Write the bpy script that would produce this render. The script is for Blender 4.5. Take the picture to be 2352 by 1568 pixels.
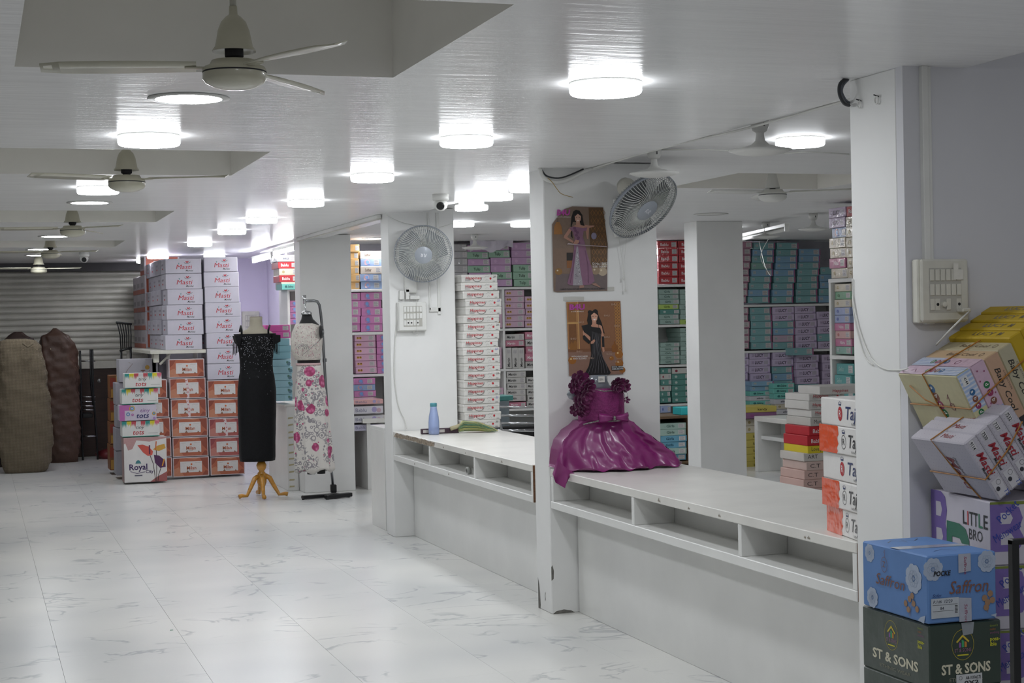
import bpy, bmesh, math, random
from mathutils import Vector, Matrix, Euler
from mathutils.geometry import tessellate_polygon
random.seed(7)
for o in list(bpy.data.objects): bpy.data.objects.remove(o)
SC = bpy.context.scene
COL = SC.collection
PI = math.pi
R = math.radians

# ---------------------------------------------------------------- camera
F = 3700.0; EYE = Vector((0, 0, 1.5))
_dy = Vector((-60 - 1176, -(760 - 784), F)).normalized()
_b = Vector((1, .0205, 0)).normalized()
_up = _dy.cross(_b).normalized()
if _up.y < 0: _up = -_up
_dx = _dy.cross(_up).normalized()
if _dx.x < 0: _dx = -_dx
CAMM = Matrix((_dx, _dy, _up))            # camera (right, up, forward) -> room (X, Y, Z)
cam_data = bpy.data.cameras.new('camera')
cam_data.sensor_width = 36.0
cam_data.lens = F / 2352 * 36.0
cam_data.clip_end = 100
cam = bpy.data.objects.new('camera', cam_data); COL.objects.link(cam)
_r, _u, _f = CAMM @ Vector((1, 0, 0)), CAMM @ Vector((0, 1, 0)), CAMM @ Vector((0, 0, 1))
cam.matrix_world = Matrix(((_r.x, _u.x, -_f.x, EYE.x), (_r.y, _u.y, -_f.y, EYE.y), (_r.z, _u.z, -_f.z, EYE.z), (0, 0, 0, 1)))
SC.camera = cam

# ---------------------------------------------------------------- world, exposure
LAMP = 29.0        # strength of the lit LED panels
w = bpy.data.worlds.new('daylight'); SC.world = w; w.use_nodes = True
w.node_tree.nodes['Background'].inputs[0].default_value = (.93, .95, 1.0, 1)
w.node_tree.nodes['Background'].inputs[1].default_value = 0.13
SC.view_settings.view_transform = 'Standard'
SC.view_settings.look = 'None'
SC.view_settings.exposure = 0.86
SC.view_settings.gamma = 1.0
SC.view_settings.use_curve_mapping = False

def at(px, py, plane, val):
    """room point seen at photo pixel (px, py) on the plane x|y|z = val"""
    r = CAMM @ Vector((px - 1176, -(py - 784), F)).normalized()
    i = 'xyz'.index(plane)
    return EYE + r * ((val - EYE[i]) / r[i])

# ---------------------------------------------------------------- materials
def lin(c):
    if isinstance(c, str):
        c = c.lstrip('#'); c = ''.join(q * 2 for q in c) if len(c) == 3 else c; c = [int(c[i:i + 2], 16) / 255 for i in (0, 2, 4)]
    return tuple((x / 12.92 if x <= .04045 else ((x + .055) / 1.055) ** 2.4) for x in c[:3])
_mats = {}
def nodes_of(m):
    m.use_nodes = True
    nt = m.node_tree
    return nt, nt.nodes['Principled BSDF']
def mat(name, color, rough=.5, metal=0, coat=0, bump=0, bscale=40, vary=.06, vscale=6, spec=.5, trans=0, sheen=0, alpha=1, stretch=None, world=False):
    key = (name, str(color), rough, metal, coat, bump, bscale, vary, trans, alpha)
    if key in _mats: return _mats[key]
    m = bpy.data.materials.new(name); nt, b = nodes_of(m)
    c = lin(color)
    tc = nt.nodes.new('ShaderNodeTexCoord')
    src = tc.outputs['Object']
    if world:
        g = nt.nodes.new('ShaderNodeNewGeometry'); src = g.outputs['Position']
    if stretch:
        mp = nt.nodes.new('ShaderNodeMapping'); mp.inputs['Scale'].default_value = stretch
        nt.links.new(src, mp.inputs['Vector']); src = mp.outputs['Vector']
    if vary:
        n = nt.nodes.new('ShaderNodeTexNoise'); n.inputs['Scale'].default_value = vscale; n.inputs['Detail'].default_value = 4
        nt.links.new(src, n.inputs['Vector'])
        rp = nt.nodes.new('ShaderNodeValToRGB')
        rp.color_ramp.elements[0].position = .3; rp.color_ramp.elements[1].position = .7
        rp.color_ramp.elements[0].color = tuple(x * (1 - vary) for x in c) + (1,)
        rp.color_ramp.elements[1].color = tuple(min(1, x * (1 + vary)) for x in c) + (1,)
        nt.links.new(n.outputs['Fac'], rp.inputs['Fac']); nt.links.new(rp.outputs['Color'], b.inputs['Base Color'])
    else:
        b.inputs['Base Color'].default_value = c + (1,)
    b.inputs['Roughness'].default_value = rough; b.inputs['Metallic'].default_value = metal
    b.inputs['Specular IOR Level'].default_value = spec
    b.inputs['Coat Weight'].default_value = coat; b.inputs['Coat Roughness'].default_value = .08
    b.inputs['Transmission Weight'].default_value = trans
    b.inputs['Sheen Weight'].default_value = sheen
    b.inputs['Alpha'].default_value = alpha
    if bump:
        n2 = nt.nodes.new('ShaderNodeTexNoise'); n2.inputs['Scale'].default_value = bscale; n2.inputs['Detail'].default_value = 3
        nt.links.new(src, n2.inputs['Vector'])
        bp = nt.nodes.new('ShaderNodeBump'); bp.inputs['Strength'].default_value = bump; bp.inputs['Distance'].default_value = .01
        nt.links.new(n2.outputs['Fac'], bp.inputs['Height']); nt.links.new(bp.outputs['Normal'], b.inputs['Normal'])
        if coat: nt.links.new(bp.outputs['Normal'], b.inputs['Coat Normal'])
    _mats[key] = m
    return m

def print_mat(name, rough, coat, bump=0, bscale=25):
    """flat print: colours come from the mesh, ink grain from noise"""
    m = bpy.data.materials.new(name); nt, b = nodes_of(m)
    a = nt.nodes.new('ShaderNodeVertexColor'); a.layer_name = 'Col'
    tc = nt.nodes.new('ShaderNodeTexCoord')
    n = nt.nodes.new('ShaderNodeTexNoise'); n.inputs['Scale'].default_value = 60
    nt.links.new(tc.outputs['Object'], n.inputs['Vector'])
    mr = nt.nodes.new('ShaderNodeMapRange'); mr.inputs['To Min'].default_value = .9; mr.inputs['To Max'].default_value = 1.08
    nt.links.new(n.outputs['Fac'], mr.inputs['Value'])
    mx = nt.nodes.new('ShaderNodeVectorMath'); mx.operation = 'SCALE'
    nt.links.new(a.outputs['Color'], mx.inputs[0]); nt.links.new(mr.outputs['Result'], mx.inputs['Scale'])
    nt.links.new(mx.outputs['Vector'], b.inputs['Base Color'])
    b.inputs['Roughness'].default_value = rough
    b.inputs['Coat Weight'].default_value = coat; b.inputs['Coat Roughness'].default_value = .1
    if bump:
        n2 = nt.nodes.new('ShaderNodeTexNoise'); n2.inputs['Scale'].default_value = bscale
        nt.links.new(tc.outputs['Object'], n2.inputs['Vector'])
        bp = nt.nodes.new('ShaderNodeBump'); bp.inputs['Strength'].default_value = bump; bp.inputs['Distance'].default_value = .01
        nt.links.new(n2.outputs['Fac'], bp.inputs['Height']); nt.links.new(bp.outputs['Normal'], b.inputs['Normal'])
        nt.links.new(bp.outputs['Normal'], b.inputs['Coat Normal'])
    return m
PRINT = print_mat('matte_print', .55, 0)
PRINTG = print_mat('print_under_clear_film', .35, .8, .5, 22)

def emit(name, col, s):
    m = bpy.data.materials.new(name); nt, b = nodes_of(m)
    b.inputs['Base Color'].default_value = (.9, .9, .9, 1)
    b.inputs['Emission Color'].default_value = tuple(col) + (1,)
    b.inputs['Emission Strength'].default_value = s
    return m

M = dict(
    white=mat('white_paint', '#e4e4e2', .42, vary=.04, vscale=2.5, bump=.05, bscale=9),
    lam=mat('white_laminate', '#e2e2df', .3, vary=.05, vscale=3, bump=.03, bscale=6),
    lamtop=mat('worn_white_laminate', '#dedcd6', .28, vary=.06, vscale=5, bump=.05, bscale=12),
    chip=mat('broken_plaster', '#6d6b66', .9, vary=.25, vscale=40, bump=.4, bscale=80),
    wood=mat('raw_plywood', '#6d4a31', .75, vary=.3, vscale=30, stretch=(1, 1, 8)),
    metal=mat('chrome', '#c9cacc', .18, 1, vary=.04),
    steel=mat('brushed_steel', '#8f9194', .32, 1, vary=.08),
    black=mat('black_paint', '#141517', .4, vary=.1),
    blackp=mat('black_plastic', '#101113', .35, vary=.1),
    plastic=mat('white_plastic', '#dcdcd8', .35, vary=.05),
    agedp=mat('aged_white_plastic', '#cfcdc2', .38, vary=.08, vscale=12),
    cream=mat('cream_enamel', '#bcb9a6', .32, coat=.4, vary=.06),
    grayp=mat('gray_plastic', '#8d939b', .4, vary=.06),
    bluegray=mat('blue_gray_plastic', '#9ba1a9', .35, vary=.05),
    wire=mat('dusty_wire', '#c4c6c2', .5, vary=.15, vscale=30),
    darkgap=mat('dark_paint', '#2c2c2f', .8, vary=.1),
    cable=mat('white_cable', '#d5d5d0', .5, vary=.05),
    dcable=mat('dark_cable', '#2b2d30', .5, vary=.05),
)
ROOMLAMP = emit('lit_diffuser', (.93, .96, 1.0), LAMP)
RIMLAMP = emit('lit_diffuser_edge', (.93, .96, 1.0), 7.0)
TUBE = emit('lit_tube', (.93, .96, 1.0), 24)
OFFLAMP = M['plastic']

# ---------------------------------------------------------------- mesh helpers
class MB:
    def __init__(s): s.v = []; s.f = []; s.c = []
    def add(s, vs, fs, c=None):
        k = len(s.v); s.v += [tuple(v) for v in vs]; s.f += [tuple(i + k for i in f) for f in fs]
        s.c += [c] * len(fs)
    def box(s, x0, y0, z0, x1, y1, z1, c=None, m=None):
        vs = [Vector(p) for p in ((x0, y0, z0), (x1, y0, z0), (x1, y1, z0), (x0, y1, z0), (x0, y0, z1), (x1, y0, z1), (x1, y1, z1), (x0, y1, z1))]
        if m: vs = [m @ v for v in vs]
        s.add(vs, [(0, 3, 2, 1), (4, 5, 6, 7), (0, 1, 5, 4), (1, 2, 6, 5), (2, 3, 7, 6), (3, 0, 4, 7)], c)
        return s
    def cbox(s, x0, y0, z0, x1, y1, z1, b=.004, c=None, m=None):
        """box with chamfered edges"""
        X = (x0, x1); Y = (y0, y1); Z = (z0, z1); vs = []; idx = {}
        for i in (0, 1):
            for j in (0, 1):
                for k in (0, 1):
                    sx, sy, sz = (1, -1)[i], (1, -1)[j], (1, -1)[k]
                    for a in range(3):
                        p = [X[i] + sx * b, Y[j] + sy * b, Z[k] + sz * b]
                        p[a] = (X[i], Y[j], Z[k])[a]
                        idx[(i, j, k, a)] = len(vs); vs.append(Vector(p))
        fs = []
        for a in range(3):
            o1, o2 = [q for q in range(3) if q != a]
            for s_ in (0, 1):
                q = []
                for (p1, p2) in ((0, 0), (1, 0), (1, 1), (0, 1)):
                    t = [0, 0, 0]; t[a] = s_; t[o1] = p1; t[o2] = p2; q.append(idx[(t[0], t[1], t[2], a)])
                fs.append(q)
            # edges along axis a
            for p1 in (0, 1):
                for p2 in (0, 1):
                    t0 = [0, 0, 0]; t0[o1] = p1; t0[o2] = p2; t1 = list(t0); t1[a] = 1
                    fs.append([idx[tuple(t0) + (o1,)], idx[tuple(t1) + (o1,)], idx[tuple(t1) + (o2,)], idx[tuple(t0) + (o2,)]])
        for i in (0, 1):
            for j in (0, 1):
                for k in (0, 1): fs.append([idx[(i, j, k, a)] for a in range(3)])
        cen = Vector(((x0 + x1) / 2, (y0 + y1) / 2, (z0 + z1) / 2))
        out = []
        for f in fs:
            n = (vs[f[1]] - vs[f[0]]).cross(vs[f[2]] - vs[f[0]])
            mid = sum((vs[i] for i in f), Vector()) / len(f)
            out.append(f if n.dot(mid - cen) > 0 else f[::-1])
        if m: vs = [m @ v for v in vs]
        s.add(vs, out, c); return s
    def lathe(s, prof, n=24, c=None, m=None, cap=True):
        vs = []; fs = []
        for (r, z) in prof:
            for i in range(n):
                a = 2 * PI * i / n; vs.append(Vector((r * math.cos(a), r * math.sin(a), z)))
        for j in range(len(prof) - 1):
            for i in range(n):
                i2 = (i + 1) % n
                fs.append((j * n + i, j * n + i2, (j + 1) * n + i2, (j + 1) * n + i))
        if cap:
            fs.append(tuple(range(n))[::-1]); fs.append(tuple((len(prof) - 1) * n + i for i in range(n)))
        if m: vs = [m @ v for v in vs]
        s.add(vs, fs, c); return s
    def tube(s, pts, r, n=6, c=None, closed=False, rads=None):
        pts = [Vector(p) for p in pts]; L = len(pts); vs = []; fs = []
        ref = None
        for i, p in enumerate(pts):
            if closed: t = pts[(i + 1) % L] - pts[i - 1]
            else: t = (pts[min(i + 1, L - 1)] - pts[max(i - 1, 0)])
            t.normalize()
            if ref is None:
                ref = Vector((0, 0, 1)) if abs(t.z) < .9 else Vector((1, 0, 0))
            a = t.cross(ref).normalized(); b = a.cross(t).normalized(); ref = b
            rr = rads[i] if rads else r
            for k in range(n):
                q = 2 * PI * k / n; vs.append(p + (a * math.cos(q) + b * math.sin(q)) * rr)
        for i in range(L if closed else L - 1):
            i2 = (i + 1) % L
            for k in range(n):
                k2 = (k + 1) % n
                fs.append((i * n + k, i * n + k2, i2 * n + k2, i2 * n + k))
        if not closed:
            fs.append(tuple(range(n))[::-1]); fs.append(tuple((L - 1) * n + k for k in range(n)))
        s.add(vs, fs, c); return s
    def loft(s, rings, c=None, cap=True):
        n = len(rings[0]); vs = [p for r in rings for p in r]; fs = []
        for j in range(len(rings) - 1):
            for i in range(n):
                i2 = (i + 1) % n
                fs.append((j * n + i, j * n + i2, (j + 1) * n + i2, (j + 1) * n + i))
        if cap:
            fs.append(tuple(range(n))[::-1]); fs.append(tuple((len(rings) - 1) * n + i for i in range(n)))
        s.add(vs, fs, c); return s
    def mesh(s, name, smooth=False):
        me = bpy.data.meshes.new(name); me.from_pydata(s.v, [], s.f)
        if any(c is not None for c in s.c):
            ca = me.color_attributes.new('Col', 'BYTE_COLOR', 'CORNER')
            buf = []
            cache = {}
            for p, c in zip(me.polygons, s.c):
                k = c if c is not None else '#ffffff'
                if k not in cache: cache[k] = lin(k) + (1.0,)
                # foreach color wants linear values
                buf += list(cache[k]) * p.loop_total
            ca.data.foreach_set('color', buf)
        if smooth:
            me.polygons.foreach_set('use_smooth', [True] * len(me.polygons))
        me.update()
        return me

def link(name, me, m, parent=None, loc=(0, 0, 0), rot=(0, 0, 0), scale=None):
    o = bpy.data.objects.new(name, me)
    if me is not None and m is not None:
        if not me.materials: me.materials.append(None)
        o.material_slots[0].link = 'OBJECT'; o.material_slots[0].material = m
    COL.objects.link(o); o.location = loc; o.rotation_euler = rot
    if scale: o.scale = scale
    if parent is not None: o.parent = parent
    return o
def tag(o, label=None, cat=None, group=None, kind=None):
    if label: o['label'] = label
    if cat: o['category'] = cat
    if group: o['group'] = group
    if kind: o['kind'] = kind
    return o
def thing(name, label, cat, loc=(0, 0, 0), rot=(0, 0, 0), group=None):
    o = bpy.data.objects.new(name, None); COL.objects.link(o); o.location = loc; o.rotation_euler = rot
    o.empty_display_size = .05
    return tag(o, label, cat, group)
def build(name, mb, m, parent=None, loc=(0, 0, 0), rot=(0, 0, 0), smooth=False):
    return link(name, mb.mesh(name, smooth), m, parent, loc, rot)
def struct(name, mb, m, parent=None, smooth=False):
    return tag(build(name, mb, m, parent, smooth=smooth), kind='structure')
def copy_tree(o, parent=None):
    c = o.copy(); COL.objects.link(c)
    if parent is not None: c.parent = parent
    for ch in o.children: copy_tree(ch, c)
    return c
def frame(x, y, z, o):
    """matrix from three axis vectors and an origin"""
    return Matrix(((x[0], y[0], z[0], o[0]), (x[1], y[1], z[1], o[1]), (x[2], y[2], z[2], o[2]), (0, 0, 0, 1)))

# ---------------------------------------------------------------- flat print
_text = {}
def text_tris(s, res=2, bold=0):
    k = (s, res, bold)
    if k in _text: return _text[k]
    cu = bpy.data.curves.new('t', 'FONT'); cu.body = s; cu.resolution_u = res; cu.offset = bold; cu.size = 1
    ob = bpy.data.objects.new('t', cu); COL.objects.link(ob)
    dg = bpy.context.evaluated_depsgraph_get()
    me = ob.evaluated_get(dg).to_mesh()
    vs = [(v.co.x, v.co.y) for v in me.vertices]; fs = [tuple(p.vertices) for p in me.polygons]
    ob.evaluated_get(dg).to_mesh_clear()
    bpy.data.objects.remove(ob); bpy.data.curves.remove(cu)
    if not vs: vs = [(0, 0)]
    x0 = min(v[0] for v in vs); x1 = max(v[0] for v in vs)
    out = ([((v[0] - x0), v[1]) for v in vs], fs, x1 - x0)
    _text[k] = out
    return out
class Decal:
    """polygons in (u, v) on the face plane, drawn in layers; faces -Y"""
    def __init__(s): s.mb = MB(); s.l = 1; s.n = 0; s.flat = False
    def _p(s, pts, fs, c, lay=None):
        d = -.0003 - .0003 * s.l - .00002 * s.n
        if not s.flat: s.n += 1
        s.mb.add([(p[0], d, p[1]) for p in pts], fs, c)
    def up(s): s.l += 1; return s
    def poly(s, pts, c):
        a = sum(pts[i - 1][0] * pts[i][1] - pts[i][0] * pts[i - 1][1] for i in range(len(pts)))
        if a < 0: pts = pts[::-1]
        if len(pts) > 4:
            tr = tessellate_polygon([[Vector((p[0], p[1], 0)) for p in pts]])
            fs = []
            for t in tr:
                p, q, r = (pts[i] for i in t)
                ar = (q[0] - p[0]) * (r[1] - p[1]) - (r[0] - p[0]) * (q[1] - p[1])
                fs.append(t if ar > 0 else t[::-1])
        else: fs = [tuple(range(len(pts)))]
        s._p(pts, fs, c); return s
    def rect(s, x0, y0, x1, y1, c): return s.poly([(x0, y0), (x1, y0), (x1, y1), (x0, y1)], c)
    def disc(s, x, y, r, c, n=14, ry=None):
        ry = ry or r
        return s.poly([(x + r * math.cos(2 * PI * i / n), y + ry * math.sin(2 * PI * i / n)) for i in range(n)], c)
    def ring(s, x, y, r, w_, c, n=18, ry=None):
        ry = ry or r; pts = []; 
        for i in range(n):
            a = 2 * PI * i / n
            pts.append((x + r * math.cos(a), y + ry * math.sin(a))); pts.append((x + (r - w_) * math.cos(a), y + (ry - w_) * math.sin(a)))
        s._p(pts, [(2 * i + 1, 2 * i, (2 * i + 2) % (2 * n), (2 * i + 3) % (2 * n)) for i in range(n)], c); return s
    def stroke(s, pts, w_, c, taper=False):
        n = len(pts); out = []
        for i in range(n):
            a = pts[max(i - 1, 0)]; b = pts[min(i + 1, n - 1)]
            dx, dy = b[0] - a[0], b[1] - a[1]; L = math.hypot(dx, dy) or 1
            ww = w_ * (.5 if not taper else .5 * (.25 + .75 * math.sin(PI * (i + .5) / n)))
            out.append((pts[i][0] - dy / L * ww, pts[i][1] + dx / L * ww)); out.append((pts[i][0] + dy / L * ww, pts[i][1] - dx / L * ww))
        s._p(out, [(2 * i, 2 * i + 1, 2 * i + 3, 2 * i + 2) for i in range(n - 1)], c); return s
    def text(s, t, x, y, h, c, w=None, shear=0, rot=0, bold=0, res=2, align='l'):
        vs, fs, tw = text_tris(t, res, bold)
        sy = h / .7; sx = (w / tw) if w else sy
        ox = -tw * sx / 2 if align == 'c' else 0
        ca, sa = math.cos(rot), math.sin(rot); out = []
        for (a, b) in vs:
            p, q = a * sx + b * sy * shear + ox, b * sy
            out.append((x + p * ca - q * sa, y + p * sa + q * ca))
        s._p(out, fs, c); return s
    def mesh(s, name='printed_face'): return s.mb.mesh(name)
FACES = {
    'front': lambda w, d, h: ((0, 0, 0), (0, 0, 0)),
    'left': lambda w, d, h: ((0, d, 0), (0, 0, -PI / 2)),
    'right': lambda w, d, h: ((w, 0, 0), (0, 0, PI / 2)),
    'top': lambda w, d, h: ((0, 0, h), (-PI / 2, 0, 0)),
}
def stick(body, me, face, dims, name='printed_face', m=None, label=None):
    loc, rot = FACES[face](*dims)
    o = link(name, me, m or PRINT, body, loc, rot)
    if label: o['label'] = label
    return o

_boxes = {}
def carton_mesh(w, d, h, lid=0, bev=.004):
    k = (round(w, 3), round(d, 3), round(h, 3), lid, bev)
    if k in _boxes: return _boxes[k]
    mb = MB()
    if lid:
        mb.cbox(.0015, .0015, 0, w - .0015, d - .0015, h - lid + .004, bev)
        mb.cbox(0, 0, h - lid, w, d, h, bev)
    else: mb.cbox(0, 0, 0, w, d, h, bev)
    me = mb.mesh('carton_body'); _boxes[k] = me
    return me
ORD = ['bottom', 'second', 'third', 'fourth', 'fifth', 'sixth', 'seventh', 'eighth', 'ninth', 'tenth', 'eleventh', 'twelfth', 'thirteenth', 'fourteenth', 'fifteenth', 'sixteenth', 'seventeenth', 'eighteenth', 'nineteenth', 'twentieth']
def nth_up(i, n):
    if i == n - 1: return 'topmost'
    if i == 0: return 'lowest'
    return ORD[i] + ' from bottom'
# ================================================================ SETTING
HC = 2.265; HR = 2.30
YB = 15.95
# ---- floor: base slab plus single tiles
mb = MB().box(-4, -2, -.12, 11, 21, -.006)
floor = struct('floor', mb, mat('grout', '#c2c2bf', .6))
def tile_material():
    m = bpy.data.materials.new('veined_marble_tile'); nt, b = nodes_of(m); N = nt.nodes; L = nt.links
    g = N.new('ShaderNodeNewGeometry'); oi = N.new('ShaderNodeObjectInfo')
    mul = N.new('ShaderNodeVectorMath'); mul.operation = 'SCALE'; L.new(oi.outputs['Random'], mul.inputs['Scale'])
    mul.inputs[0].default_value = (37, 53, 11)
    ad = N.new('ShaderNodeVectorMath'); L.new(g.outputs['Position'], ad.inputs[0]); L.new(mul.outputs[0], ad.inputs[1])
    mp = N.new('ShaderNodeMapping'); mp.inputs['Scale'].default_value = (1.6, 2.6, 1); mp.inputs['Rotation'].default_value = (0, 0, .5)
    L.new(ad.outputs[0], mp.inputs['Vector'])
    n1 = N.new('ShaderNodeTexNoise'); n1.inputs['Scale'].default_value = 1.1; n1.inputs['Detail'].default_value = 5; n1.inputs['Distortion'].default_value = .9
    L.new(mp.outputs[0], n1.inputs['Vector'])
    s1 = N.new('ShaderNodeMath'); s1.operation = 'SUBTRACT'; s1.inputs[1].default_value = .5; L.new(n1.outputs['Fac'], s1.inputs[0])
    ab = N.new('ShaderNodeMath'); ab.operation = 'ABSOLUTE'; L.new(s1.outputs[0], ab.inputs[0])
    r1 = N.new('ShaderNodeMapRange'); r1.inputs['From Min'].default_value = .002; r1.inputs['From Max'].default_value = .022
    r1.inputs['To Min'].default_value = 1; r1.inputs['To Max'].default_value = 0; L.new(ab.outputs[0], r1.inputs['Value'])
    n2 = N.new('ShaderNodeTexNoise'); n2.inputs['Scale'].default_value = 2.2; n2.inputs['Detail'].default_value = 2; L.new(ad.outputs[0], n2.inputs['Vector'])
    r2 = N.new('ShaderNodeMapRange'); r2.inputs['From Min'].default_value = .51; r2.inputs['From Max'].default_value = .58; L.new(n2.outputs['Fac'], r2.inputs['Value'])
    mm = N.new('ShaderNodeMath'); mm.operation = 'MULTIPLY'; L.new(r1.outputs[0], mm.inputs[0]); L.new(r2.outputs[0], mm.inputs[1])
    m2 = N.new('ShaderNodeMath'); m2.operation = 'MULTIPLY'; L.new(mm.outputs[0], m2.inputs[0]); m2.inputs[1].default_value = .42
    n3 = N.new('ShaderNodeTexNoise'); n3.inputs['Scale'].default_value = .7; L.new(g.outputs['Position'], n3.inputs['Vector'])
    cr = N.new('ShaderNodeValToRGB'); cr.color_ramp.elements[0].color = lin('#cfd0cf') + (1,); cr.color_ramp.elements[1].color = lin('#e6e5e0') + (1,)
    cr.color_ramp.elements[0].position = .35; cr.color_ramp.elements[1].position = .65
    L.new(n3.outputs['Fac'], cr.inputs['Fac'])
    mx = N.new('ShaderNodeMix'); mx.data_type = 'RGBA'; L.new(m2.outputs[0], mx.inputs['Factor']); L.new(cr.outputs['Color'], mx.inputs['A']); mx.inputs['B'].default_value = lin('#80848f') + (1,)
    L.new(mx.outputs['Result'], b.inputs['Base Color'])
    b.inputs['Roughness'].default_value = .27; b.inputs['Specular IOR Level'].default_value = .45
    return m
TILE = tile_material()
TX, TY = .585, 1.13
tm = {}
def tile_mesh(wx, wy):
    k = (round(wx, 3), round(wy, 3))
    if k not in tm: tm[k] = MB().cbox(.0005, .0005, -.006, wx - .0005, wy - .0005, 0, .0004).mesh('floor_tile')
    return tm[k]
for i in range(-1, 5):
    for j in range(-3, 11):
        x0 = .335 + TX * i; y0 = 7.64 + TY * j
        link('floor_tile', tile_mesh(min(TX, 2.9 - x0) if i < 4 else .23, TY), TILE, floor, (x0, y0, 0))
for i in range(0, 13):            # the floor behind the counters
    for j in range(-3, 8):
        link('floor_tile', tile_mesh(TX, TY), TILE, floor, (2.905 + TX * i, 7.64 + TY * j, 0))
for i in range(-1, 5):
    for j in (-4, -5): 
        pass

# ---- ceiling with recessed wells over the fans
CEIL = mat('gloss_white_ceiling', '#f3f3f3', .24, vary=.03, vscale=1.3, bump=.22, bscale=2.6, stretch=(1.2, 9, 1), world=True, spec=.13)
WELL = mat('well_paint', '#f2f0ea', .6, vary=.05, vscale=2, world=True)
def ceiling(name, x0, x1, y0, y1, z, wells, depth, cm=None):
    xs = sorted({x0, x1} | {a for w_ in wells for a in w_[:2]}); ys = sorted({y0, y1} | {a for w_ in wells for a in w_[2:]})
    mb = MB(); wb = MB()
    for i in range(len(xs) - 1):
        for j in range(len(ys) - 1):
            a, b, c, d = xs[i], xs[i + 1], ys[j], ys[j + 1]
            if any(w_[0] <= a and b <= w_[1] and w_[2] <= c and d <= w_[3] for w_ in wells): continue
            mb.add([(a, c, z), (a, d, z), (b, d, z), (b, c, z)], [(0, 1, 2, 3)])
    mb.box(x0, y0, z + depth + .02, x1, y1, z + depth + .1)
    for (a, b, c, d) in wells:
        t = z + depth
        wb.add([(a, c, z), (b, c, z), (b, d, z), (a, d, z), (a, c, t), (b, c, t), (b, d, t), (a, d, t)],
               [(0, 1, 5, 4), (1, 2, 6, 5), (2, 3, 7, 6), (3, 0, 4, 7), (4, 5, 6, 7)])
    o = struct(name, mb, cm or CEIL)
    build('fan_well', wb, WELL, o)
    return o
WELLS = [(.13, 1.262, 3.71, 4.9), (.08, 1.262, 7.09, 8.25), (.08, 1.275, 10.79, 11.95), (.08, 1.275, 14.45, 15.6)]
ceil_main = ceiling('ceiling', -4, 2.98, .3, 19.6, HC, WELLS, .42)
mbx = MB().box(2.981, .3, HC + .0, 2.985, 16.4, HR + .02)
build('beam_edge', mbx, M['white'], ceil_main)
ceil_side = ceiling('ceiling', 2.98, 11, 4.6, 16.4, HR, [(4.1, 5.16, 8.2, 9.2)], .3, mat('satin_white_ceiling', '#e6e6e6', .5, vary=.03, vscale=1.3, bump=.15, bscale=2.6, stretch=(1.2, 9, 1), world=True, spec=.1))
mbx = MB().box(2.98, 16.38, HC, 3.9, 19.6, HC + .1)
build('rear_slab', mbx, M['white'], ceil_main)

# ---- pillars
COLW = .618
def pillar(x0, x1, y0, y1, top, m=M['white']):
    mb = MB().cbox(x0, y0, 0, x1, y1, top, .004)
    return struct('pillar', mb, m)
p_right = pillar(2.755, 3.45, 4.41, 4.69, HC)
p_mid = pillar(2.755, 3.375, 7.7, 7.92, HC + .03)
p_far = pillar(2.755, 3.232, 10.93, 11.15, HC + .03)
p_back = pillar(2.755, 3.217, 14.15, 14.4, HC + .03)
p_side = pillar(5.785, 6.215, 12.37, 12.62, HR)
# crumbled plaster at the foot of the middle pillar
def chips(parent, spots):
    for (x, y, z, pts, ax) in spots:
        d = Decal().poly(pts, '#ffffff'); me = d.mb
        build('paint_chip', me, M['chip'], parent, (x, y, z), (0, 0, 0 if ax == 'y' else -PI / 2))
chips(p_mid, [(2.755, 7.905, 0, [(0, 0), (.03, 0), (.035, .02), (.028, .08), (.02, .12), (.0, .16)], 'x'),
              (2.76, 7.7, 0, [(0, 0), (.12, 0), (.1, .012), (.06, .02), (.02, .014)], 'y'),
              (2.756, 7.7, .17, [(0, 0), (.012, .01), (.014, .05), (.006, .08), (0, .07)], 'y'),
              (2.755, 7.8, .05, [(0, 0), (.008, .01), (.003, .03), (.01, .045), (.005, .05), (-.003, .03)], 'x')])
# ---- walls
WALLG = mat('gray_wall_paint', '#d2d2d6', .6, vary=.03, vscale=1.5, bump=.05, bscale=15, world=True)
LILAC = mat('lilac_wall_paint', '#e2daf0', .6, vary=.03, vscale=1.5, world=True)
struct('wall_right', MB().box(2.757, 4.372, 0, 5.2, 4.45, 3.1), WALLG)
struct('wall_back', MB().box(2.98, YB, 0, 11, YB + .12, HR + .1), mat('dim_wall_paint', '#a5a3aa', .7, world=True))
struct('wall_far', MB().box(2.72, 18.4, 0, 2.98 + .9, 18.5, HC), LILAC)
struct('wall_side', MB().box(3.2, 16.07, 0, 3.3, 18.4, HC), LILAC)
struct('wall_left', MB().box(-4.1, -2, 0, -4, 21, HC + .5), M['white'])
struct('wall_east', MB().box(10.9, 4.4, 0, 11, 16, HR + .3), M['white'])
struct('trim_1', MB().cbox(2.815, 4.352, 1.46, 2.837, 4.373, HC, .002).cbox(2.837, 4.36, 1.46, 2.852, 4.373, HC, .002), M['plastic'])
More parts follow.
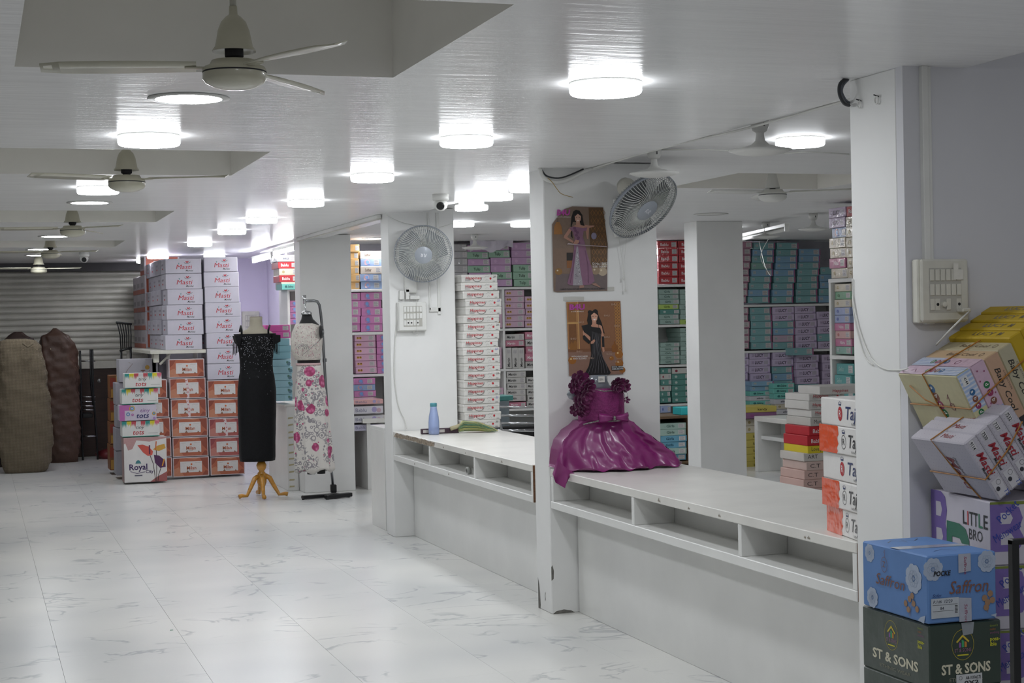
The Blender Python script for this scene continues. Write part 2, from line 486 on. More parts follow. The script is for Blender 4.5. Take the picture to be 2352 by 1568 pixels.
# ---- rolling shutter and the door behind the sacks
sh = struct('door_1', MB().box(-4, 19.56, .98, 1.95, 19.6, HC + .3), M['steel'])
SLAT = mat('galvanised_slat', '#cfcdc4', .45, .12, vary=.12, vscale=3, world=True)
sm = None
pit = .0715
prof = [(0, 0), (-.012, .006), (-.02, .02), (-.02, .04), (-.010, .056), (0, .064), (.004, .0715)]
mbs = MB()
vs = []; 
for x in (-4, 1.95):
    for (dy, dz) in prof: vs.append((x, dy, dz))
n = len(prof)
mbs.add(vs, [(i, n + i, n + i + 1, i + 1) for i in range(n - 1)])
slme = mbs.mesh('shutter_slat', True)
for k in range(17): link('shutter_slat', slme, SLAT, sh, (0, 19.52, 1.115 + k * pit))
build('bottom_rail', MB().cbox(-4, 19.47, 1.03, 1.95, 19.52, 1.12, .004), M['agedp'], sh)
build('lintel', MB().box(-4, 19.3, 2.17, 2.2, 19.5, HC), mat('dark_lintel', '#4b4a4c', .7), sh)
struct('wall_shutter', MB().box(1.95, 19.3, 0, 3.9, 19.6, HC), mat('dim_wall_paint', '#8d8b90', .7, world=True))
dr = struct('door_2', MB().cbox(-4, 19.5, 0, 1.95, 19.58, 1.03, .004), mat('dark_brown_door', '#3b2a23', .5, vary=.2, vscale=9, stretch=(1, 1, 6)))
build('door_knob', MB().lathe([(.0, -.01), (.02, -.01), (.022, .0), (.008, .01), (.008, .05)], 16, m=Matrix.Rotation(R(90), 4, 'X')), M['metal'], dr, tuple(at(228, 874, 'y', 19.49)))
# ================================================================ COUNTERS
def counter(label, x0, x1, y0, y1, ztop, divs, xbase, group='white sales counters', endwood=True, worn=False):
    """long counter: slab, open cubbies along the aisle side, recessed base panel"""
    t = thing('sales_counter', label, 'counter', (x0, y0, 0), group=group)
    L = y1 - y0; W = x1 - x0; th = .038; zl = ztop - .2
    build('counter_top', MB().cbox(0, 0, ztop - th, W, L, ztop, .003), M['lamtop'], t)
    build('cubby_floor', MB().cbox(0, 0, zl, .4, L, zl + th, .003), M['lam'], t)
    build('cubby_back', MB().box(.2, .02, zl + th, .215, L - .02, ztop - th), M['lam'], t)
    for k, y in enumerate(divs):
        build('divider', MB().cbox(.002, y - y0 - .014, zl + th, .2, y - y0 + .014, ztop - th, .002), M['lam'], t)
    build('base_panel', MB().cbox(xbase - x0, .01, 0, xbase - x0 + .02, L, zl, .002), M['lam'], t)
    build('back_panel', MB().cbox(W - .06, .01, 0, W - .04, L, ztop - th, .002), M['lam'], t)
    if endwood:
        build('bare_wood_end', MB().box(.004, -.008, zl + .002, .05, -.0005, ztop - .004).box(.05, -.008, zl + .002, .38, -.0005, zl + th), M['wood'], t)
    for k in range(5):
        y = random.uniform(.2, L - .2); z = random.choice([ztop - .03, zl + .012])
        s_ = random.uniform(.5, 1.1); d = Decal().poly([(0, 0), (.004 * s_, .003), (.02 * s_, .001), (.024 * s_, .006), (.009 * s_, .009), (.006 * s_, .02 * s_), (.001, .012 * s_), (-.006 * s_, .006)], '#fff')
        build('edge_scuff', d.mb, mat('scuff', '#958e82', .8), t, (-.0006, y, z), (0, 0, -PI / 2))
    if worn:
        d = Decal()
        pts = [(0, 0)] + [(i * .045, random.uniform(-.004, .006)) for i in range(1, 24)] + [(1.05, .03)] + [(1.05 - i * .045, .033 + random.uniform(-.008, .002)) for i in range(1, 23)]
        d.poly(pts, '#fff')
        build('peeled_edge', d.mb, mat('peeled_board', '#8d8070', .85, vary=.6, vscale=60, bump=.5, bscale=60), t, (-.0008, L - .02, ztop - .036), (0, 0, -PI / 2))
    return t
c2 = counter('long white counter with open cubbies between middle and right pillars', 2.757, 3.45, 4.70, 7.69, .74,
        [7.67, 6.62, 5.565, 4.716], 2.9)
c1 = counter('white counter with peeled edge, below the front facing wall fan', 2.757, 3.44, 7.97, 10.92, .74,
        [10.9, 9.99, 9.01, 7.985], 2.9, worn=True)
# ledge end standing in front of the middle pillar
# end piece of the next counter, beyond the far pillar
t = thing('counter_end', 'short white counter end panel behind the far pillar, beside the aisle', 'counter', (2.785, 11.3, 0))
build('side_panel', MB().cbox(0, 0, 0, .02, .42, .72, .002), M['lam'], t)
build('top_board', MB().cbox(0, 0, .72, .6, .42, .74, .002), M['lam'], t)
build('front_panel', MB().cbox(.02, .0, 0, .6, .02, .72, .002), M['lam'], t)
# low white counter in the side room
t = thing('low_counter', 'low white counter with one middle shelf in the side room', 'counter', (7.08, 11.2, 0))
L = 2.72; hh = .53
build('counter_top', MB().cbox(0, 0, hh - .045, .7, L, hh, .003), M['lamtop'], t)
build('end_panel', MB().cbox(0, L - .06, 0, .6, L, hh - .045, .003), M['lam'], t)
build('end_panel', MB().cbox(0, 0, 0, .6, .06, hh - .045, .003), M['lam'], t)
build('middle_shelf', MB().cbox(.04, .06, .31, .25, L - .06, .345, .003), M['lam'], t)
build('back_panel', MB().cbox(.25, .06, 0, .27, L - .06, hh - .045, .003), M['lam'], t)
# white display cabinet behind the mannequins
t = thing('cabinet', 'white cabinet with taped edge between the two mannequins', 'cabinet', (2.655, 14.41, 0))
build('body', MB().cbox(0, 0, 0, .1, .62, .76, .003).cbox(-.0, .62, 0, .02, .98, .76, .003), M['lam'], t)
build('top_board', MB().cbox(-.02, -.005, .76, .6, 1.0, .78, .003), M['lamtop'], t)
for k in range(11):
    zz = .03 + k * .062 + random.uniform(-.01, .01)
    d = Decal().poly([(0, 0), (.045, .004), (.05, .018), (.004, .016)], '#fff')
    build('tape_scrap', d.mb, mat('old_tape', '#b9ae8a', .5), t, (.01, -.0005, zz), (0, R(random.uniform(-8, 8)), 0))
# the small white desk seen between pillars
pa = at(820, 1127, 'z', 0)
t = thing('open_desk', 'narrow white open desk beside the back pillar under stacked garment packs', 'desk', (3.33, 14.15, 0))
build('leg_panel', MB().cbox(0, 0, 0, .035, .5, .6, .002), M['lam'], t)
build('leg_panel', MB().cbox(.62, 0, 0, .655, .5, .6, .002), M['lam'], t)
build('desk_top', MB().cbox(-.04, -.02, .6, .7, .52, .64, .002), M['lamtop'], t)
build('cross_shelf', MB().cbox(.035, .03, .31, .62, .5, .345, .002), M['lam'], t)
build('back_panel', MB().cbox(.035, .48, .02, .62, .5, .6, .002), M['lam'], t)

# ================================================================ LIGHTS
def led_mesh():
    ring = MB().lathe([(.1, 0), (.111, -.0005), (.112, -.003), (.111, -.0055), (.1, -.0055)], 36, cap=False)
    dif = MB().lathe([(.1085, -.034), (.105, -.0365), (.0, -.038)], 36, cap=False)
    side = MB().lathe([(.109, -.0055), (.1115, -.008), (.1115, -.028), (.1085, -.034)], 36, cap=False)
    return ring.mesh('rim', True), dif.mesh('diffuser', True), side.mesh('diffuser_edge', True)
rim_me, dif_me, side_me = led_mesh()
flat_ring = MB().lathe([(.112, 0), (.135, -.001), (.137, -.004), (.11, -.006)], 36, cap=False).mesh('rim', True)
flat_dif = MB().lathe([(.113, -.0045), (.0, -.005)], 36, cap=False).mesh('diffuser', True)
def led(x, y, z, label, group, drop=0, s=1, lit=True):
    t = thing('ceiling_light', label, 'ceiling light', (x, y, z), group=group); t.scale = (s, s, s)
    if drop:
        build('mounting_ring', MB().lathe([(.085, 0), (.085, -drop)], 28), M['grayp'], t, smooth=True)
    link('rim', rim_me, M['plastic'], t, (0, 0, -drop)); link('diffuser', dif_me, ROOMLAMP if lit else OFFLAMP, t, (0, 0, -drop)); link('diffuser_edge', side_me, RIMLAMP if lit else OFFLAMP, t, (0, 0, -drop))
    return t
gA = 'surface lights in a row along the counters'
rowA = [4.873, 6.433, 8.104, 9.85, 11.467, 12.87, 14.79, 17.4, 18.6]
labs = ['large round surface light nearest the camera on the main ceiling',
        'round surface light, second along the counter row',
        'round surface light, third along the counter row',
        'round surface light, fourth along the counter row',
        'round surface light, fifth along the counter row',
        'round surface light, sixth along the counter row, above the mannequins',
        'round surface light, seventh along the counter row, before the carton stacks',
        'round surface light half behind the top of the white carton stack',
        'farthest round surface light beside the rolling shutter']
for y, l in zip(rowA, labs): led(1.965 if y < 15 else 1.87, y, HC, l, gA, s=1.0 if y > 5 else 1.06)
led(1.965, 3.12, HC, 'round surface light above the picture edge in the counter row', gA)
gB = 'round lights between the ceiling fans'
led(.68, 6.55, HC, 'round surface light between the first two ceiling fans', gB, s=1.1)
led(.655, 8.98, HC, 'round surface light partly hidden by the second ceiling fan', gB)
def flat(x, y, z, label, group, lit=True):
    t = thing('flush_light', label, 'ceiling light', (x, y, z), group=group)
    link('rim', flat_ring, M['plastic'], t); link('diffuser', flat_dif, ROOMLAMP if lit else OFFLAMP, t); return t
flat(.70, 5.46, HC, 'flush round light just behind the nearest ceiling fan', gB)
flat(.683, 10.07, HC, 'flush round light before the third ceiling fan', gB)
flat(.65, 13.73, HC, 'flush round light beside the third ceiling fan hub', gB)
flat(.615, 15.95, HC, 'flush round light behind the fourth ceiling fan', gB)
flat(.64, 17.2, HC, 'flush round light before the farthest ceiling fan', gB)
gC = 'round lights over the side room'
led(3.587, 6.545, HR, 'round surface light behind the saucer lamps near the right pillar', gC)
led(2.86 + .22, 10.0, HR, 'deep round light left of the far pillar top, below the camera dome', gC, .05, .97)
led(2.99, 9.25, HR, 'deep round light right of the camera dome', gC, .035, 1.05)
led(3.0, 8.62, HR, 'deep round light partly behind the middle pillar', gC, .035, 1.05)
led(3.753, 12.5, HR, 'round surface light right of the far wall fan in the side room', gC)
led(4.298, 12.5, HR, 'round surface light touching the middle pillar edge', gC)
flat(3.63, 14.88, HR, 'flush round light over the pink garment shelves', gC)
for (px, py) in ((1133, 490), (1262 + 380, 493), (1634, 490)):
    pass
p = at(1633, 491, 'z', HR); flat(p.x, p.y, HR, 'unlit flush round light in the side room ceiling', gC, False)
led(5.0, 12.5, HR, 'added fill light hidden behind the middle pillar over the side room', gC)  # added to brighten the side room; no such light is seen
led(6.45, 13.3, HR, 'added fill light hidden behind the side pillar', gC)  # extra unseen light, put in to lift the back shelves
led(7.9, 12.2, HR, 'added fill light out of view near the right side shelf', gC)  # invented out of view to light the right part of the shelves
led(6.9, 9.5, HR, 'added fill light deep in the side room, hidden by the right pillar', gC)  # second made-up light behind the pillar, also for the shelves
led(1.965, 1.5, HC, 'added fill light behind the viewer, continuing the counter row', gA)  # added behind the camera to brighten the near ceiling
led(.68, 2.7, HC, 'added fill light above the viewer beside the fans', gB)  # unseen extra light over the camera, lifts the foreground
led(2.45, 17.3, HC, 'added fill light hidden behind the white carton stack', gA)  # added fill for the lilac wall, out of sight behind the cartons
# rear tube lights and battens
def tube_light(a, b, label, group, lit=True, r=.016):
    a = Vector(a); b = Vector(b); L = (b - a).length; d = (b - a).normalized()
    t = thing('tube_light', label, 'tube light', a, (0, 0, math.atan2(d.y, d.x)), group)
    build('batten', MB().cbox(0, -.02, .02, L, .02, .05, .003), M['plastic'], t)
    build('tube', MB().tube([(.03, 0, 0), (L - .03, 0, 0)], r, 12), TUBE if lit else OFFLAMP, t, smooth=True)
    for x in (0, L - .03): build('end_cap', MB().cbox(x, -.018, -.018, x + .03, .018, .03, .003), M['plastic'], t)
gT = 'tube lights on the rear walls'
tube_light((2.8, 16.9, 2.17), (2.8, 15.75, 2.17), 'lit tube light, farther of two near the lilac wall', gT)
tube_light((2.79, 15.6, 2.19), (2.79, 14.5, 2.19), 'lit tube light, nearer of two ending at the back pillar', gT)
tube_light((6.3, 15.85, 2.2), (7.36, 15.85, 2.2), 'lit tube light over the red garment boxes', gT, r=.02)
tube_light((7.42, 15.85, 2.2), (7.85, 15.85, 2.2), 'short lit tube light behind the side pillar', gT, r=.02)
a = at(1706, 549, 'z', 2.2); b = at(1808, 526, 'z', 2.2)
tube_light((a.x, a.y, 2.2), (b.x, b.y, 2.2), 'unlit white batten crossing the side room ceiling', gT, False)
a = at(727, 550, 'z', HC); 
t = thing('cable_duct', 'white cable duct fixed to the ceiling from back pillar to far pillar', 'cable duct', (2.72, 11.1, HC - .03))
build('duct', MB().cbox(0, 0, 0, .03, 3.0, .03, .003), M['plastic'], t)
build('duct_lid', MB().cbox(.002, 0, -.004, .028, 3.0, 0, .001), M['agedp'], t)

def saucer(px, py, label, s=1.0):
    p = at(px, py, 'z', HR)
    t = thing('saucer_lamp', label, 'lamp', (p.x, p.y, HR), group='unlit white saucer lamps in ceiling holders'); t.scale = (s, s, s)
    build('holder', MB().lathe([(.036, 0), (.037, -.03), (.03, -.05), (.018, -.058)], 24), M['plastic'], t, smooth=True)
    build('neck', MB().lathe([(.016, -.056), (.016, -.066), (.02, -.09), (.038, -.108), (.05, -.112)], 24, cap=False), M['plastic'], t, smooth=True)
    build('saucer', MB().lathe([(.048, -.110), (.09, -.122), (.128, -.128), (.13, -.131), (.1, -.142), (.05, -.15), (0, -.152)], 36, cap=False), M['plastic'], t, smooth=True)
    build('rating_mark', Decal().rect(-.004, -.035, .004, -.02, '#555').mb, PRINT, t, (0, -.0368, 0))
saucer(1745, 272, 'white saucer lamp in front of the lit round light')
saucer(1502, 340, 'white saucer lamp above the tilted wall fan', .92)
saucer(1759, 510, 'small far saucer lamp above the tall teal box stacks', .95)
saucer(1868, 490, 'small far saucer lamp nearest the right pillar', .95)
saucer(1090, 538, 'small far saucer lamp above the pink and green boxes', .95)
# security cameras
def dome(px, py, z, label, look):
    p = at(px, py, 'z', z)
    t = thing('security_camera', label, 'camera', (p.x, p.y, z), (0, 0, look), group='dome security cameras')
    build('base', MB().lathe([(.05, 0), (.05, -.03), (.045, -.04)], 24), M['plastic'], t, smooth=True)
    build('eyeball', MB().lathe([(.0, .042), (.025, .034), (.04, .012), (.042, 0), (.036, -.022), (.02, -.037), (0, -.042)], 24, cap=False), M['plastic'], t, (0, 0, -.06), smooth=True)
    build('lens', MB().lathe([(.024, 0), (.024, .012), (.016, .014), (0, .012)], 20, m=Matrix.Rotation(R(115), 4, 'X')), M['blackp'], t, (0, -.03, -.07), smooth=True)
dome(1012, 446, HC, 'white dome camera above the far pillar fan', R(-20))
dome(193, 580, HC, 'white dome camera near the rolling shutter', R(-5))

# ================================================================ CEILING FANS
blade = MB()
rows = []
for k in range(9):
    u = k / 8; x = .1 + u * .40; wd = .034 + .018 * math.sin(PI * u * .9); z = -.006 * u
    if k == 8: wd *= .5
    rows.append([(x, -wd, z - .006), (x, wd, z + .008), (x, wd, z + .011), (x, -wd, z - .003)])
for r_ in range(8):
    a, b2 = rows[r_], rows[r_ + 1]
    blade.add(a + b2, [(0, 1, 5, 4), (1, 2, 6, 5), (2, 3, 7, 6), (3, 0, 4, 7)])
blade.add(rows[0], [(0, 3, 2, 1)]); blade.add(rows[-1], [(0, 1, 2, 3)])
blade_me = blade.mesh('blade', True)
def ceiling_fan(x, y, zt, zb, label, rot, m, R0=.072, banded=False):
    """zt: ceiling hook, zb: lowest point of the motor"""
    t = thing('ceiling_fan', label, 'ceiling fan', (x, y, zb), group='three-blade ceiling fans')
    H = zt - zb
    build('down_rod', MB().lathe([(.009, .215), (.009, H)], 12), M['agedp'] if not banded else M['darkgap'], t, smooth=True)
    if banded:
        build('canopy', MB().lathe([(.012, .19), (.022, .185), (.03, .15), (.035, .13), (.042, .1), (.045, .085), (.0, .085)], 28), m, t, smooth=True)
    else:
        build('canopy', MB().lathe([(.0105, .222), (.0115, .2), (.02, .194), (.033, .18), (.042, .157), (.047, .13), (.05, .115), (.058, .104), (.058, .101), (.048, .108), (0, .112)], 36, cap=False), m, t, smooth=True)
    build('coupling', MB().lathe([(.018, .06), (.018, .085), (.025, .088), (.025, .11)], 16), M['darkgap'], t)
    build('motor', MB().lathe([(.0, .079), (.06, .077), (.066, .066), (.08, .06), (.0845, .052), (.0845, .048)], 40, cap=False), m, t, smooth=True)
    build('trim_ring', MB().lathe([(.0845, .048), (.0852, .046), (.0845, .044)], 40, cap=False), M['darkgap'], t, smooth=True)
    build('bottom_cover', MB().lathe([(.0845, .044), (.0845, .028), (.077, .018), (.055, .007), (.03, .001), (0, 0)], 40, cap=False), m, t, smooth=True)
    for k in range(3):
        a = rot + k * 2 * PI / 3
        b_ = link('blade', blade_me, m, t, (0, 0, .058), (0, 0, a))
        build('blade_arm', MB().cbox(.06, -.012, -.004, .13, .012, .002, .002), m, b_)
    return t
FZ = 2.128
ceiling_fan(.675, 4.31, HC + .42, FZ, 'cream ceiling fan nearest the camera in a large ceiling well', R(172), M['cream'])
ceiling_fan(.69, 7.67, HC + .42, 2.13, 'cream ceiling fan second from the camera', R(208), M['cream'])
ceiling_fan(.655, 11.37, HC + .42, 2.125, 'cream ceiling fan third from the camera', R(185), M['cream'])
ceiling_fan(.665, 14.95, HC + .42, 2.13, 'cream ceiling fan fourth from the camera', R(200), M['cream'])
ceiling_fan(.66, 17.6, HC, 2.08, 'farthest ceiling fan close to the rolling shutter', R(205), M['cream'])
p = at(1775, 465, 'y', 8.75)
ceiling_fan(p.x, 8.75, HR + .26, p.z, 'white ceiling fan with banded canopy in the side room', R(195), M['plastic'], banded=True)

# ================================================================ WALL FANS
def wall_fan(c, n, rad, label, mount, neck_from, spin, tagg):
    """c centre of the guard, n facing direction"""
    n = Vector(n).normalized(); upv = Vector((0, 0, 1)); xa = upv.cross(n).normalized(); ya = n.cross(xa)
    m = frame(xa, ya, n, c)                    # local z = facing
    t = thing('wall_fan', label, 'wall fan', mount, group='oscillating wall fans')
    inv = Matrix.Translation(-Vector(mount))
    def put(name, mb, mt, par=t, smooth=True):
        o = build(name, mb, mt, par, smooth=smooth)
        o.matrix_local = (inv @ m) if par is t else Matrix.Identity(4)
        return o
    build('wall_plate', MB().cbox(-.045, -.03, -.1, .045, .0, .1, .008), M['plastic'], t)
    build('pull_cord', MB().tube([(-.02, -.02, -.1), (0, -.02, -.24), (.002, -.02, -.3)], .0012, 5).tube([(.025, -.02, -.1), (.005, -.02, -.24), (.012, -.02, -.36)], .0012, 5)
          .lathe([(.001, -.3), (.005, -.31), (.005, -.322), (0, -.322)], 8, m=Matrix.Translation((.002, -.02, 0))).lathe([(.001, -.36), (.005, -.37), (.005, -.382), (0, -.382)], 8, m=Matrix.Translation((.012, -.02, 0))), M['cable'], t)
    pc = Vector(c) - n * .13 - Vector(mount)
    build('neck', MB().tube([(0, -.03, 0), (pc.x * .4, pc.y * .5, pc.z * .35), tuple(pc)], .022, 12), M['grayp'], t, smooth=True)
    put('motor_housing', MB().lathe([(0, -.2), (.035, -.195), (.048, -.17), (.052, -.12), (.054, -.07), (.05, -.055), (0, -.055)], 24), M['agedp'])
    # guard
    g = MB(); N = 74
    for k in range(N):
        a = 2 * PI * k / N; pts = []
        for q in range(7):
            u = q / 6; rr = rad * (.29 + .71 * u); zz = .03 * math.sqrt(max(0, 1 - u ** 3)) + .004
            tw = .35 * (1 - u) * 0 + .28 * math.sin(PI * u * .5) ** 2
            pts.append((rr * math.cos(a + tw), rr * math.sin(a + tw), zz))
        g.tube(pts, .0022, 3)
    put('front_guard', g, M['wire'])
    g = MB()
    for k in range(N):
        a = 2 * PI * k / N
        pts = [(rad * (.25 + .75 * u) * math.cos(a), rad * (.25 + .75 * u) * math.sin(a), -.052 * math.sqrt(max(0, 1 - u ** 4))) for u in (0, .3, .55, .75, .9, 1)]
        g.tube(pts, .0015, 3)
    for rr, zz, th in ((.62, .028, .0011), (.95, -.02, .0014), (.8, -.042, .001)):
        g.tube([(rad * rr * math.cos(2 * PI * k / 40), rad * rr * math.sin(2 * PI * k / 40), zz) for k in range(40)], th, 4, closed=True)
    put('rear_guard', g, M['grayp'])
    put('rim_band', MB().lathe([(rad * .99, -.009), (rad * 1.012, -.009), (rad * 1.012, .006), (rad * .99, .006), (rad * .99, -.009)], 56, cap=False), M['grayp'])
    hub = put('badge', MB().lathe([(rad * .3, .026), (rad * .31, .034), (rad * .29, .038), (0, .04)], 36, cap=False), M['bluegray'])
    d = Decal()
    for s_ in (-1, 1):
        x = -.018 if s_ < 0 else .004
        d.stroke([(x, -.012), (x + .003, .009), (x + .012, .01), (x + .012, .001), (x + .006, -.001), (x + .014, -.012)], .0035, '#e8eaec')
    lo = link('badge_letters', d.mesh('badge_letters'), PRINT, t)
    lo.matrix_local = inv @ m @ Matrix.Rotation(R(spin), 4, 'Z') @ Matrix.Translation((0, 0, .041)) @ Matrix.Rotation(R(-90), 4, 'X')
    for k in range(3):
        b_ = MB(); a0 = k * 2 * PI / 3 + .5; rows = []
        for q in range(7):
            u = q / 6; rr = rad * (.2 + .68 * u); aw = (.72 + .16 * math.sin(PI * u)) ; tl = .022
            ra = a0 + .15 * u
            rows.append(([rr * math.cos(ra - aw), rr * math.sin(ra - aw), -.01 - tl], [rr * math.cos(ra), rr * math.sin(ra), -.012], [rr * math.cos(ra + aw), rr * math.sin(ra + aw), -.01 + tl * .5]))
        vs = [v for r_ in rows for v in r_]
        b_.add(vs, [(i * 3 + j, i * 3 + j + 1, i * 3 + j + 4, i * 3 + j + 3) for i in range(6) for j in range(2)])
        put('fan_blade', b_, mat('dusty_fan_blade', '#5f6264' if tagg else '#8b8f92', .5))
    return t
cf = at(972, 583, 'y', 10.72)
wall_fan(cf, (-.22, -1, -.30), .2, 'gray wall fan facing forward above the switch box on the far pillar',
         (2.905, 10.93, at(935, 640, 'y', 10.93).z), None, 175, False)
cf = at(1478, 474, 'y', 7.45)
nc = CAMM @ Vector((.50, -.66, -.56))
wall_fan(cf, nc, .195, 'gray wall fan tilted sideways on the middle pillar beside the posters',
         (at(1425, 500, 'y', 7.7).x, 7.70, at(1425, 500, 'y', 7.7).z), None, -20, True)

# ================================================================ SWITCH BOXES
def switch_box(c, w_, h_, label, layout, m, rows_y, depth=.05):
    """layout: rows of strings  s = switch, o = socket, k = knob, . = gap"""
    t = thing('switch_box', label, 'switch box', c, group='white modular switch boxes')
    build('box_body', MB().cbox(-w_ / 2, -depth * .7, -h_ / 2, w_ / 2, 0, h_ / 2, .004), m, t)
    build('cover', MB().cbox(-w_ / 2 + .004, -depth, -h_ / 2 + .004, w_ / 2, -depth * .72, h_ / 2, .006), m, t)
    build('inner_panel', MB().box(-w_ * .32, -depth - .0008, -h_ * .34, w_ * .34, -depth, h_ * .36), mat('panel_groove', '#b0aea6', .6), t)
    n = 6; gx = w_ * .66 / n
    for r_, row in enumerate(layout):
        z = h_ * (.25 - .23 * r_)
        for k, ch in enumerate(row):
            x = -w_ * .32 + gx * (k + .5)
            if ch == '.': continue
            if ch == 's':
                o = build('switch', MB().cbox(x - gx * .4, -depth - .005, z - h_ * .09, x + gx * .4, -depth, z + h_ * .09, .0015), m, t)
                o.rotation_euler = (0, 0, 0)
            elif ch == 'k': build('regulator_knob', MB().lathe([(gx * .45, 0), (gx * .42, .012), (0, .013)], 16, m=Matrix.Translation((x, -depth, z)) @ Matrix.Rotation(R(90), 4, 'X')), m, t)
            elif ch == 'o':
                o = build('socket', MB().cbox(x - gx * .45, -depth - .002, z - h_ * .09, x + gx * .45, -depth, z + h_ * .09, .001), m, t)
                build('socket_hole', MB().lathe([(gx * .25, 0), (gx * .25, .001)], 10, m=Matrix.Translation((x, -depth - .002, z)) @ Matrix.Rotation(R(90), 4, 'X')), M['blackp'], o)
    return t
p = at(2166, 668, 'y', 4.33)
sb = switch_box((p.x, 4.37, p.z), .175, .198, 'large grimy switch box on the gray wall beside the right pillar', ['ssssss', 'ssssss', 'soks.o'], M['agedp'], None)
build('paper_label', Decal().poly([(0, 0), (.035, 0), (.035, .03), (.018, .03), (.018, .05), (.0, .05)], '#dcdad2').mb, PRINT, sb, (.028, -.056, .035))
build('plug', MB().cbox(.04, -.085, -.068, .072, -.05, -.054, .004), M['agedp'], sb)
p = at(946, 727, 'y', 10.9)
sb2 = switch_box((p.x, 10.93, p.z), .205, .205, 'clean white switch box on the far pillar below the fan', ['ssssss', 'ssssss', 'sooso.'], M['plastic'], None)
build('pull_string', MB().tube([(.03, -.06, .2), (.028, -.06, -.12)], .0012, 5).lathe([(0, -.12), (.004, -.125), (.004, -.135), (0, -.137)], 8, m=Matrix.Translation((.028, -.06, 0))), M['cable'], sb2)
p = at(575, 745, 'y', 18.4)
sb3 = switch_box((p.x, 18.4, p.z), .2, .3, 'white switch box on the lilac wall beside the carton stack', ['ssssss', 'ssssss', 'ssssss'], M['agedp'], None)
p = at(935, 642, 'y', 10.93)
# conduits on the far pillar
t = thing('conduit', 'white plastic conduit running down the far pillar to the switch box', 'conduit', (2.76, 10.93, 0))
def pz(x, y, Y=10.93): q = at(x, y, 'y', Y); return q
for (x, y0_, y1_, w_) in ((1005, 500, 722, .022), (985, 500, 712, .012)):
    a = pz(x, y1_); b = pz(x, y0_)
    build('duct', MB().cbox(a.x - 2.76, -.014, a.z, a.x - 2.76 + w_, 0, HC - .0, .002), M['plastic'], t)
a = pz(985, 716); b = pz(1012, 706)
build('elbow_duct', MB().cbox(a.x - 2.76, -.014, a.z, b.x - 2.76, 0, b.z, .002), M['plastic'], t)
for (x0_, x1_, y0_, y1_) in ((916, 926, 688, 667), (930, 938, 688, 664), (940, 962, 688, 679)):
    a = pz(x0_, y0_); b = pz(x1_, y1_)
    build('connector', MB().cbox(a.x - 2.76, -.03, a.z, b.x - 2.76, 0, b.z, .003), M['plastic'], t)

# cables
def cable(pts, r, m, label, name='cable', group=None):
    # smooth through points
    P_ = [Vector(p) for p in pts]; out = []
    for i in range(len(P_) - 1):
        p0 = P_[max(i - 1, 0)]; p1 = P_[i]; p2 = P_[i + 1]; p3 = P_[min(i + 2, len(P_) - 1)]
        for k in range(5):
            u = k / 5
            out.append(.5 * ((2 * p1) + (p2 - p0) * u + (2 * p0 - 5 * p1 + 4 * p2 - p3) * u * u + (3 * p1 - p0 - 3 * p2 + p3) * u ** 3))
    out.append(P_[-1])
    o = build(name, MB().tube(out, r, 6), m, smooth=True)
    return tag(o, label, 'cable', group)
Y7 = 7.69
cable([at(1240, 386, 'y', Y7), at(1250, 408, 'y', 7.67), at(1275, 418, 'y', 7.67), at(1305, 412, 'y', 7.67), at(1345, 392, 'y', 7.67), at(1385, 380, 'y', 7.67), at(1400, 372, 'y', 7.68)], .011, M['plastic'], 'white sleeved cable looping across the top of the middle pillar')
cable([at(1243, 386, 'y', Y7), at(1256, 404, 'y', 7.66), at(1290, 408, 'y', 7.655), at(1340, 388, 'y', 7.655)], .004, M['dcable'], 'dark cable inside the loop on top of the middle pillar')
cable([at(1258, 408, 'y', 7.65), at(1268, 418, 'y', 7.65), at(1278, 432, 'y', 7.66), at(1290, 445, 'y', 7.68), at(1316, 453, 'y', 7.69)], .0016, mat('yellow_string', '#a8842f', .7), 'yellow string hanging from the cable loop')
cable([(2.985, y, HC - .004 + .006 * math.sin(y * 3)) for y in (4.75, 5.3, 5.9, 6.5, 7.03, 7.6)], .005, M['cable'], 'thin white cable along the ceiling step')
cable([at(1520, 344, 'z', HR - .01), at(1640, 344, 'z', HR - .012), at(1720, 351, 'z', HR - .012), at(1800, 352, 'z', HR - .01), at(1860, 349, 'z', HR - .012), at(1950, 354, 'z', HR - .01)], .004, M['cable'], 'clipped white cable crossing the side room ceiling')
cable([at(1948, 178, 'y', 4.66), at(1930, 192, 'y', 4.64), at(1928, 215, 'y', 4.64), at(1938, 236, 'y', 4.65), at(1950, 242, 'y', 4.68)], .006, M['dcable'], 'black cable loop at the top of the right pillar')
cable([at(1948, 182, 'y', 4.66), at(1936, 196, 'y', 4.65), at(1933, 212, 'y', 4.65), at(1942, 230, 'y', 4.67), at(1951, 236, 'y', 4.69)], .005, mat('gray_cable', '#5b5f66', .5), 'gray cable loop beside the black one on the right pillar')
X2 = 2.75
cable([at(1958, 640, 'x', X2), at(1960, 690, 'x', X2), at(1975, 760, 'x', X2), at(2000, 820, 'x', X2), at(2030, 846, 'x', X2), Vector((2.745, 4.40, at(2062, 849, 'x', X2).z)), at(2085, 846, 'y', 4.2)], .0025, M['cable'], 'white charger wire draped around the right pillar')
cable([at(1958, 680, 'x', X2), at(1964, 740, 'x', X2), at(1985, 815, 'x', X2), at(2005, 838, 'x', X2)], .0022, M['cable'], 'second thin white wire on the right pillar')
cable([at(2225, 716, 'y', 4.28), at(2205, 735, 'y', 4.25), at(2180, 760, 'y', 4.27), at(2150, 792, 'y', 4.33)], .003, M['cable'], 'white charger lead hanging from the grimy switch box')
cable([at(915, 700, 'y', 10.92), at(908, 780, 'y', 10.92), at(906, 860, 'y', 10.92), at(915, 930, 'y', 10.92), at(930, 965, 'y', 10.92), at(934, 984, 'y', 10.9)], .003, M['cable'], 'white wire hanging down the far pillar to the counter')
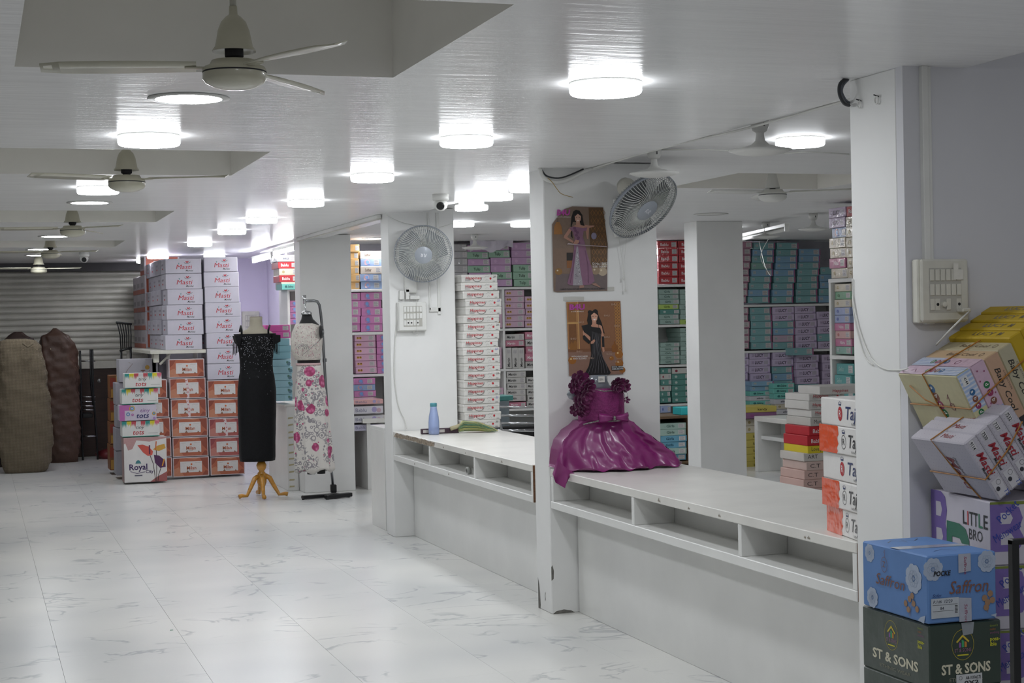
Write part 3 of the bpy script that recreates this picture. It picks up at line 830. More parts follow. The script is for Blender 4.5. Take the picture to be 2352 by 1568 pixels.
cable([at(888, 494, 'y', 10.92), at(930, 512, 'y', 10.91), at(1000, 522, 'y', 10.91), at(1040, 512, 'y', 10.92)], .002, M['cable'], 'thin sagging wire across the top of the far pillar')
cable([(6.45, 12.35, HR - .15), (6.5, 12.6, 2.0), (6.75, 12.9, 1.85), (6.85, 13.2, 1.95), (6.9, 13.4, 2.18)], .003, M['cable'], 'white wire looping below the far saucer lamp')
for k, (px, py) in enumerate(((1978, 240), (2018, 230))):
    p = at(px, py, 'x', 2.755)
    t = thing('bulb_holder', ['small clear wall hook on the right pillar, farther one', 'small clear wall hook on the right pillar, nearer one'][k], 'hook', p)
    build('nail', MB().tube([(0, 0, .012), (-.02, -.004, .016)], .002, 6), M['darkgap'], t)
    build('loop', MB().tube([(-.008 - .0 * a, .01 * math.cos(a), -.0 + .012 * math.sin(a)) for a in [i * PI / 5 for i in range(10)]], .0025, 6, closed=True), M['plastic'], t)
    t.name = 'wall_hook'
# ================================================================ GARMENT BOXES
PALE = '#d9d7d6'
def bx(name, label, cat, group, x, y, z, w, d, h, col, faces, rz=0, lid=0, gloss=False, tilt=None):
    m = mat(('film_wrapped_' if gloss else 'matte_') + 'card', col, .38 if gloss else .6, coat=.7 if gloss else 0, bump=.35 if gloss else .05, bscale=14, vary=.05)
    o = link(name, carton_mesh(w, d, h, lid), m, None, (x, y, z), (0, 0, rz))
    tag(o, label, cat, group)
    for (face, me, pm) in faces: stick(o, me, face, (w, d, h), m=pm)
    return o

# ---- print designs (drawn once, shared)
W_, H_ = .262, .083
def base_label(d, w=W_, h=H_, x=.66, c='#c9c6c4'):
    d.up().rect(w * x, h * .18, w * (x + .24), h * .84, c).up()
    for k in range(4): d.rect(w * (x + .02), h * (.26 + .15 * k), w * (x + .2 - .03 * (k % 2)), h * (.31 + .15 * k), '#85838a')
def des_teal(c_end='#9c4f78'):
    d = Decal(); w, h = W_, H_
    d.rect(w * .93, .003, w - .002, h - .003, c_end)
    base_label(d); d.rect(w * .07, h * .35, w * .2, h * .75, '#a9b3b4').rect(w * .09, h * .48, w * .18, h * .52, '#4a6668')
    d.stroke([(w * .26, h * .55), (w * .36, h * .42), (w * .5, h * .5), (w * .6, h * .45)], .004, '#8fb6b4')
    return d.mesh()
def des_lucy():
    d = Decal(); w, h = W_, H_
    d.text('LUCY', w * .28, h * .3, h * .42, '#2f1d3a', w=w * .38, shear=.12, bold=.03).up()
    for k in range(3): d.rect(w * .12, h * (.36 + .13 * k), w * .25, h * (.4 + .13 * k), '#6c5a78')
    d.rect(w * .7, h * .25, w * .9, h * .78, '#b7adbd').rect(w * .86, h * .02, w * .98, h * .2, '#a893b8')
    return d.mesh()
def des_plain(txt=None, tc='#444', lab=True, tx=.3, end=None, tw=.3, sticker=None, shear=0):
    d = Decal(); w, h = W_, H_
    if end: d.rect(w * .9, .003, w - .002, h - .003, end)
    if lab: base_label(d, x=.7)
    d.up()
    if txt: d.text(txt, w * tx, h * .32, h * .4, tc, w=w * tw, shear=shear, bold=.015)
    if sticker: d.disc(w * .22, h * .5, h * .22, sticker)
    return d.mesh()
def des_gold():
    d = Decal(); w, h = W_, H_
    for x, r in ((.14, .2), (.26, .2)): d.disc(w * x, h * .5, h * r, '#c79a3a', 8).up().disc(w * x, h * .55, h * r * .5, '#5a3420', 8)
    base_label(d, x=.66); return d.mesh()
def des_swirl(c1, c2):
    d = Decal(); w, h = W_, H_
    d.disc(w * .3, h * .5, h * .42, c1, 14).up().disc(w * .32, h * .55, h * .25, c2, 12).up().poly([(w * .2, h * .1), (w * .45, h * .2), (w * .4, h * .35)], '#6f8fd0')
    base_label(d, x=.62); return d.mesh()
T = dict(
    T=('#4f9799', des_teal(), 1), B=('#5590bb', des_teal('#9c5f88'), 1), G=('#5f9c88', des_teal(), 1),
    P=('#b58fa8', des_teal('#a3557a'), 1), R=('#9b5573', des_plain(lab=True, tx=.1), 1),
    L=('#c2aad2', des_lucy(), 1), A=('#3fb9a8', des_plain('Selena', '#123c3a', shear=.3, sticker='#2b6d6c'), 1), W=('#c9c7cf', des_plain('elena', '#3a3a48', shear=.3), 1),
    C=('#c8bda0', des_plain(lab=True, sticker='#a8986c'), 1), Y=('#b9a21e', des_plain('kandy', '#4d4410', lab=False, tx=.4), 0),
    V=('#5f1f55', des_plain(lab=False, sticker='#8a4a7d'), 0),
    K=('#b7447a', des_plain('Nisha', '#e8d8e0'), 1), S=('#c98f87', des_plain(sticker='#b36d66'), 1), U=('#7f93c8', des_plain(sticker='#5667a8'), 1),
    E=('#3c8a55', des_plain(sticker='#256b3c'), 1), X=('#8e8a8c', des_plain(), 1),
    g=('#6fa882', des_plain('Tulip', '#1d3a26', tx=.25), 1), p=('#b078b0', des_plain(sticker='#c9a3c6'), 1),
    q=('#c38fae', des_gold(), 1), m=('#bdb9b3', des_plain('Martin', '#2b2a2a', tx=.08, tw=.42, shear=.15), 0), n=('#b8506c', des_plain('Martin', '#efe6e8', tx=.08, tw=.42, shear=.15), 0),
    r=('#b3161f', des_plain('Bablu', '#f0dede', tx=.14, tw=.4), 1), e=('#7fa596', des_plain('Girls', '#38564c', tx=.25), 0), l=('#9fc832', des_plain('Girls', '#4c6610', tx=.25), 0),
    d=('#17675a', des_plain(sticker='#b9c7c2'), 0), b=('#2a7fa3', des_plain('Girls', '#17475c', tx=.2), 0), w=('#bcbcb4', des_plain(sticker='#8a3040'), 0),
    o=('#d7973f', des_plain(lab=True, sticker='#b26c2a'), 0), z=('#c9b7a6', des_plain('Softer', '#6a5a50', tx=.2), 0), f=('#6f8fc6', des_swirl('#c7a0a8', '#7aa0d8'), 1),
    M=('#c455a4', des_swirl('#b07aa8', '#6f9bd6'), 1), N=('#ce90b4', des_gold(), 0),
    t=('#1f7d7c', des_plain('Selina', '#9ec4c0', tx=.12, tw=.3, shear=.3), 0),
)
def soften(c, k=.34, g=212):
    c = c.lstrip('#'); v = [int(c[i:i + 2], 16) for i in (0, 2, 4)]
    return '#%02x%02x%02x' % tuple(int(x * (1 - k) + g * k) for x in v)
T = {k: (soften(v[0], .1 if k in 'r' else .34), v[1], v[2]) for k, v in T.items()}
CN = dict(T='teal', B='blue', G='dull green', P='mauve', R='rose-ended', L='lavender', A='aqua', W='white', C='cream', Y='yellow', V='deep purple', K='magenta', S='salmon',
          U='periwinkle', E='green', X='gray', g='green', p='orchid', q='pink', m='gray lettered', n='rose-red lettered', r='red', e='pale green', l='lime green', d='dark green',
          b='blue', w='white-labelled', o='orange', z='beige', f='blue floral', M='hot pink', N='light pink', t='dark teal')
allow = 300; made = 0
def shelf_stack(pl, pr, yb, yt, codes, plane, where, group, dx_top=0, depth=.36, gap=.0015, jit=.006, name='garment_box'):
    """codes run from top to bottom; pl, pr, yb = photo extent of the lowest box"""
    global made
    n = len(codes)
    a = at(pl, yb, 'y', plane); b = at(pr, yb, 'y', plane); c = at(pl, yt, 'y', plane)
    w_ = b.x - a.x; h = (c.z - a.z) / n
    lean = dx_top * (b.x - a.x) / (pr - pl)
    for i, ch in enumerate(reversed(codes)):
        col, me, gl = T[ch]
        sx, sz = w_ / W_, (h - gap) / H_
        m = mat('film_wrapped_card' if gl else 'printed_card', col, .36 if gl else .55, coat=.75 if gl else 0, bump=.35 if gl else .05, bscale=12, vary=.06)
        base = carton_mesh(W_, depth, H_, 0, .003)
        o = link(name, base, m, None, (a.x + lean * i / max(1, n - 1) + random.uniform(-jit, jit), plane + random.uniform(0, .02), a.z + h * i), (0, 0, R(random.uniform(-1.5, 1.5))), (sx, 1, sz))
        lab = f'{CN[ch]} garment box, {nth_up(i, n)} in {where}'
        tag(o, lab, 'box', group)
        stick(o, me, 'front', (W_, depth, H_), m=PRINTG if gl else PRINT)
        made += 1
def shelf_unit(label, plane, xL, xR, boards, uprights, depth=.45, zbot=0, ztop=None, m=None, back=True):
    """boards: photo rows of the board undersides' middle; uprights: x positions"""
    m = m or M['lam']
    t = thing('shelving_unit', label, 'shelf', (xL, plane, 0))
    for z in boards: build('shelf_board', MB().cbox(0, 0, z - .012, xR - xL, depth, z + .012, .002), m, t)
    for x in uprights: build('upright', MB().cbox(x - xL - .012, .002, zbot, x - xL + .012, depth, ztop or max(boards), .002), m, t)
    if back: build('back_panel', MB().box(0, depth, zbot, xR - xL, depth + .01, ztop or max(boards)), m, t)
    return t
def zpx(px, py, plane): return at(px, py, 'y', plane).z
def xpx(px, py, plane): return at(px, py, 'y', plane).x
P1 = 15.42
# ---- wall of teal and lavender boxes behind the side room pillar
bz = [zpx(1800, y, P1) for y in (701, 806, 912)]
xl, xr = xpx(1640, 700, P1), xpx(1950, 700, P1)
shelf_unit('long white wall shelving full of teal and lavender garment boxes', P1 - .01, xl, xr, bz + [.12], [xl + .012, xr - .02], ztop=bz[0])
g1 = 'garment boxes on the teal and lavender shelving'
f = (P1 - .005)
U = 'on the upper teal shelf'
shelf_stack(1668, 1716, 696, 554, 'RRRRRRRRR', f, 'the leftmost leaning stack ' + U, g1, dx_top=15)
shelf_stack(1720, 1769, 696, 557, 'TBTGBTTBT', f, 'the second stack ' + U, g1, dx_top=15)
shelf_stack(1774, 1823, 696, 557, 'TTBBBTTBT', f, 'the third stack ' + U, g1, dx_top=15)
shelf_stack(1829, 1878, 695, 571, 'BBTTTTTT', f, 'the fourth stack ' + U, g1, dx_top=12)
shelf_stack(1882, 1930, 695, 613, 'TBBTB', f, 'the fifth stack ' + U, g1, dx_top=6)
U = 'on the middle lavender shelf'
shelf_stack(1676, 1723, 802, 706, 'RRRRRR', f, 'the leftmost stack ' + U, g1)
shelf_stack(1726, 1775, 802, 706, 'TTTTTT', f, 'the second stack ' + U, g1)
shelf_stack(1777, 1826, 802, 705, 'LLTBPT', f, 'the third stack ' + U, g1)
shelf_stack(1829, 1877, 802, 703, 'LLLLLL', f, 'the fourth stack ' + U, g1)
shelf_stack(1880, 1927, 801, 715, 'LLLTL', f, 'the fifth stack ' + U, g1)
U = 'below the middle shelf'
shelf_stack(1674, 1721, 908, 808, 'LLLLLL', f, 'the leftmost stack ' + U, g1)
shelf_stack(1724, 1772, 908, 808, 'LLLLLL', f, 'the second stack ' + U, g1)
shelf_stack(1777, 1825, 908, 808, 'LLTBTB', f, 'the third stack ' + U, g1)
shelf_stack(1833, 1884, 950, 815, 'LLLLTLLT', f - .05, 'the tall fourth stack ' + U, g1)
shelf_stack(1890, 1935, 908, 814, 'LLLLB', f, 'the fifth stack ' + U, g1)
shelf_stack(1822, 1870, 816, 799, 'T', f - .16, 'the protruding box ' + U, g1, jit=0)
shelf_stack(1723, 1773, 932, 876, 'BBAWA', 15.1, 'the loose stack left of the aqua stack', g1, dx_top=5)
shelf_stack(1784, 1832, 952, 880, 'AAAWCW', 15.0, 'the stack behind the low counter', g1, dx_top=-6)
# yellow boxes at the pillar foot
shelf_stack(1713, 1785, 962, 934, 'YV', 14.3, 'the wide pair on top of the yellow stack', 'yellow boxes beside the low counter', jit=0, name='flat_box')
shelf_stack(1714, 1760, 1076, 962, 'CCYYYYY', 14.35, 'the yellow stack left of the low counter', 'yellow boxes beside the low counter', jit=.003)

# ---- side shelf on the right wall of the side room, fronts facing the aisle
XP = 5.9
def shelf_stack_x(pl, pr, yb, yt, codes, where, group, jit=.006, depth=.36, gap=.0015, off=0):
    n = len(codes); X = XP + off
    a = at(pl, yb, 'x', X); b = at(pr, yb, 'x', X); c = at(pl, yt, 'x', X)
    w_ = a.y - b.y; h = (c.z - a.z) / n
    for i, ch in enumerate(reversed(codes)):
        col, me, gl = T[ch]; sx, sz = w_ / W_, (h - gap) / H_
        m = mat('film_wrapped_card' if gl else 'printed_card', col, .36 if gl else .55, coat=.75 if gl else 0, bump=.35 if gl else .05, bscale=12, vary=.06)
        o = link('garment_box', carton_mesh(W_, depth, H_, 0, .003), m, None, (X + random.uniform(0, .02), a.y + random.uniform(-jit, jit), a.z + h * i), (0, 0, -PI / 2 + R(random.uniform(-1.5, 1.5))), (sx, 1, sz))
        tag(o, f'{CN[ch]} garment box, {nth_up(i, n)} in {where}', 'box', group)
        stick(o, me, 'front', (W_, depth, H_), m=PRINTG if gl else PRINT)
zt1, zt2 = at(1909, 645, 'x', XP).z, at(1909, 820, 'x', XP).z
yf = at(1906, 700, 'x', XP).y; yn = yf - 1.6
t = thing('shelving_unit', 'narrow-fronted white shelving on the side room wall next to the right pillar', 'shelf', (XP - .01, yn, 0))
for z_ in (zt1, zt2, .3): build('shelf_board', MB().cbox(0, 0, z_ - .014, .45, yf - yn, z_ + .014, .002), M['lam'], t)
for y_ in (yf - yn - .03, 0): build('upright', MB().cbox(.002, y_, 0, .45, y_ + .03, zt1, .002), M['lam'], t)
build('back_panel', MB().box(.45, 0, 0, .46, yf - yn, zt1), M['lam'], t)
g2 = 'boxes on the side shelf by the right pillar'
shelf_stack_x(1915, 1951, 813, 652, 'CECUUKSKG', 'the middle compartment of the side shelf', g2)
shelf_stack_x(1917, 1955, 912, 834, 'ttt', 'the lower compartment of the side shelf', g2)
shelf_stack_x(1905, 1942, 640, 478, 'LLfCCKC', 'the tall pile atop the side shelf', g2, jit=.02)
shelf_stack_x(1943, 1982, 639, 474, 'rCCCCCC', 'the second pile on top of the side shelf', g2)

# ---- strip between the middle pillar and the side pillar
z = [zpx(1540, y, P1) for y in (656, 748, 840, 930)]
xl, xr = xpx(1470, 700, P1), xpx(1600, 700, P1)
shelf_unit('white wall shelving with red and green garment boxes', P1 - .01, xl, xr, z + [.4], [xl + .012, xr - .012], ztop=z[0])
g3 = 'garment boxes on the red and green shelving'
shelf_stack(1514, 1559, 652, 553, 'rrrrrr', P1, 'the red stack on top of that shelving', g3, jit=.004)
shelf_stack(1561, 1606, 652, 553, 'rrrrrr', P1, 'the right red stack beside the side pillar', g3, jit=.004)
shelf_stack(1517, 1562, 745, 664, 'eeeldee', P1, 'the green and lime stack', g3)
shelf_stack(1564, 1608, 745, 664, 'eeeeeel', P1, 'the green stack beside the side pillar', g3)
shelf_stack(1519, 1563, 836, 787, 'eeeee', P1, 'the short pale green stack', g3)
shelf_stack(1565, 1609, 836, 753, 'eeeeeeee', P1, 'the tall green stack beside the side pillar', g3)
shelf_stack(1519, 1543, 925, 845, 'dwdwdd', P1, 'the dark green stack', g3)
shelf_stack(1546, 1590, 925, 845, 'wddddd', P1, 'the dark green stack beside the side pillar', g3)
shelf_stack(1519, 1542, 948, 932, 'U', P1 - .1, 'the small bluish box under the dark green stack', g3)
# brown cabinet of boxes
P3 = 13.6
za, zb = zpx(1550, 958, P3), zpx(1550, 1063, P3)
xl, xr = xpx(1490, 1000, P3), xpx(1587, 1000, P3)
shelf_unit('brown wooden open cabinet holding pale green and blue boxes', P3, xl, xr, [za, zb, .06], [xl + .012, xr - .012], ztop=za, m=mat('brown_wood', '#5f4a33', .6, vary=.25, vscale=10, stretch=(1, 1, 6)))
shelf_stack(1519, 1579, 1059, 972, 'eebbeb', P3 + .02, 'the brown wooden cabinet', g3, jit=.004)
p = at(1560, 937, 'y', P3 + .1)
o = bx('folded_cloth', 'folded turquoise cloth on top of the brown cabinet', 'cloth', None, p.x, P3 + .05, za + .013, .2, .2, .07, '#2fb3b8', [])

# ---- wall section right of the far pillar
z = [zpx(1150, y, P1) for y in (662, 757, 850, 942)]
xl, xr = xpx(1030, 700, P1), xpx(1262, 700, P1)
xm = xpx(1157, 750, P1)
shelf_unit('white wall shelving with pink and green boxes, behind the far pillar', P1 - .01, xl, xr, z + [.4], [xl + .012, xm, xr - .012], ztop=z[0], m=M['lam'])
g4 = 'garment boxes on the pink and green shelving'
shelf_stack(1040, 1076, 658, 560, 'XXXXXX', P1, 'the gray stack beside the far pillar', g4)
shelf_stack(1079, 1129, 658, 562, 'pgpgpp', P1, 'the pink and green left stack', g4, dx_top=-4)
shelf_stack(1131, 1178, 658, 558, 'pgppgp', P1, 'the pink and green middle stack', g4, dx_top=-5)
shelf_stack(1181, 1230, 658, 557, 'pppggg', P1, 'the pink and green right stack', g4, dx_top=-4)
shelf_stack(1161, 1206, 752, 666, 'qqqqqq', P1, 'the upper gold-printed stack', g4)
shelf_stack(1208, 1253, 752, 680, 'qqqqq', P1, 'the gold-printed stack at the middle pillar edge', g4)
shelf_stack(1163, 1206, 796, 767, 'mn', P1, 'the pair lying above standing boxes', g4)
shelf_stack(1209, 1252, 846, 762, 'nmnnm', P1, 'the mixed stack at the middle pillar edge', g4)
for k, (x0_, x1_) in enumerate(((1162, 1175), (1177, 1190), (1191, 1204))):
    a = at(x0_, 846, 'y', P1); b = at(x1_, 798, 'y', P1)
    o = link('garment_box', carton_mesh(W_, .36, H_, 0, .003), mat('printed_card', T['m'][0], .55, bump=.05, bscale=12, vary=.06), None, (b.x, P1, a.z), (0, -PI / 2, 0), ((b.z - a.z) / W_, 1, (b.x - a.x) / H_))
    tag(o, f'gray lettered garment box standing on end, {["left", "middle", "right"][k]} of three', 'box', g4)
    stick(o, T['m'][1], 'front', (W_, .36, H_))
shelf_stack(1165, 1209, 922, 853, 'mmmmm', P1, 'the lower lettered stack', g4)
shelf_stack(1172, 1210, 935, 924, 'n', P1 - .03, 'the slot under the lower lettered stack', g4)
shelf_stack(1212, 1252, 935, 866, 'mmmmm', P1, 'the lower stack at the middle pillar edge', g4)
for k, (x0_, x1_, y0_, y1_) in enumerate(((1136, 1152, 846, 797), (1136, 1153, 753, 703), (1136, 1156, 922, 890))):
    a = at(x0_, y0_, 'y', P1); b = at(x1_, y1_, 'y', P1)
    o = link('garment_box', carton_mesh(W_, .36, H_, 0, .003), mat('film_wrapped_card', T['q'][0], .36, coat=.75, bump=.35, bscale=12, vary=.06), None, (b.x, P1, a.z), (0, -PI / 2, 0), ((b.z - a.z) / W_, 1, (b.x - a.x) / H_))
    tag(o, f'pink gold-printed box standing upright in the {["third", "upper", "lower"][k]} narrow compartment', 'box', g4)
    stick(o, T['q'][1], 'front', (W_, .36, H_), m=PRINTG)
# crumpled plastic over the pink boxes
t = thing('plastic_sheet', 'crumpled pale plastic sheet draped over the pink and green boxes', 'plastic sheet', (xpx(1075, 560, P1), P1 - .03, zpx(1075, 575, P1)))
mb = MB(); nn = 14; vs = []
for i in range(nn):
    for j in range(4): vs.append((i * .035, -.02 + random.uniform(-.02, .02), -.02 + j * .035 + .02 * math.sin(i * .7) + i * .003 + random.uniform(-.008, .008)))
mb.add(vs, [(i * 4 + j, (i + 1) * 4 + j, (i + 1) * 4 + j + 1, i * 4 + j + 1) for i in range(nn - 1) for j in range(3)])
build('sheet', mb, mat('thin_plastic', '#cfc9d4', .25, coat=.5, vary=.05), t, smooth=True)

# ---- section left of the far pillar
P4 = 14.9
z = [zpx(840, y, P4) for y in (667, 766, 862)]
xl, xr = xpx(790, 700, P4), xpx(905, 700, P4)
shelf_unit('white wall shelving with hot pink boxes, left of the far pillar', P4 - .01, xl, xr, z + [.6], [xl + .012, xr - .012], ztop=z[0] + .02)
g5 = 'garment boxes on the hot pink shelving'
shelf_stack(795, 827, 664, 561, 'oooooo', P4, 'the orange stack beside the back pillar', g5)
shelf_stack(829, 878, 664, 576, 'zfzff', P4, 'the beige and blue floral stack', g5)
shelf_stack(782, 829, 762, 672, 'MMMMM', P4, 'the hot pink stack beside the back pillar', g5)
shelf_stack(831, 880, 762, 671, 'MMMMM', P4, 'the hot pink stack beside the far pillar', g5)
shelf_stack(817, 865, 858, 769, 'NNNNNN', P4, 'the light pink stack', g5)
shelf_stack(867, 910, 858, 768, 'MMMMMM', P4, 'the pink stack behind the far pillar edge', g5)
shelf_stack(815, 864, 912, 869, 'MfM', P4 - .1, 'the short stack above the bedding packs', g5)
for k, (y0_, y1_, c_, l_) in enumerate(((990, 972, '#b9b5c9', 'lowest'), (971, 952, '#c9c7cc', 'second'), (951, 930, '#cfcbd2', 'third'), (929, 915, '#d9a8a6', 'topmost pinkish'))):
    a = at(812, y0_, 'y', 14.17); b = at(880, y1_, 'y', 14.17)
    d = Decal(); ww, h_ = b.x - a.x, b.z - a.z
    d.text('Bablu', .02, h_ * .25, h_ * .45, '#6a6a86', w=.1).up().disc(ww * .7, h_ * .5, h_ * .35, '#a79cc6', 8).disc(ww * .85, h_ * .4, h_ * .3, '#c6a7b4', 8)
    bx('garment_pack', f'{l_} white garment pack on the open desk', 'pack', 'plastic garment packs on the open desk', a.x, 14.17, a.z, ww, .4, h_ * .94, c_, [('front', d.mesh(), PRINTG)], gloss=True)

# ---- boxes by the lilac wall
P5 = 15.45
g6 = 'boxes stacked near the lilac wall'
sx_ = xpx(640, 700, P5)
shelf_unit('narrow white shelf beside the back pillar near the lilac wall', P5, xpx(661, 700, P5), xpx(661, 700, P5) + .5, [zpx(661, 666, P5), .76], [xpx(661, 700, P5) + .01, xpx(661, 700, P5) + .48], ztop=zpx(661, 666, P5))
shelf_stack(646, 690, 663, 585, 'WrCrC', P5, 'the mixed pile atop the narrow shelf', g6, dx_top=-8)
shelf_stack(648, 690, 665, 651, 'A', P5 - .08, 'the aqua box under the mixed pile', g6, jit=0)
shelf_stack(665, 705, 745, 690, 'MMMM', P5 + .02, 'the pink stack inside the narrow shelf', g6)
a = 14.45
def pale_blue(k):
    d = Decal(); d.disc(W_ * .9, H_ * .4, H_ * .3, '#6d8f9e', 7).disc(W_ * .84, H_ * .6, H_ * .18, '#5f8a7c', 6)
    return d.mesh()
PBm = pale_blue(0)
T['1'] = ('#a9d3df', PBm, 0); CN['1'] = 'pale blue printed'
T['2'] = ('#86b4bf', des_plain(lab=False), 0); CN['2'] = 'plain dusty blue'
T['3'] = ('#cf57a3', des_plain(lab=True), 0); CN['3'] = 'bright pink'
shelf_stack(622, 672, 922, 826, '111111', a, 'the pale blue stack between the mannequins', g6, depth=.4, jit=.008)
shelf_stack(615, 668, 825, 778, '222', a + .03, 'the dusty blue part of that stack', g6)
shelf_stack(612, 668, 777, 746, '33', a + .05, 'the pink pair on the pale blue stack', g6)
# ================================================================ WHITE STACKED BOXES ON THE COUNTER
def des_happy(k):
    w, h = .275, .056; d = Decal()
    d.text('Happines', w * .12, h * .42, h * .34, '#c23b42', w=w * .42, shear=.1, bold=.012)
    pts = [(w * (.36 + .13 * math.cos(a)) + .02, h * (.62 + .5 * math.sin(a))) for a in [PI * 1.02 + i * PI / 9 for i in range(10)]]
    d.up().stroke(pts, .0028, '#222')
    d.disc(w * .8, h * .5, h * .14, '#c8323b', 12)
    for q in range(3): d.rect(w * .1, h * (.2 + .14 * q), w * .24, h * (.25 + .14 * q), '#8a8a8a')
    d.stroke([(w * .64, h * .6), (w * .68, h * .8), (w * .73, h * .7), (w * .76, h * .85)], .0015, '#777')
    d.stroke([(w * .66, h * .2), (w * .7, h * .42), (w * .74, h * .22)], .0012, '#888')
    d.rect(w * .86, h * .14, w * .93, h * .2, '#777')
    if k % 3 == 0: d.text(str(20 + k), w * .87, h * .62, h * .25, '#3a4ab8' if k % 2 else '#222', shear=.2)
    return d.mesh()
hm = [des_happy(k) for k in range(6)]
a = at(1060, 984, 'z', .74)
gH = 'white smile-printed boxes stacked on the counter'
hs = (at(1060, 628, 'y', 10.6).z - .742) / 19
x0 = 3.25; y0 = 10.84
offs = [0, .01, .004, .006, .01, .002, .008, .012, .012, .0, .0, .004, .03, .02, .045, .052, .02, 0, .004]
for i in range(19):
    bx('smile_box', f'white smile-printed box, {nth_up(i, 19)} in the tall stack by the far pillar', 'box', gH,
       x0 + .0 + (.06 - .06 * min(1, i / 18)) * 0 + random.uniform(-.004, .004) + offs[i] * .6, y0 + random.uniform(-.01, .01), .742 + hs * i, .275, .3, hs - .001, '#dcdad5',
       [('front', hm[(i * 5) % 6], PRINT)], rz=R(random.uniform(-1.5, 2) + 3), lid=.02)

# ================================================================ ORANGE AND WHITE BOXES ON THE FRONT COUNTER
def des_taju(orange, w, h):
    d = Decal()
    if orange:
        prof = [(0, 0), (w * .44, 0), (w * .455, h * .1), (w * .435, h * .2), (w * .46, h * .3), (w * .475, h * .36), (w * .455, h * .48), (w * .45, h * .6), (w * .48, h * .7), (w * .47, h * .85), (w * .465, h), (0, h)]
        d.poly(prof, '#e0501d')
    d.up(); cx = w * (.6 if orange else .5); cy = h * .45
    if orange: d.ring(cx, cy, h * .2, .002, '#2a2a2e', 20, h * .26)
    else: d.disc(cx, cy, h * .2, '#b52a34', 18, h * .26)
    d.up().text('R', cx, cy - h * .11, h * .24, '#2a2a2e' if orange else '#f0f0f0', align='c')
    for q in range(5): d.disc(cx + (q - 2) * h * .06, cy + h * (.44 - .02 * abs(q - 2)), h * .02, '#2c3c6a', 6)
    d.poly([(cx - h * .1, cy + h * .3), (cx + h * .1, cy + h * .3), (cx + h * .12, cy + h * .38), (cx, cy + h * .35), (cx - h * .12, cy + h * .38)], '#2c3c6a')
    d.text('Taju', w * (.7 if orange else .62), h * .28, h * .46, '#27386a' if not orange else '#23242a', w=w * (.29 if orange else .36), shear=.18, bold=.01)
    d.text('FASHION', w * .78, h * .08, h * .09, '#555')
    return d.mesh()
gJ = 'crown-lettered boxes stacked on the front counter'
w_, d_, h_ = .27, .34, .094
dt = {False: des_taju(False, d_, h_), True: des_taju(True, d_, h_)}
an = R(-7)
base = at(1893, 1218, 'z', .74)
L_ = Vector((math.cos(an), math.sin(an)))
fx = [(.004, 5), (-.012, 0), (.004, 1), (-.006, -1), (-.002, 0)]
for i, (o_, t_) in enumerate([(True, 'orange and white'), (True, 'orange and white'), (False, 'plain white'), (True, 'orange and white'), (False, 'plain white')]):
    ang = R(-7 + [-3, -1, 0, 1, 0][i])
    # far left corner of the box is the anchor
    far = Vector((base.x + .012 * [1, -.4, 0, -1, -.4][i], base.y, .7405 + h_ * i))
    org = far - Vector((math.sin(-ang), math.cos(-ang), 0)) * d_
    bx('lettered_box', f'{t_} crown-lettered box, {nth_up(i, 5)} of five on the front counter', 'box', gJ, org.x, org.y, org.z, w_, d_, h_ - .001, '#e3e1de',
       [('left', dt[o_], PRINTG)], rz=ang, gloss=True)

# ---- mixed pile standing on the floor behind the front counter
gM = 'small boxes piled behind the crown-lettered stack'
Ym = 9.75
def des_ct(t_, c_, h=.06, w=.26):
    d = Decal(); d.text(t_, w * .12, h * .3, h * .45, c_, w=w * .3).up().rect(w * .6, h * .2, w * .9, h * .8, '#ddd6d2').up().rect(w * .65, h * .35, w * .82, h * .42, '#777').rect(w * .65, h * .55, w * .85, h * .6, '#999'); return d.mesh()
pile = [(905, 921, 1858, '#cfccc8', 'smile', 'white smile-printed'), (921, 941, 1857, '#cfccc8', 'smile', 'white smile-printed'), (941, 959, 1863, '#cfccc8', 'smile', 'white smile-printed'), (959, 979, 1861, '#c2beb8', 'Martin', 'gray lettered'),
        (979, 1001, 1858, '#b8202c', 'Bablu', 'red'), (1001, 1024, 1854, '#b8202c', 'Bablu', 'red'), (1024, 1042, 1855, '#d9c42a', 'Lovely', 'yellow'), (1041, 1060, 1846, '#c9c3bd', 'ART', 'white and navy'),
        (1060, 1081, 1852, '#cbb3ab', 'C.T', 'dusty pink'), (1081, 1102, 1847, '#cbaaa1', 'C.T', 'dusty pink'), (1102, 1122, 1845, '#cbaaa1', 'C.T', 'dusty pink'), (1122, 1142, 1846, '#cbaaa1', 'C.T', 'dusty pink')]
np_ = len(pile)
for i, (yt_, yb_, xl_, c_, tx_, nm) in enumerate(pile):
    a = at(xl_, yb_, 'y', Ym); b = at(xl_, yt_, 'y', Ym); h2 = b.z - a.z - .001
    me = hm[i % 6] if tx_ == 'smile' else des_ct(tx_, '#f2eded' if tx_ == 'Bablu' else '#4a4140')
    bx('small_box', f'{nm} box, {nth_up(np_ - 1 - i, np_)} in the pile behind the crown-lettered boxes', 'box', gM, a.x, Ym, a.z, .275 if tx_ == 'smile' else .26, .34, h2, c_, [('front', me, PRINT)])
base_z = at(1846, 1142, 'y', Ym).z
k = 0
while base_z > .09:
    base_z -= .0725; k += 1
    bx('small_box', f'dusty pink box below counter level, {["first","second","third","fourth","fifth","sixth","seventh","eighth","ninth","tenth","eleventh","twelfth"][k-1]} down in that pile', 'box', gM, at(1847, 1142, 'y', Ym).x, Ym, base_z, .26, .34, .0715, '#cbaaa1', [('front', des_ct('C.T', '#4a4140'), PRINT)])
bx('plinth_box', 'plain carton under the dusty pink pile', 'box', gM, at(1847, 1142, 'y', Ym).x - .01, Ym, 0, .28, .36, base_z, '#b9a68c', [])
a = at(1886, 922, 'y', Ym - .1)
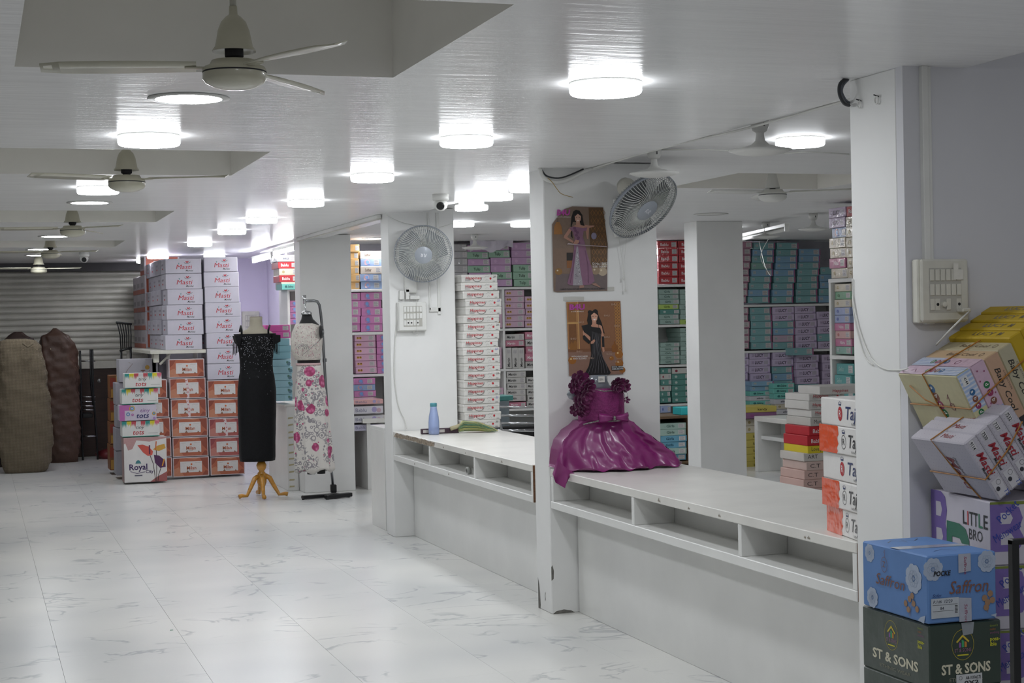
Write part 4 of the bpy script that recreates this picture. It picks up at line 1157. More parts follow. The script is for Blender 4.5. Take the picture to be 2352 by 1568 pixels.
d = Decal().text('Happines', .1, .014, .02, '#b23a40', w=.12, shear=.1, bold=.01)
bx('smile_box', 'long white smile-printed box lying across the top of the pile', 'box', gM, a.x, Ym - .08, at(1886, 905, 'y', Ym).z + .001, .42, .3, .055, '#cfccc8', [('front', d.mesh(), PRINT)])

# ================================================================ CARTON STACKS AT THE BACK LEFT
def des_masti(w, h):
    d = Decal()
    d.text('Masti', w * .3, h * .3, h * .3, '#b8262f', w=w * .42, shear=.22)
    d.text('Mumbai', w * .56, h * .13, h * .12, '#333', w=w * .2, shear=.35, bold=.01)
    d.up().stroke([(w * .52, h * .74), (w * .56, h * .66), (w * .62, h * .66), (w * .7, h * .77)], .004, '#4a4a52')
    d.disc(w * .58, h * .78, h * .045, '#b8262f', 8).disc(w * .63, h * .79, h * .045, '#b8262f', 8).poly([(w * .56, h * .78), (w * .65, h * .78), (w * .605, h * .7)], '#b8262f')
    d.rect(w * .37, h * .6, w * .38, h * .7, '#2c7d80').rect(w * .355, h * .68, w * .395, h * .71, '#2c7d80')
    return d.mesh()
def des_milan(w, h, tape=False, red=False):
    d = Decal(); a, b_, c_ = ('#ad6247', '#8f4a38', '#bd8064') if not red else ('#a85a55', '#8f4548', '#b97a70')
    e = .009
    d.rect(e, e, w - e, h - e, a).up()
    d.poly([(e, e), (w * .3, e), (w * .16, h * .5), (e, h * .4)], c_).poly([(w - e, h * .3), (w - e, h - e), (w * .75, h - e), (w * .84, h * .55)], b_)
    d.poly([(w * .35, h - e), (w * .75, h - e), (w * .6, h * .86)], c_).poly([(w * .8, e), (w - e, e), (w - e, h * .25), (w * .9, h * .3)], b_).poly([(e, h * .55), (w * .12, h * .7), (w * .2, h - e), (e, h - e)], b_).up()
    d.rect(w * .2, h * .22, w * .8, h * .78, '#d2cfcd').up()
    d.text('Milan', w * .38, h * .36, h * .17, '#b0562f', w=w * .26, bold=.02).disc(w * .51, h * .63, h * .05, '#c4602c', 8)
    d.rect(w * .44, h * .29, w * .57, h * .305, '#8a7a70').rect(w * .24, h * .7, w * .36, h * .71, '#9a938e').rect(w * .6, h * .7, w * .76, h * .71, '#9a938e')
    d.poly([(w * .36, h * .22), (w * .4, h * .34), (w * .44, h * .22)], '#8a6a58').poly([(w * .7, h * .22), (w * .73, h * .3), (w * .76, h * .22)], '#8a6a58')
    if tape:
        d.up(); x = w * .42
        d.poly([(x, h), (x + w * .07, h), (x + w * .13, h * .5), (x + w * .12, 0), (x + w * .05, 0), (x + w * .06, h * .5)], '#d7c7c9').up()
        for q in range(5): d.disc(x + w * .06 + w * .03 * math.sin(q), h * (.12 + .19 * q), h * .035, '#b35a60', 5)
    return d.mesh()
G7 = 'white script-lettered cartons'
G8 = 'orange bordered cartons'
WM = at(467, 800, 'y', 16.1).x - at(380, 800, 'y', 16.1).x; HM = .153
def side_des(w, h, c='#b9414a'):
    d = Decal(); d.rect(w * .2, h * .55, w * .6, h * .68, '#9a92a0').rect(w * .3, h * .3, w * .5, h * .4, c).rect(w * .7, h * .2, w * .75, h * .85, '#a8a2ae'); return d.mesh()
mast = des_masti(WM, HM); sided = side_des(.45, HM)
def px_box(name, label, group, xl_, xr_, yt_, yb_, Y, d_, col, des, sd=None, gloss=False, lid=0, cat='carton', gap=.001):
    a = at(xl_, yb_, 'y', Y); b = at(xr_, yt_, 'y', Y); w_ = b.x - a.x; h_ = at(xl_, yt_, 'y', Y).z - a.z
    fs = []
    me = des(w_, h_) if des else None
    if me: fs.append(('front', me, PRINTG if gloss else PRINT))
    if sd: fs.append(('left', sd(d_, h_), PRINT))
    return bx(name, label, cat, group, a.x, Y, a.z, w_, d_, h_ - gap, col, fs, gloss=gloss, lid=lid)
LM = [(380, 462, 594, 628), (381, 463, 628.5, 664), (385, 466, 664, 700), (383, 465, 700.5, 734.5), (385, 467, 735, 769), (380, 464, 769.5, 804)]
for i, (a_, b_, c_, d2_) in enumerate(LM):
    px_box('carton', f'white script-lettered carton, {nth_up(5 - i, 6)} in the left column on the table', G7, a_, b_, c_, d2_, 16.1, .42, '#c3c0cb', des_masti, side_des)
RM = [(469, 545, 590, 624), (469, 548, 624.5, 659), (471, 549, 659, 695), (472, 553, 695, 728), (473, 553, 728, 765), (475, 554, 765, 800), (476, 555, 800.5, 835.5), (477, 556, 836, 872)]
for i, (a_, b_, c_, d2_) in enumerate(RM):
    px_box('carton', f'white script-lettered carton, {nth_up(7 - i, 8)} white one in the right column', G7, a_, b_, c_, d2_, 16.08, .42, '#c3c0cb', des_masti, side_des)
MR = [(477, 556, 873.5, 916, 0, 0), (478, 557, 917, 960, 0, 0), (480, 559, 961, 1004, 1, 1), (482, 560, 1005, 1049, 0, 1), (484, 562, 1050, 1092, 0, 0)]
for i, (a_, b_, c_, d2_, tp, rd) in enumerate(MR):
    px_box('carton', f'orange bordered carton, {nth_up(4 - i, 5)} in the right column', G8, a_, b_, c_, d2_, 16.08, .4, '#c9bfc2', lambda w, h: des_milan(w, h, tp, rd))
ML = [(388, 469, 825, 868, 0, 0), (390, 472, 869, 916, 1, 0), (393, 474, 917, 960, 1, 0), (395, 477, 961, 1004, 0, 0), (397, 478, 1005, 1050, 0, 0), (398, 480, 1051, 1096, 0, 0)]
for i, (a_, b_, c_, d2_, tp, rd) in enumerate(ML):
    px_box('carton', f'orange bordered carton, {nth_up(5 - i, 6)} in the middle column', G8, a_, b_, c_, d2_, 16.06, .2, '#c9bfc2', lambda w, h: des_milan(w, h, tp, rd))
MS = [(303, 383, 873, 916), (308, 388, 917, 960), (311, 391, 961, 1006), (313, 393, 1007, 1052), (315, 395, 1053, 1098)]
for i, (a_, b_, c_, d2_) in enumerate(MS):
    px_box('carton', f'orange bordered carton, {nth_up(4 - i, 5)} in the column behind the dripping-paint boxes', G8, a_, b_, c_, d2_, 16.04, .2, '#c9bfc2', des_milan)
# rows going back behind the first white column
def des_side(w, h): return side_des(w, h)
Xr = at(380, 700, 'y', 16.1).x
z0 = at(380, 804, 'y', 16.1).z; z1 = at(380, 592, 'y', 16.1).z; hh_ = (z1 - z0) / 6
for r_ in range(3):
    for i in range(6):
        bx('carton', f'gray-sided carton, {nth_up(i, 6)}, {["first", "second", "third"][r_]} row behind the white table column', 'carton', 'cartons lined up behind the white column',
           Xr + .02 - .02 * (i % 2) - .05 * 0, 16.54 + r_ * .44, z0 + hh_ * i, .38, .43, hh_ - .001, '#b4b1bc', [('left', side_des(.43, hh_), PRINT)])
for r_ in range(3):
    nn = 5 if r_ == 0 else 4
    for i in range(nn):
        hz = .2
        dd = Decal().rect(.0, .0, .43, hz * .25, '#a85a4c').up().rect(.02, hz * .35, .3, hz * .6, '#8f8890')
        fd = Decal().rect(.02, .01, .36, hz - .01, '#b05a44').up().rect(.1, .05, .3, hz - .05, '#cfc8c6')
        bx('carton', f'gray and orange carton, {nth_up(i, nn)}, {["first", "second", "third"][r_]} row before the shutter', 'carton', 'cartons lined up behind the white column',
           Xr - .02, 17.88 + r_ * .44, z0 + hz * i, .38, .43, hz - .001, '#b3adb4', [('left', dd.mesh(), PRINT), ('front', fd.mesh(), PRINT)])
# white table carrying the row
t = thing('table', 'white steel table under the left column of white cartons', 'table', (Xr - .12, 16.07, 0))
zt = z0 - .001
build('table_top', MB().cbox(-.04, 0, zt - .035, .5, 3.1, zt, .003), M['agedp'], t)
for (x, y) in ((.0, .03), (.45, .33), (.0, 2.8), (.45, 2.8)):
    build('leg', MB().cbox(x, y + .22, 0, x + .04, y + .26, zt - .035, .002), M['agedp'], t)
build('corner_brace', MB().tube([(.06, .1, zt - .14), (.16, .1, zt - .04)], .012, 6), M['agedp'], t)
build('table_bracket', MB().cbox(.0, .06, zt - .12, .05, .16, zt - .035, .004), M['agedp'], t)
# gray cartons under and beside it
def des_gold_taju(w, h):
    d = Decal(); d.text('Taju', w * .55, h * .22, h * .3, '#7a4a3a', w=w * .34).disc(w * .72, h * .62, h * .1, '#b08a3a', 10).up()
    d.stroke([(w * .12, h * .2), (w * .2, h * .5), (w * .35, h * .8), (w * .25, h * .85)], .006, '#8a8078').stroke([(w * .3, h * .1), (w * .33, h * .35)], .01, '#8a4a3a').disc(w * .14, h * .25, h * .06, '#8f6a58', 6)
    return d.mesh()
px_box('carton', 'gray carton with gold ornament behind the dripping-paint boxes', 'gray cartons beside the children boxes', 274, 363, 825, 878, 16.32, .3, '#a9a7ae', des_gold_taju)
for i, (y0_, y1_) in enumerate(((879, 930), (931, 982), (983, 1035), (1036, 1092))):
    px_box('carton', f'plain gray carton, {nth_up(3 - i, 4)} behind the children boxes', 'gray cartons beside the children boxes', 266 + (i % 2) * 2, 330, y0_, y1_, 16.34, .3, '#9d9ba3', None)
for i, (y0_, y1_) in enumerate(((862, 915), (916, 968), (969, 1020), (1021, 1080))):
    px_box('carton', f'brown patterned carton, {nth_up(3 - i, 4)} left of the gray cartons', 'brown cartons beside the gray ones', 253, 300, y0_, y1_, 16.9, .3, '#7d4f2c',
           lambda w, h: Decal().rect(.01, .01, w * .5, h * .4, '#b0843a').rect(.0, h * .5, w * .3, h * .9, '#8d3a28').rect(w * .3, h * .55, w * .6, h - .01, '#c29a4a').mesh())
for i, (y0_, y1_) in enumerate(((836, 868), (826, 836))):
    if i == 0: px_box('carton', 'pale carton tucked under the white table', 'gray cartons beside the children boxes', 364, 387, y0_, y1_, 16.5, .3, '#a8a6ae', None)

# ---- children boxes
def des_tots(kind):
    def f(w, h):
        d = Decal()
        if kind == 'paint':
            cols = ['#2f8f88', '#cfc132', '#b84a52', '#c9c9c9', '#b84a52', '#2f8f88', '#d8c92f', '#d0697e']
            n = len(cols)
            for i, c in enumerate(cols):
                a, b_ = w * i / n, w * (i + 1) / n
                pts = [(a, h), (a, h * .82)]
                for q in range(4): pts += [(a + (b_ - a) * (q + .3) / 4, h * random.uniform(.5, .75)), (a + (b_ - a) * (q + .75) / 4, h * .84)]
                pts += [(b_, h)]
                d.poly(pts, c)
            d.rect(0, 0, w, h * .04, '#2f8f7c').up()
            d.text('tiny', w * .36, h * .5, h * .22, '#2c2c2c', w=w * .22, shear=.25).text('tots', w * .27, h * .14, h * .3, '#b8343c', w=w * .3, shear=.25, bold=.01)
            d.rect(w * .7, h * .2, w * .95, h * .22, '#888')
        else:
            d.rect(0, 0, w * .14, h, '#b565a5').rect(0, h * .65, w * .3, h, '#b565a5').up()
            for (x, y, r_, c) in ((.34, .78, .18, '#c9a32f'), (.34, .78, .11, '#4a8fc0'), (.23, .42, .12, '#4a80b0'), (.35, .38, .08, '#b565a5'), (.93, .42, .12, '#c9a32f'), (.93, .42, .07, '#4a8fc0'), (.94, .12, .08, '#a070b8')):
                d.up().ring(w * x, h * y, h * r_, h * .05, c, 12)
            d.text('tiny', w * .55, h * .52, h * .25, '#8a5a9a', w=w * .26, shear=.25).text('tots', w * .44, h * .16, h * .32, '#2f2f6a', w=w * .34, shear=.25, bold=.01)
        return d.mesh()
    return f
TY_ = 15.8
gt = 'printed children boxes in a short stack'
px_box('children_box', 'white dripping-paint box, top of the short stack', gt, 287, 371, 858, 892, TY_, .22, '#d6d6d3', des_tots('paint'), cat='box')
px_box('children_box', 'white dripping-paint box, second from top of the short stack', gt, 280, 363, 894, 929, TY_ + .02, .22, '#d6d6d3', des_tots('paint'), cat='box')
px_box('children_box', 'lilac box with coloured rings in the short stack', gt, 275, 359, 931, 967, TY_ + .01, .22, '#c4bccb', des_tots('rings'), cat='box')
px_box('children_box', 'white dripping-paint box below the lilac ringed box', gt, 281, 366, 968, 1004, TY_ + .02, .22, '#d6d6d3', des_tots('paint'), cat='box')
def des_royal(w, h):
    d = Decal()
    d.poly([(0, h), (w, h), (w, h * .97), (w * .6, h * .9), (w * .3, h * .94), (w * .2, h * .75), (w * .1, h * .72), (w * .04, h * .88), (0, h * .86)], '#b58d8c')
    d.poly([(w, 0), (w, h * .22), (w * .88, h * .16), (w * .75, h * .1), (w * .6, 0)], '#9c5a58').up()
    d.stroke([(w * .6, h * .62), (w * .68, h * .4), (w * .73, 0)], .006, '#33221f').stroke([(w * .76, h * .75), (w * .76, h * .4), (w * .75, 0)], .006, '#33221f').stroke([(w * .88, h * .36), (w * .8, h * .15), (w * .78, 0)], .006, '#33221f').up()
    d.poly([(w * .32, h * .83), (w * .44, h * .84), (w * .58, h * .79), (w * .68, h * .68), (w * .66, h * .6), (w * .56, h * .58), (w * .45, h * .66)], '#c85548')
    d.poly([(w * .68, h * .72), (w * .78, h * .8), (w * .95, h * .84), (w * .98, h * .74), (w * .82, h * .68)], '#c99a3e')
    d.poly([(w * .7, h * .6), (w * .82, h * .58), (w * .96, h * .46), (w * .97, h * .32), (w * .84, h * .3), (w * .72, h * .42)], '#4f2450').up()
    d.stroke([(w * .6, h * .62), (w * .6, h * .82)], .014, '#6a2a4a').stroke([(w * .74, h * .7), (w * .76, h * .9)], .01, '#c8642f').stroke([(w * .89, h * .34), (w * .94, h * .5)], .012, '#d08a2a')
    d.text('Royal', w * .12, h * .28, h * .13, '#3c2458', w=w * .42, bold=.02).text('City', w * .5, h * .2, h * .07, '#3c2458', bold=.02)
    d.stroke([(w * .14, h * .25), (w * .3, h * .2), (w * .48, h * .23)], .005, '#3c2458')
    d.poly([(w * .26, h * .42), (w * .4, h * .42), (w * .37, h * .48), (w * .33, h * .5), (w * .29, h * .48)], '#3f7f84')
    d.rect(w * .24, h * .14, w * .42, h * .165, '#5a5a6a')
    return d.mesh()
px_box('children_box', 'tall white box with red and purple lilies at the stack bottom', gt, 286, 382, 1006, 1109, TY_ - .02, .24, '#d8d5d3', des_royal, cat='box',
       sd=lambda w, h: Decal().rect(0, 0, w, h, '#a48a88').mesh())
# ================================================================ DRESS FORMS
def ell(cx, cy, z, rx, ry, n=28, f=None):
    out = []
    for i in range(n):
        a = 2 * PI * i / n; k = f(a) if f else 1
        out.append(Vector((cx + rx * k * math.cos(a), cy + ry * k * math.sin(a), z)))
    return out
def interp(tab, z):
    for (a, b) in zip(tab, tab[1:]):
        if a[0] <= z <= b[0] or a[0] >= z >= b[0]:
            u = (z - a[0]) / (b[0] - a[0]); u = u * u * (3 - 2 * u)
            return [p + (q - p) * u for p, q in zip(a[1:], b[1:])]
    return list(tab[-1][1:])
BLACKCLOTH = mat('black_knit', '#0e0f12', .75, vary=.3, vscale=60, bump=.3, bscale=160, sheen=.03, spec=.25)
SEQUIN = mat('sequins', '#c9ccd6', .15, 1, vary=0)
SKIN_FORM = mat('cream_form_cloth', '#b5ae9c', .75, vary=.06, bump=.15, bscale=120)
OAK = mat('varnished_yellow_wood', '#c48a30', .32, coat=.4, vary=.15, vscale=12, stretch=(1, 1, 5))
# black dress on the wooden tripod form
YM = 14.0
def P_(px, py, Y=YM): return at(px, py, 'y', Y)
c0 = P_(590, 1000)
def zz(py): return P_(590, py).z
mpp = (P_(640, 900).x - P_(540, 900).x) / 100
t = thing('dress_form', 'cream dress form on a varnished wooden tripod wearing a black sequined dress', 'mannequin', (c0.x, YM, 0))
def lx(px, py): return P_(px, py).x - c0.x
prof = [(766, 536, 634), (772, 540, 632), (790, 545, 629), (810, 549, 628), (835, 551, 626), (850, 551, 627), (870, 548, 631), (900, 545.5, 634), (940, 546, 634), (980, 548, 633), (1020, 549, 632), (1050, 550, 632), (1058, 552, 631)]
rings = []
tab = [(p[0], lx(p[1], p[0]), lx(p[2], p[0])) for p in prof]
dr_ = MB()
for k in range(34):
    py = 766 + (1058 - 766) * k / 33
    a, b = interp(tab, py); cx = (a + b) / 2; rx = (b - a) / 2
    dep = .72 if py > 860 else .62
    fo = (lambda an, s=(py - 860) / 200: 1 + max(0, s) * .03 * math.sin(an * 7 + 1))
    rings.append(ell(cx, 0, zz(py), rx, rx * dep, 36, fo))
build('black_dress', MB().loft(rings[::-1]), BLACKCLOTH, t, smooth=True)
# neck and shoulders
sh_ = [(728, 14.5, .05), (735, 14, .045), (748, 15, .05), (755, 20, .055), (760, 32, .06), (766, 40, .07), (775, 42, .09)]
build('form_shoulders', MB().loft([ell(lx(588, p[0]), 0, zz(p[0]), p[1] * mpp, p[2], 28) for p in sh_][::-1]), SKIN_FORM, t, smooth=True)
build('neck_cap', MB().lathe([(.05, 0), (.052, .004), (0, .006)], 24, m=Matrix.Translation((lx(588, 728), 0, zz(728)))), mat('worn_wood_cap', '#8d8270', .6), t)
for (x0_, x1_) in ((552, 553), (613, 619)):
    pts = [(lx(x0_, 770), -.075, zz(770)), (lx(x0_ + .5, 758), -.06, zz(758)), (lx(x1_, 748), -.01, zz(748)), (lx(x1_, 760), .06, zz(760))]
    o = build('shoulder_strap', MB().tube(pts, .009, 6), BLACKCLOTH, t, smooth=True)
for s_, (xa, ya, xb, yb) in enumerate(((536, 766, 540, 800), (640, 766, 634, 800))):
    mbf = MB(); 
    x_in = 552 if s_ == 0 else 622
    rr = [(lx(x_in, 768), zz(768)), (lx(xa, 770), zz(770)), (lx(xb if s_ == 0 else 640, 785), zz(785)), (lx(x_in + (4 if s_ else -4), 792), zz(792))]
    mbf.loft([[Vector((p[0], -.09 + .0, p[1])) for p in rr], [Vector((p[0], .06, p[1])) for p in rr]])
    build('dropped_sleeve', mbf, BLACKCLOTH, t)
    fr = MB()
    for k in range(22):
        px = (536 + k * .62) if s_ == 0 else (626 + k * .62)
        L0 = 815 - abs(k - (4 if s_ == 0 else 18)) * .8 + random.uniform(-2, 2)
        yk = random.uniform(-.09, .05)
        fr.tube([(lx(px, 784), yk, zz(784)), (lx(px + .3, 800), yk - .004, zz(800)), (lx(px + random.uniform(-.5, .5), L0), yk, zz(L0))], .0016, 4)
    build('bead_fringe', fr, M['blackp'], t)
sq = MB(); random.seed(11)
for k in range(230):
    py = 772 + abs(random.gauss(0, 1)) * 38
    if py > 1000: continue
    a, b = interp(tab, py); u = random.uniform(-.93, .93); cx = (a + b) / 2; rx = (b - a) / 2
    x = cx + rx * u; y = -rx * (.72 if py > 860 else .62) * math.sqrt(1 - u * u) - .003; s_ = .0024; z = zz(py)
    ta = random.uniform(-.5, .5)
    sq.add([(x - s_, y, z), (x, y - s_ * ta, z - s_), (x + s_, y, z), (x, y + s_ * ta, z + s_)], [(0, 1, 2, 3)])
o = build('sequins', sq, SEQUIN, t); o['kind'] = 'stuff'
build('post', MB().lathe([(.03, zz(1060)), (.045, zz(1068)), (.038, zz(1076)), (.022, zz(1082)), (.04, zz(1088)), (.045, zz(1092)), (.042, zz(1108)), (.03, zz(1116)), (.012, zz(1120))], 24), OAK, t, (lx(601, 1090), 0, 0), smooth=True)
for k, an in enumerate((200, 265, 340, 90)):
    a = R(an); dx, dy = math.cos(a), math.sin(a); bx_ = lx(601, 1090)
    Ls = [(.03, zz(1092)), (.07, zz(1098)), (.11, zz(1118)), (.15, zz(1136)), (.20, .03), (.225, .024)]
    build('tripod_leg', MB().tube([(bx_ + dx * r_, dy * r_, z_) for r_, z_ in Ls], .02, 8, rads=[.022, .022, .018, .015, .017, .02]), OAK, t, smooth=True)

# white embroidered outfit on the hanging form
YW = 13.62
def Pw(px, py, Y=YW): return at(px, py, 'y', Y)
cw = Pw(722, 1000)
t = thing('hanging_form', 'black hanging form with white embroidered top and pink floral skirt', 'mannequin', (cw.x, YW, 0))
def wx(px, py): return Pw(px, py).x - cw.x
def wz(py): return Pw(722, py).z
FLOR = bpy.data.materials.new('floral_print_cloth'); nt, b = nodes_of(FLOR); N = nt.nodes; L = nt.links
tc = N.new('ShaderNodeTexCoord')
def vor(scale, feat='F1', rnd=1.0):
    v = N.new('ShaderNodeTexVoronoi'); v.inputs['Scale'].default_value = scale; v.feature = feat; v.inputs['Randomness'].default_value = rnd
    L.new(tc.outputs['Object'], v.inputs['Vector']); return v
def ramp(src, stops):
    c = N.new('ShaderNodeValToRGB'); L.new(src, c.inputs['Fac']); e = c.color_ramp.elements
    while len(e) < len(stops): e.new(.5)
    for el, (p, col) in zip(e, stops): el.position = p; el.color = lin(col) + (1,) if isinstance(col, str) else (col, col, col, 1)
    return c
def mix(fac, a, b_):
    m_ = N.new('ShaderNodeMix'); m_.data_type = 'RGBA'; L.new(fac, m_.inputs['Factor'])
    if isinstance(a, str): m_.inputs['A'].default_value = lin(a) + (1,)
    else: L.new(a, m_.inputs['A'])
    if isinstance(b_, str): m_.inputs['B'].default_value = lin(b_) + (1,)
    else: L.new(b_, m_.inputs['B'])
    return m_.outputs['Result']
nz = N.new('ShaderNodeTexNoise'); nz.inputs['Scale'].default_value = 6; nz.inputs['Detail'].default_value = 1; L.new(tc.outputs['Object'], nz.inputs['Vector'])
gmask = ramp(nz.outputs['Fac'], [(.44, 0.), (.47, 1.)])
v0 = vor(34); gl = ramp(v0.outputs['Distance'], [(.0, 0.), (.2, 0.), (.24, 1.), (.42, 1.), (.46, 0.)])
vb = vor(15); gl2 = ramp(vb.outputs['Distance'], [(.0, 1.), (.16, 1.), (.19, 0.), (.3, 0.), (.33, 1.), (.4, 1.), (.43, 0.)])
mxg = N.new('ShaderNodeMath'); mxg.operation = 'MAXIMUM'; L.new(gl.outputs['Color'], mxg.inputs[0]); L.new(gl2.outputs['Color'], mxg.inputs[1])
mul = N.new('ShaderNodeMath'); mul.operation = 'MULTIPLY'; L.new(gmask.outputs['Color'], mul.inputs[0]); L.new(mxg.outputs[0], mul.inputs[1])
c1 = mix(mul.outputs[0], '#d3cec8', '#8d888c')
v1 = vor(8); pet = ramp(v1.outputs['Distance'], [(.0, 1.), (.4, 1.), (.43, 0.), (1., 0.)])
v2 = vor(30); pc = ramp(v2.outputs['Distance'], [(.0, '#d78fae'), (.35, '#c25a88'), (.6, '#9c3462')])
sep = N.new('ShaderNodeSeparateColor'); L.new(v1.outputs['Color'], sep.inputs['Color'])
sel = ramp(sep.outputs['Red'], [(.35, 0.), (.36, 1.)])
m3 = N.new('ShaderNodeMath'); m3.operation = 'MULTIPLY'; L.new(pet.outputs['Color'], m3.inputs[0]); L.new(sel.outputs['Color'], m3.inputs[1])
c2_ = mix(m3.outputs[0], c1, pc.outputs['Color'])
v3 = vor(24); bud = ramp(v3.outputs['Distance'], [(.0, 1.), (.2, 1.), (.22, 0.), (1., 0.)]); s3 = N.new('ShaderNodeSeparateColor'); L.new(v3.outputs['Color'], s3.inputs['Color']); se3 = ramp(s3.outputs['Green'], [(.5, 0.), (.51, 1.)])
m4 = N.new('ShaderNodeMath'); m4.operation = 'MULTIPLY'; L.new(bud.outputs['Color'], m4.inputs[0]); L.new(se3.outputs['Color'], m4.inputs[1])
c3_ = mix(m4.outputs[0], c2_, '#b34a72')
L.new(c3_, b.inputs['Base Color']); b.inputs['Roughness'].default_value = .6; b.inputs['Sheen Weight'].default_value = .2
# skirt with folds
sk = [(836, 681, 737), (850, 681, 742), (880, 679, 746), (920, 678, 752), (960, 677, 757), (1000, 676, 760), (1040, 678, 764), (1070, 680, 767), (1080, 681, 768)]
tabk = [(p[0], wx(p[1], p[0]), wx(p[2], p[0])) for p in sk]; rings = []
for k in range(30):
    py = 836 + (1080 - 836) * k / 29
    a, b_ = interp(tabk, py); u = k / 29
    f_ = lambda an, u=u: 1 + .075 * u * math.sin(an * 9 + 2 * math.sin(an * 2)) + .03 * u * math.sin(an * 17)
    r_ = ell((a + b_) / 2, 0, wz(py), (b_ - a) / 2 / 1.03, (b_ - a) / 2 * .8, 96, f_)
    if k == 29:
        for i, v in enumerate(r_): v.z += .02 * math.sin(i * .35)
    rings.append(r_)
build('floral_skirt', MB().loft(rings[::-1]), FLOR, t, smooth=True)
WEMB = mat('embroidered_white_cloth', '#d3cdc4', .55, vary=.12, vscale=40, bump=.5, bscale=70)
wb = [(833, 681, 735), (838, 681, 736)]
build('waistband', MB().loft([ell((wx(a_, y_) + wx(b_, y_)) / 2, 0, wz(y_), (wx(b_, y_) - wx(a_, y_)) / 2 + .004, .09, 40) for (y_, a_, b_) in wb[::-1]]), mat('pale_pink_band', '#d3b4b4', .6, bump=.4, bscale=90), t, smooth=True)
BF = mat('black_velvet_form', '#0c0c0e', .7, sheen=.3)
fm = [(720, 694, 715), (728, 693, 717), (738, 690, 722), (748, 684, 736), (765, 682, 742), (800, 682, 738), (835, 683, 735), (900, 682, 740), (1000, 690, 745), (1070, 698, 745)]
tabf = [(p[0], wx(p[1], p[0]), wx(p[2], p[0])) for p in fm]; rings = []
for k in range(30):
    py = 720 + (1070 - 720) * k / 29; a, b_ = interp(tabf, py)
    rings.append(ell((a + b_) / 2, 0, wz(py), (b_ - a) / 2, (b_ - a) / 2 * .72, 28))
build('form_body', MB().loft(rings[::-1]), BF, t, smooth=True)
build('neck_cap', MB().lathe([(.044, 0), (.046, .002), (.046, .016), (.03, .03), (0, .034)], 28), M['metal'], t, (wx(704, 720), 0, wz(722)), smooth=True)
tp = [(742, 681, 722), (750, 676, 738), (765, 671, 742), (785, 669, 741), (800, 670, 740), (815, 674, 738), (826, 680, 737)]
tabt = [(p[0], wx(p[1], p[0]), wx(p[2], p[0])) for p in tp]; rings = []
for k in range(18):
    py = 742 + 84 * k / 17; a, b_ = interp(tabt, py); 
    f_ = lambda an: 1 + .03 * math.sin(an * 5)
    rings.append(ell((a + b_) / 2, 0, wz(py), (b_ - a) / 2, (b_ - a) / 2 * (.86 if k < 14 else .8), 40, f_))
build('white_top', MB().loft(rings[::-1]), WEMB, t, smooth=True)
build('armhole', MB().lathe([(.0, -.01), (.055, -.008), (.058, 0), (.05, .012), (0, .016)], 28, m=Matrix.Translation((wx(733, 763), -.085, wz(762))) @ Matrix.Rotation(R(68), 4, 'Z') @ Matrix.Rotation(R(90), 4, 'X')), BF, t, smooth=True)
build('arm_disc', MB().lathe([(.03, 0), (.03, .006), (.012, .009), (0, .009)], 24, m=Matrix.Translation((wx(733, 763) + .012, -.102, wz(763))) @ Matrix.Rotation(R(68), 4, 'Z') @ Matrix.Rotation(R(90), 4, 'X')), M['steel'], t, smooth=True)
sq = MB(); cols = ['#b0607a', '#c9a0a8', '#7f6f72']
random.seed(5)
for k in range(260):
    py = random.uniform(748, 822); a, b_ = interp(tabt, py); u = random.uniform(-.9, .75); cx = (a + b_) / 2; rx = (b_ - a) / 2
    x = cx + rx * u; y = -rx * .88 * math.sqrt(1 - u * u) - .004; s_ = random.uniform(.0015, .0035); z = wz(py)
    sq.add([(x - s_, y, z), (x, y, z - s_ * 1.5), (x + s_, y, z), (x, y, z + s_ * 1.5)], [(0, 1, 2, 3)], random.choice(cols))
o = build('bead_work', sq, PRINT, t); o['kind'] = 'stuff'
em = MB()
for k in range(3):
    em.tube([(wx(676 + 14 * math.cos(a_) * (1 - .3 * k) + 12, 800), -.13 + .004 * k, wz(800 + (12 - 3 * k) * math.sin(a_))) for a_ in [PI * (i / 8) * -1 for i in range(9)]], .0018, 4)
em.tube([(wx(690, 812), -.13, wz(812)), (wx(712, 795), -.12, wz(795)), (wx(732, 778), -.09, wz(778))], .0018, 4)
build('cord_embroidery', em, M['steel'], t, smooth=True)
for x_ in (715, 738): build('stub_leg', MB().lathe([(.035, 0), (.036, .12)], 20, m=Matrix.Translation((wx(x_, 1087), 0, wz(1088)))), BF, t)
# stand
t = thing('garment_stand', 'chrome hooked stand with black feet carrying the floral outfit', 'stand', (cw.x, YW + .06, 0))
yy = .08
pole = [(770, 1128), (762, 1040), (752, 880), (745, 760), (741, 720), (737, 700), (731, 692), (722, 690.5), (700, 690.5)]
build('bent_pole', MB().tube([(wx(x, y), yy * (1 - (i > 4) * (i - 4) * .25) - .06, wz(y)) for i, (x, y) in enumerate(pole)], .012, 10), M['steel'], t, smooth=True)
build('hanger_pin', MB().tube([(wx(699, 677), -.06, wz(677)), (wx(700, 697), -.06, wz(697))], .014, 10).tube([(wx(700, 697), -.06, wz(697)), (wx(703, 718), -.06, wz(718))], .005, 8), M['metal'], t, smooth=True)
build('pole_collar', MB().lathe([(.018, 0), (.018, .03)], 16, m=Matrix.Translation((wx(750, 832), .02, wz(832)))), M['steel'], t)
bxw = wx(770, 1128)
build('socket_block', MB().cbox(bxw - .025, -.01, .04, bxw + .025, .04, .11, .005), M['blackp'], t)
build('base_foot', MB().cbox(-.17, -.03, .006, .17, .03, .035, .006), M['blackp'], t, (bxw - .12, -.02, 0), (0, 0, R(12)))
build('base_foot', MB().cbox(-.13, -.03, .006, .13, .03, .04, .006), M['blackp'], t, (bxw + .02, -.09, 0), (0, 0, R(22)))
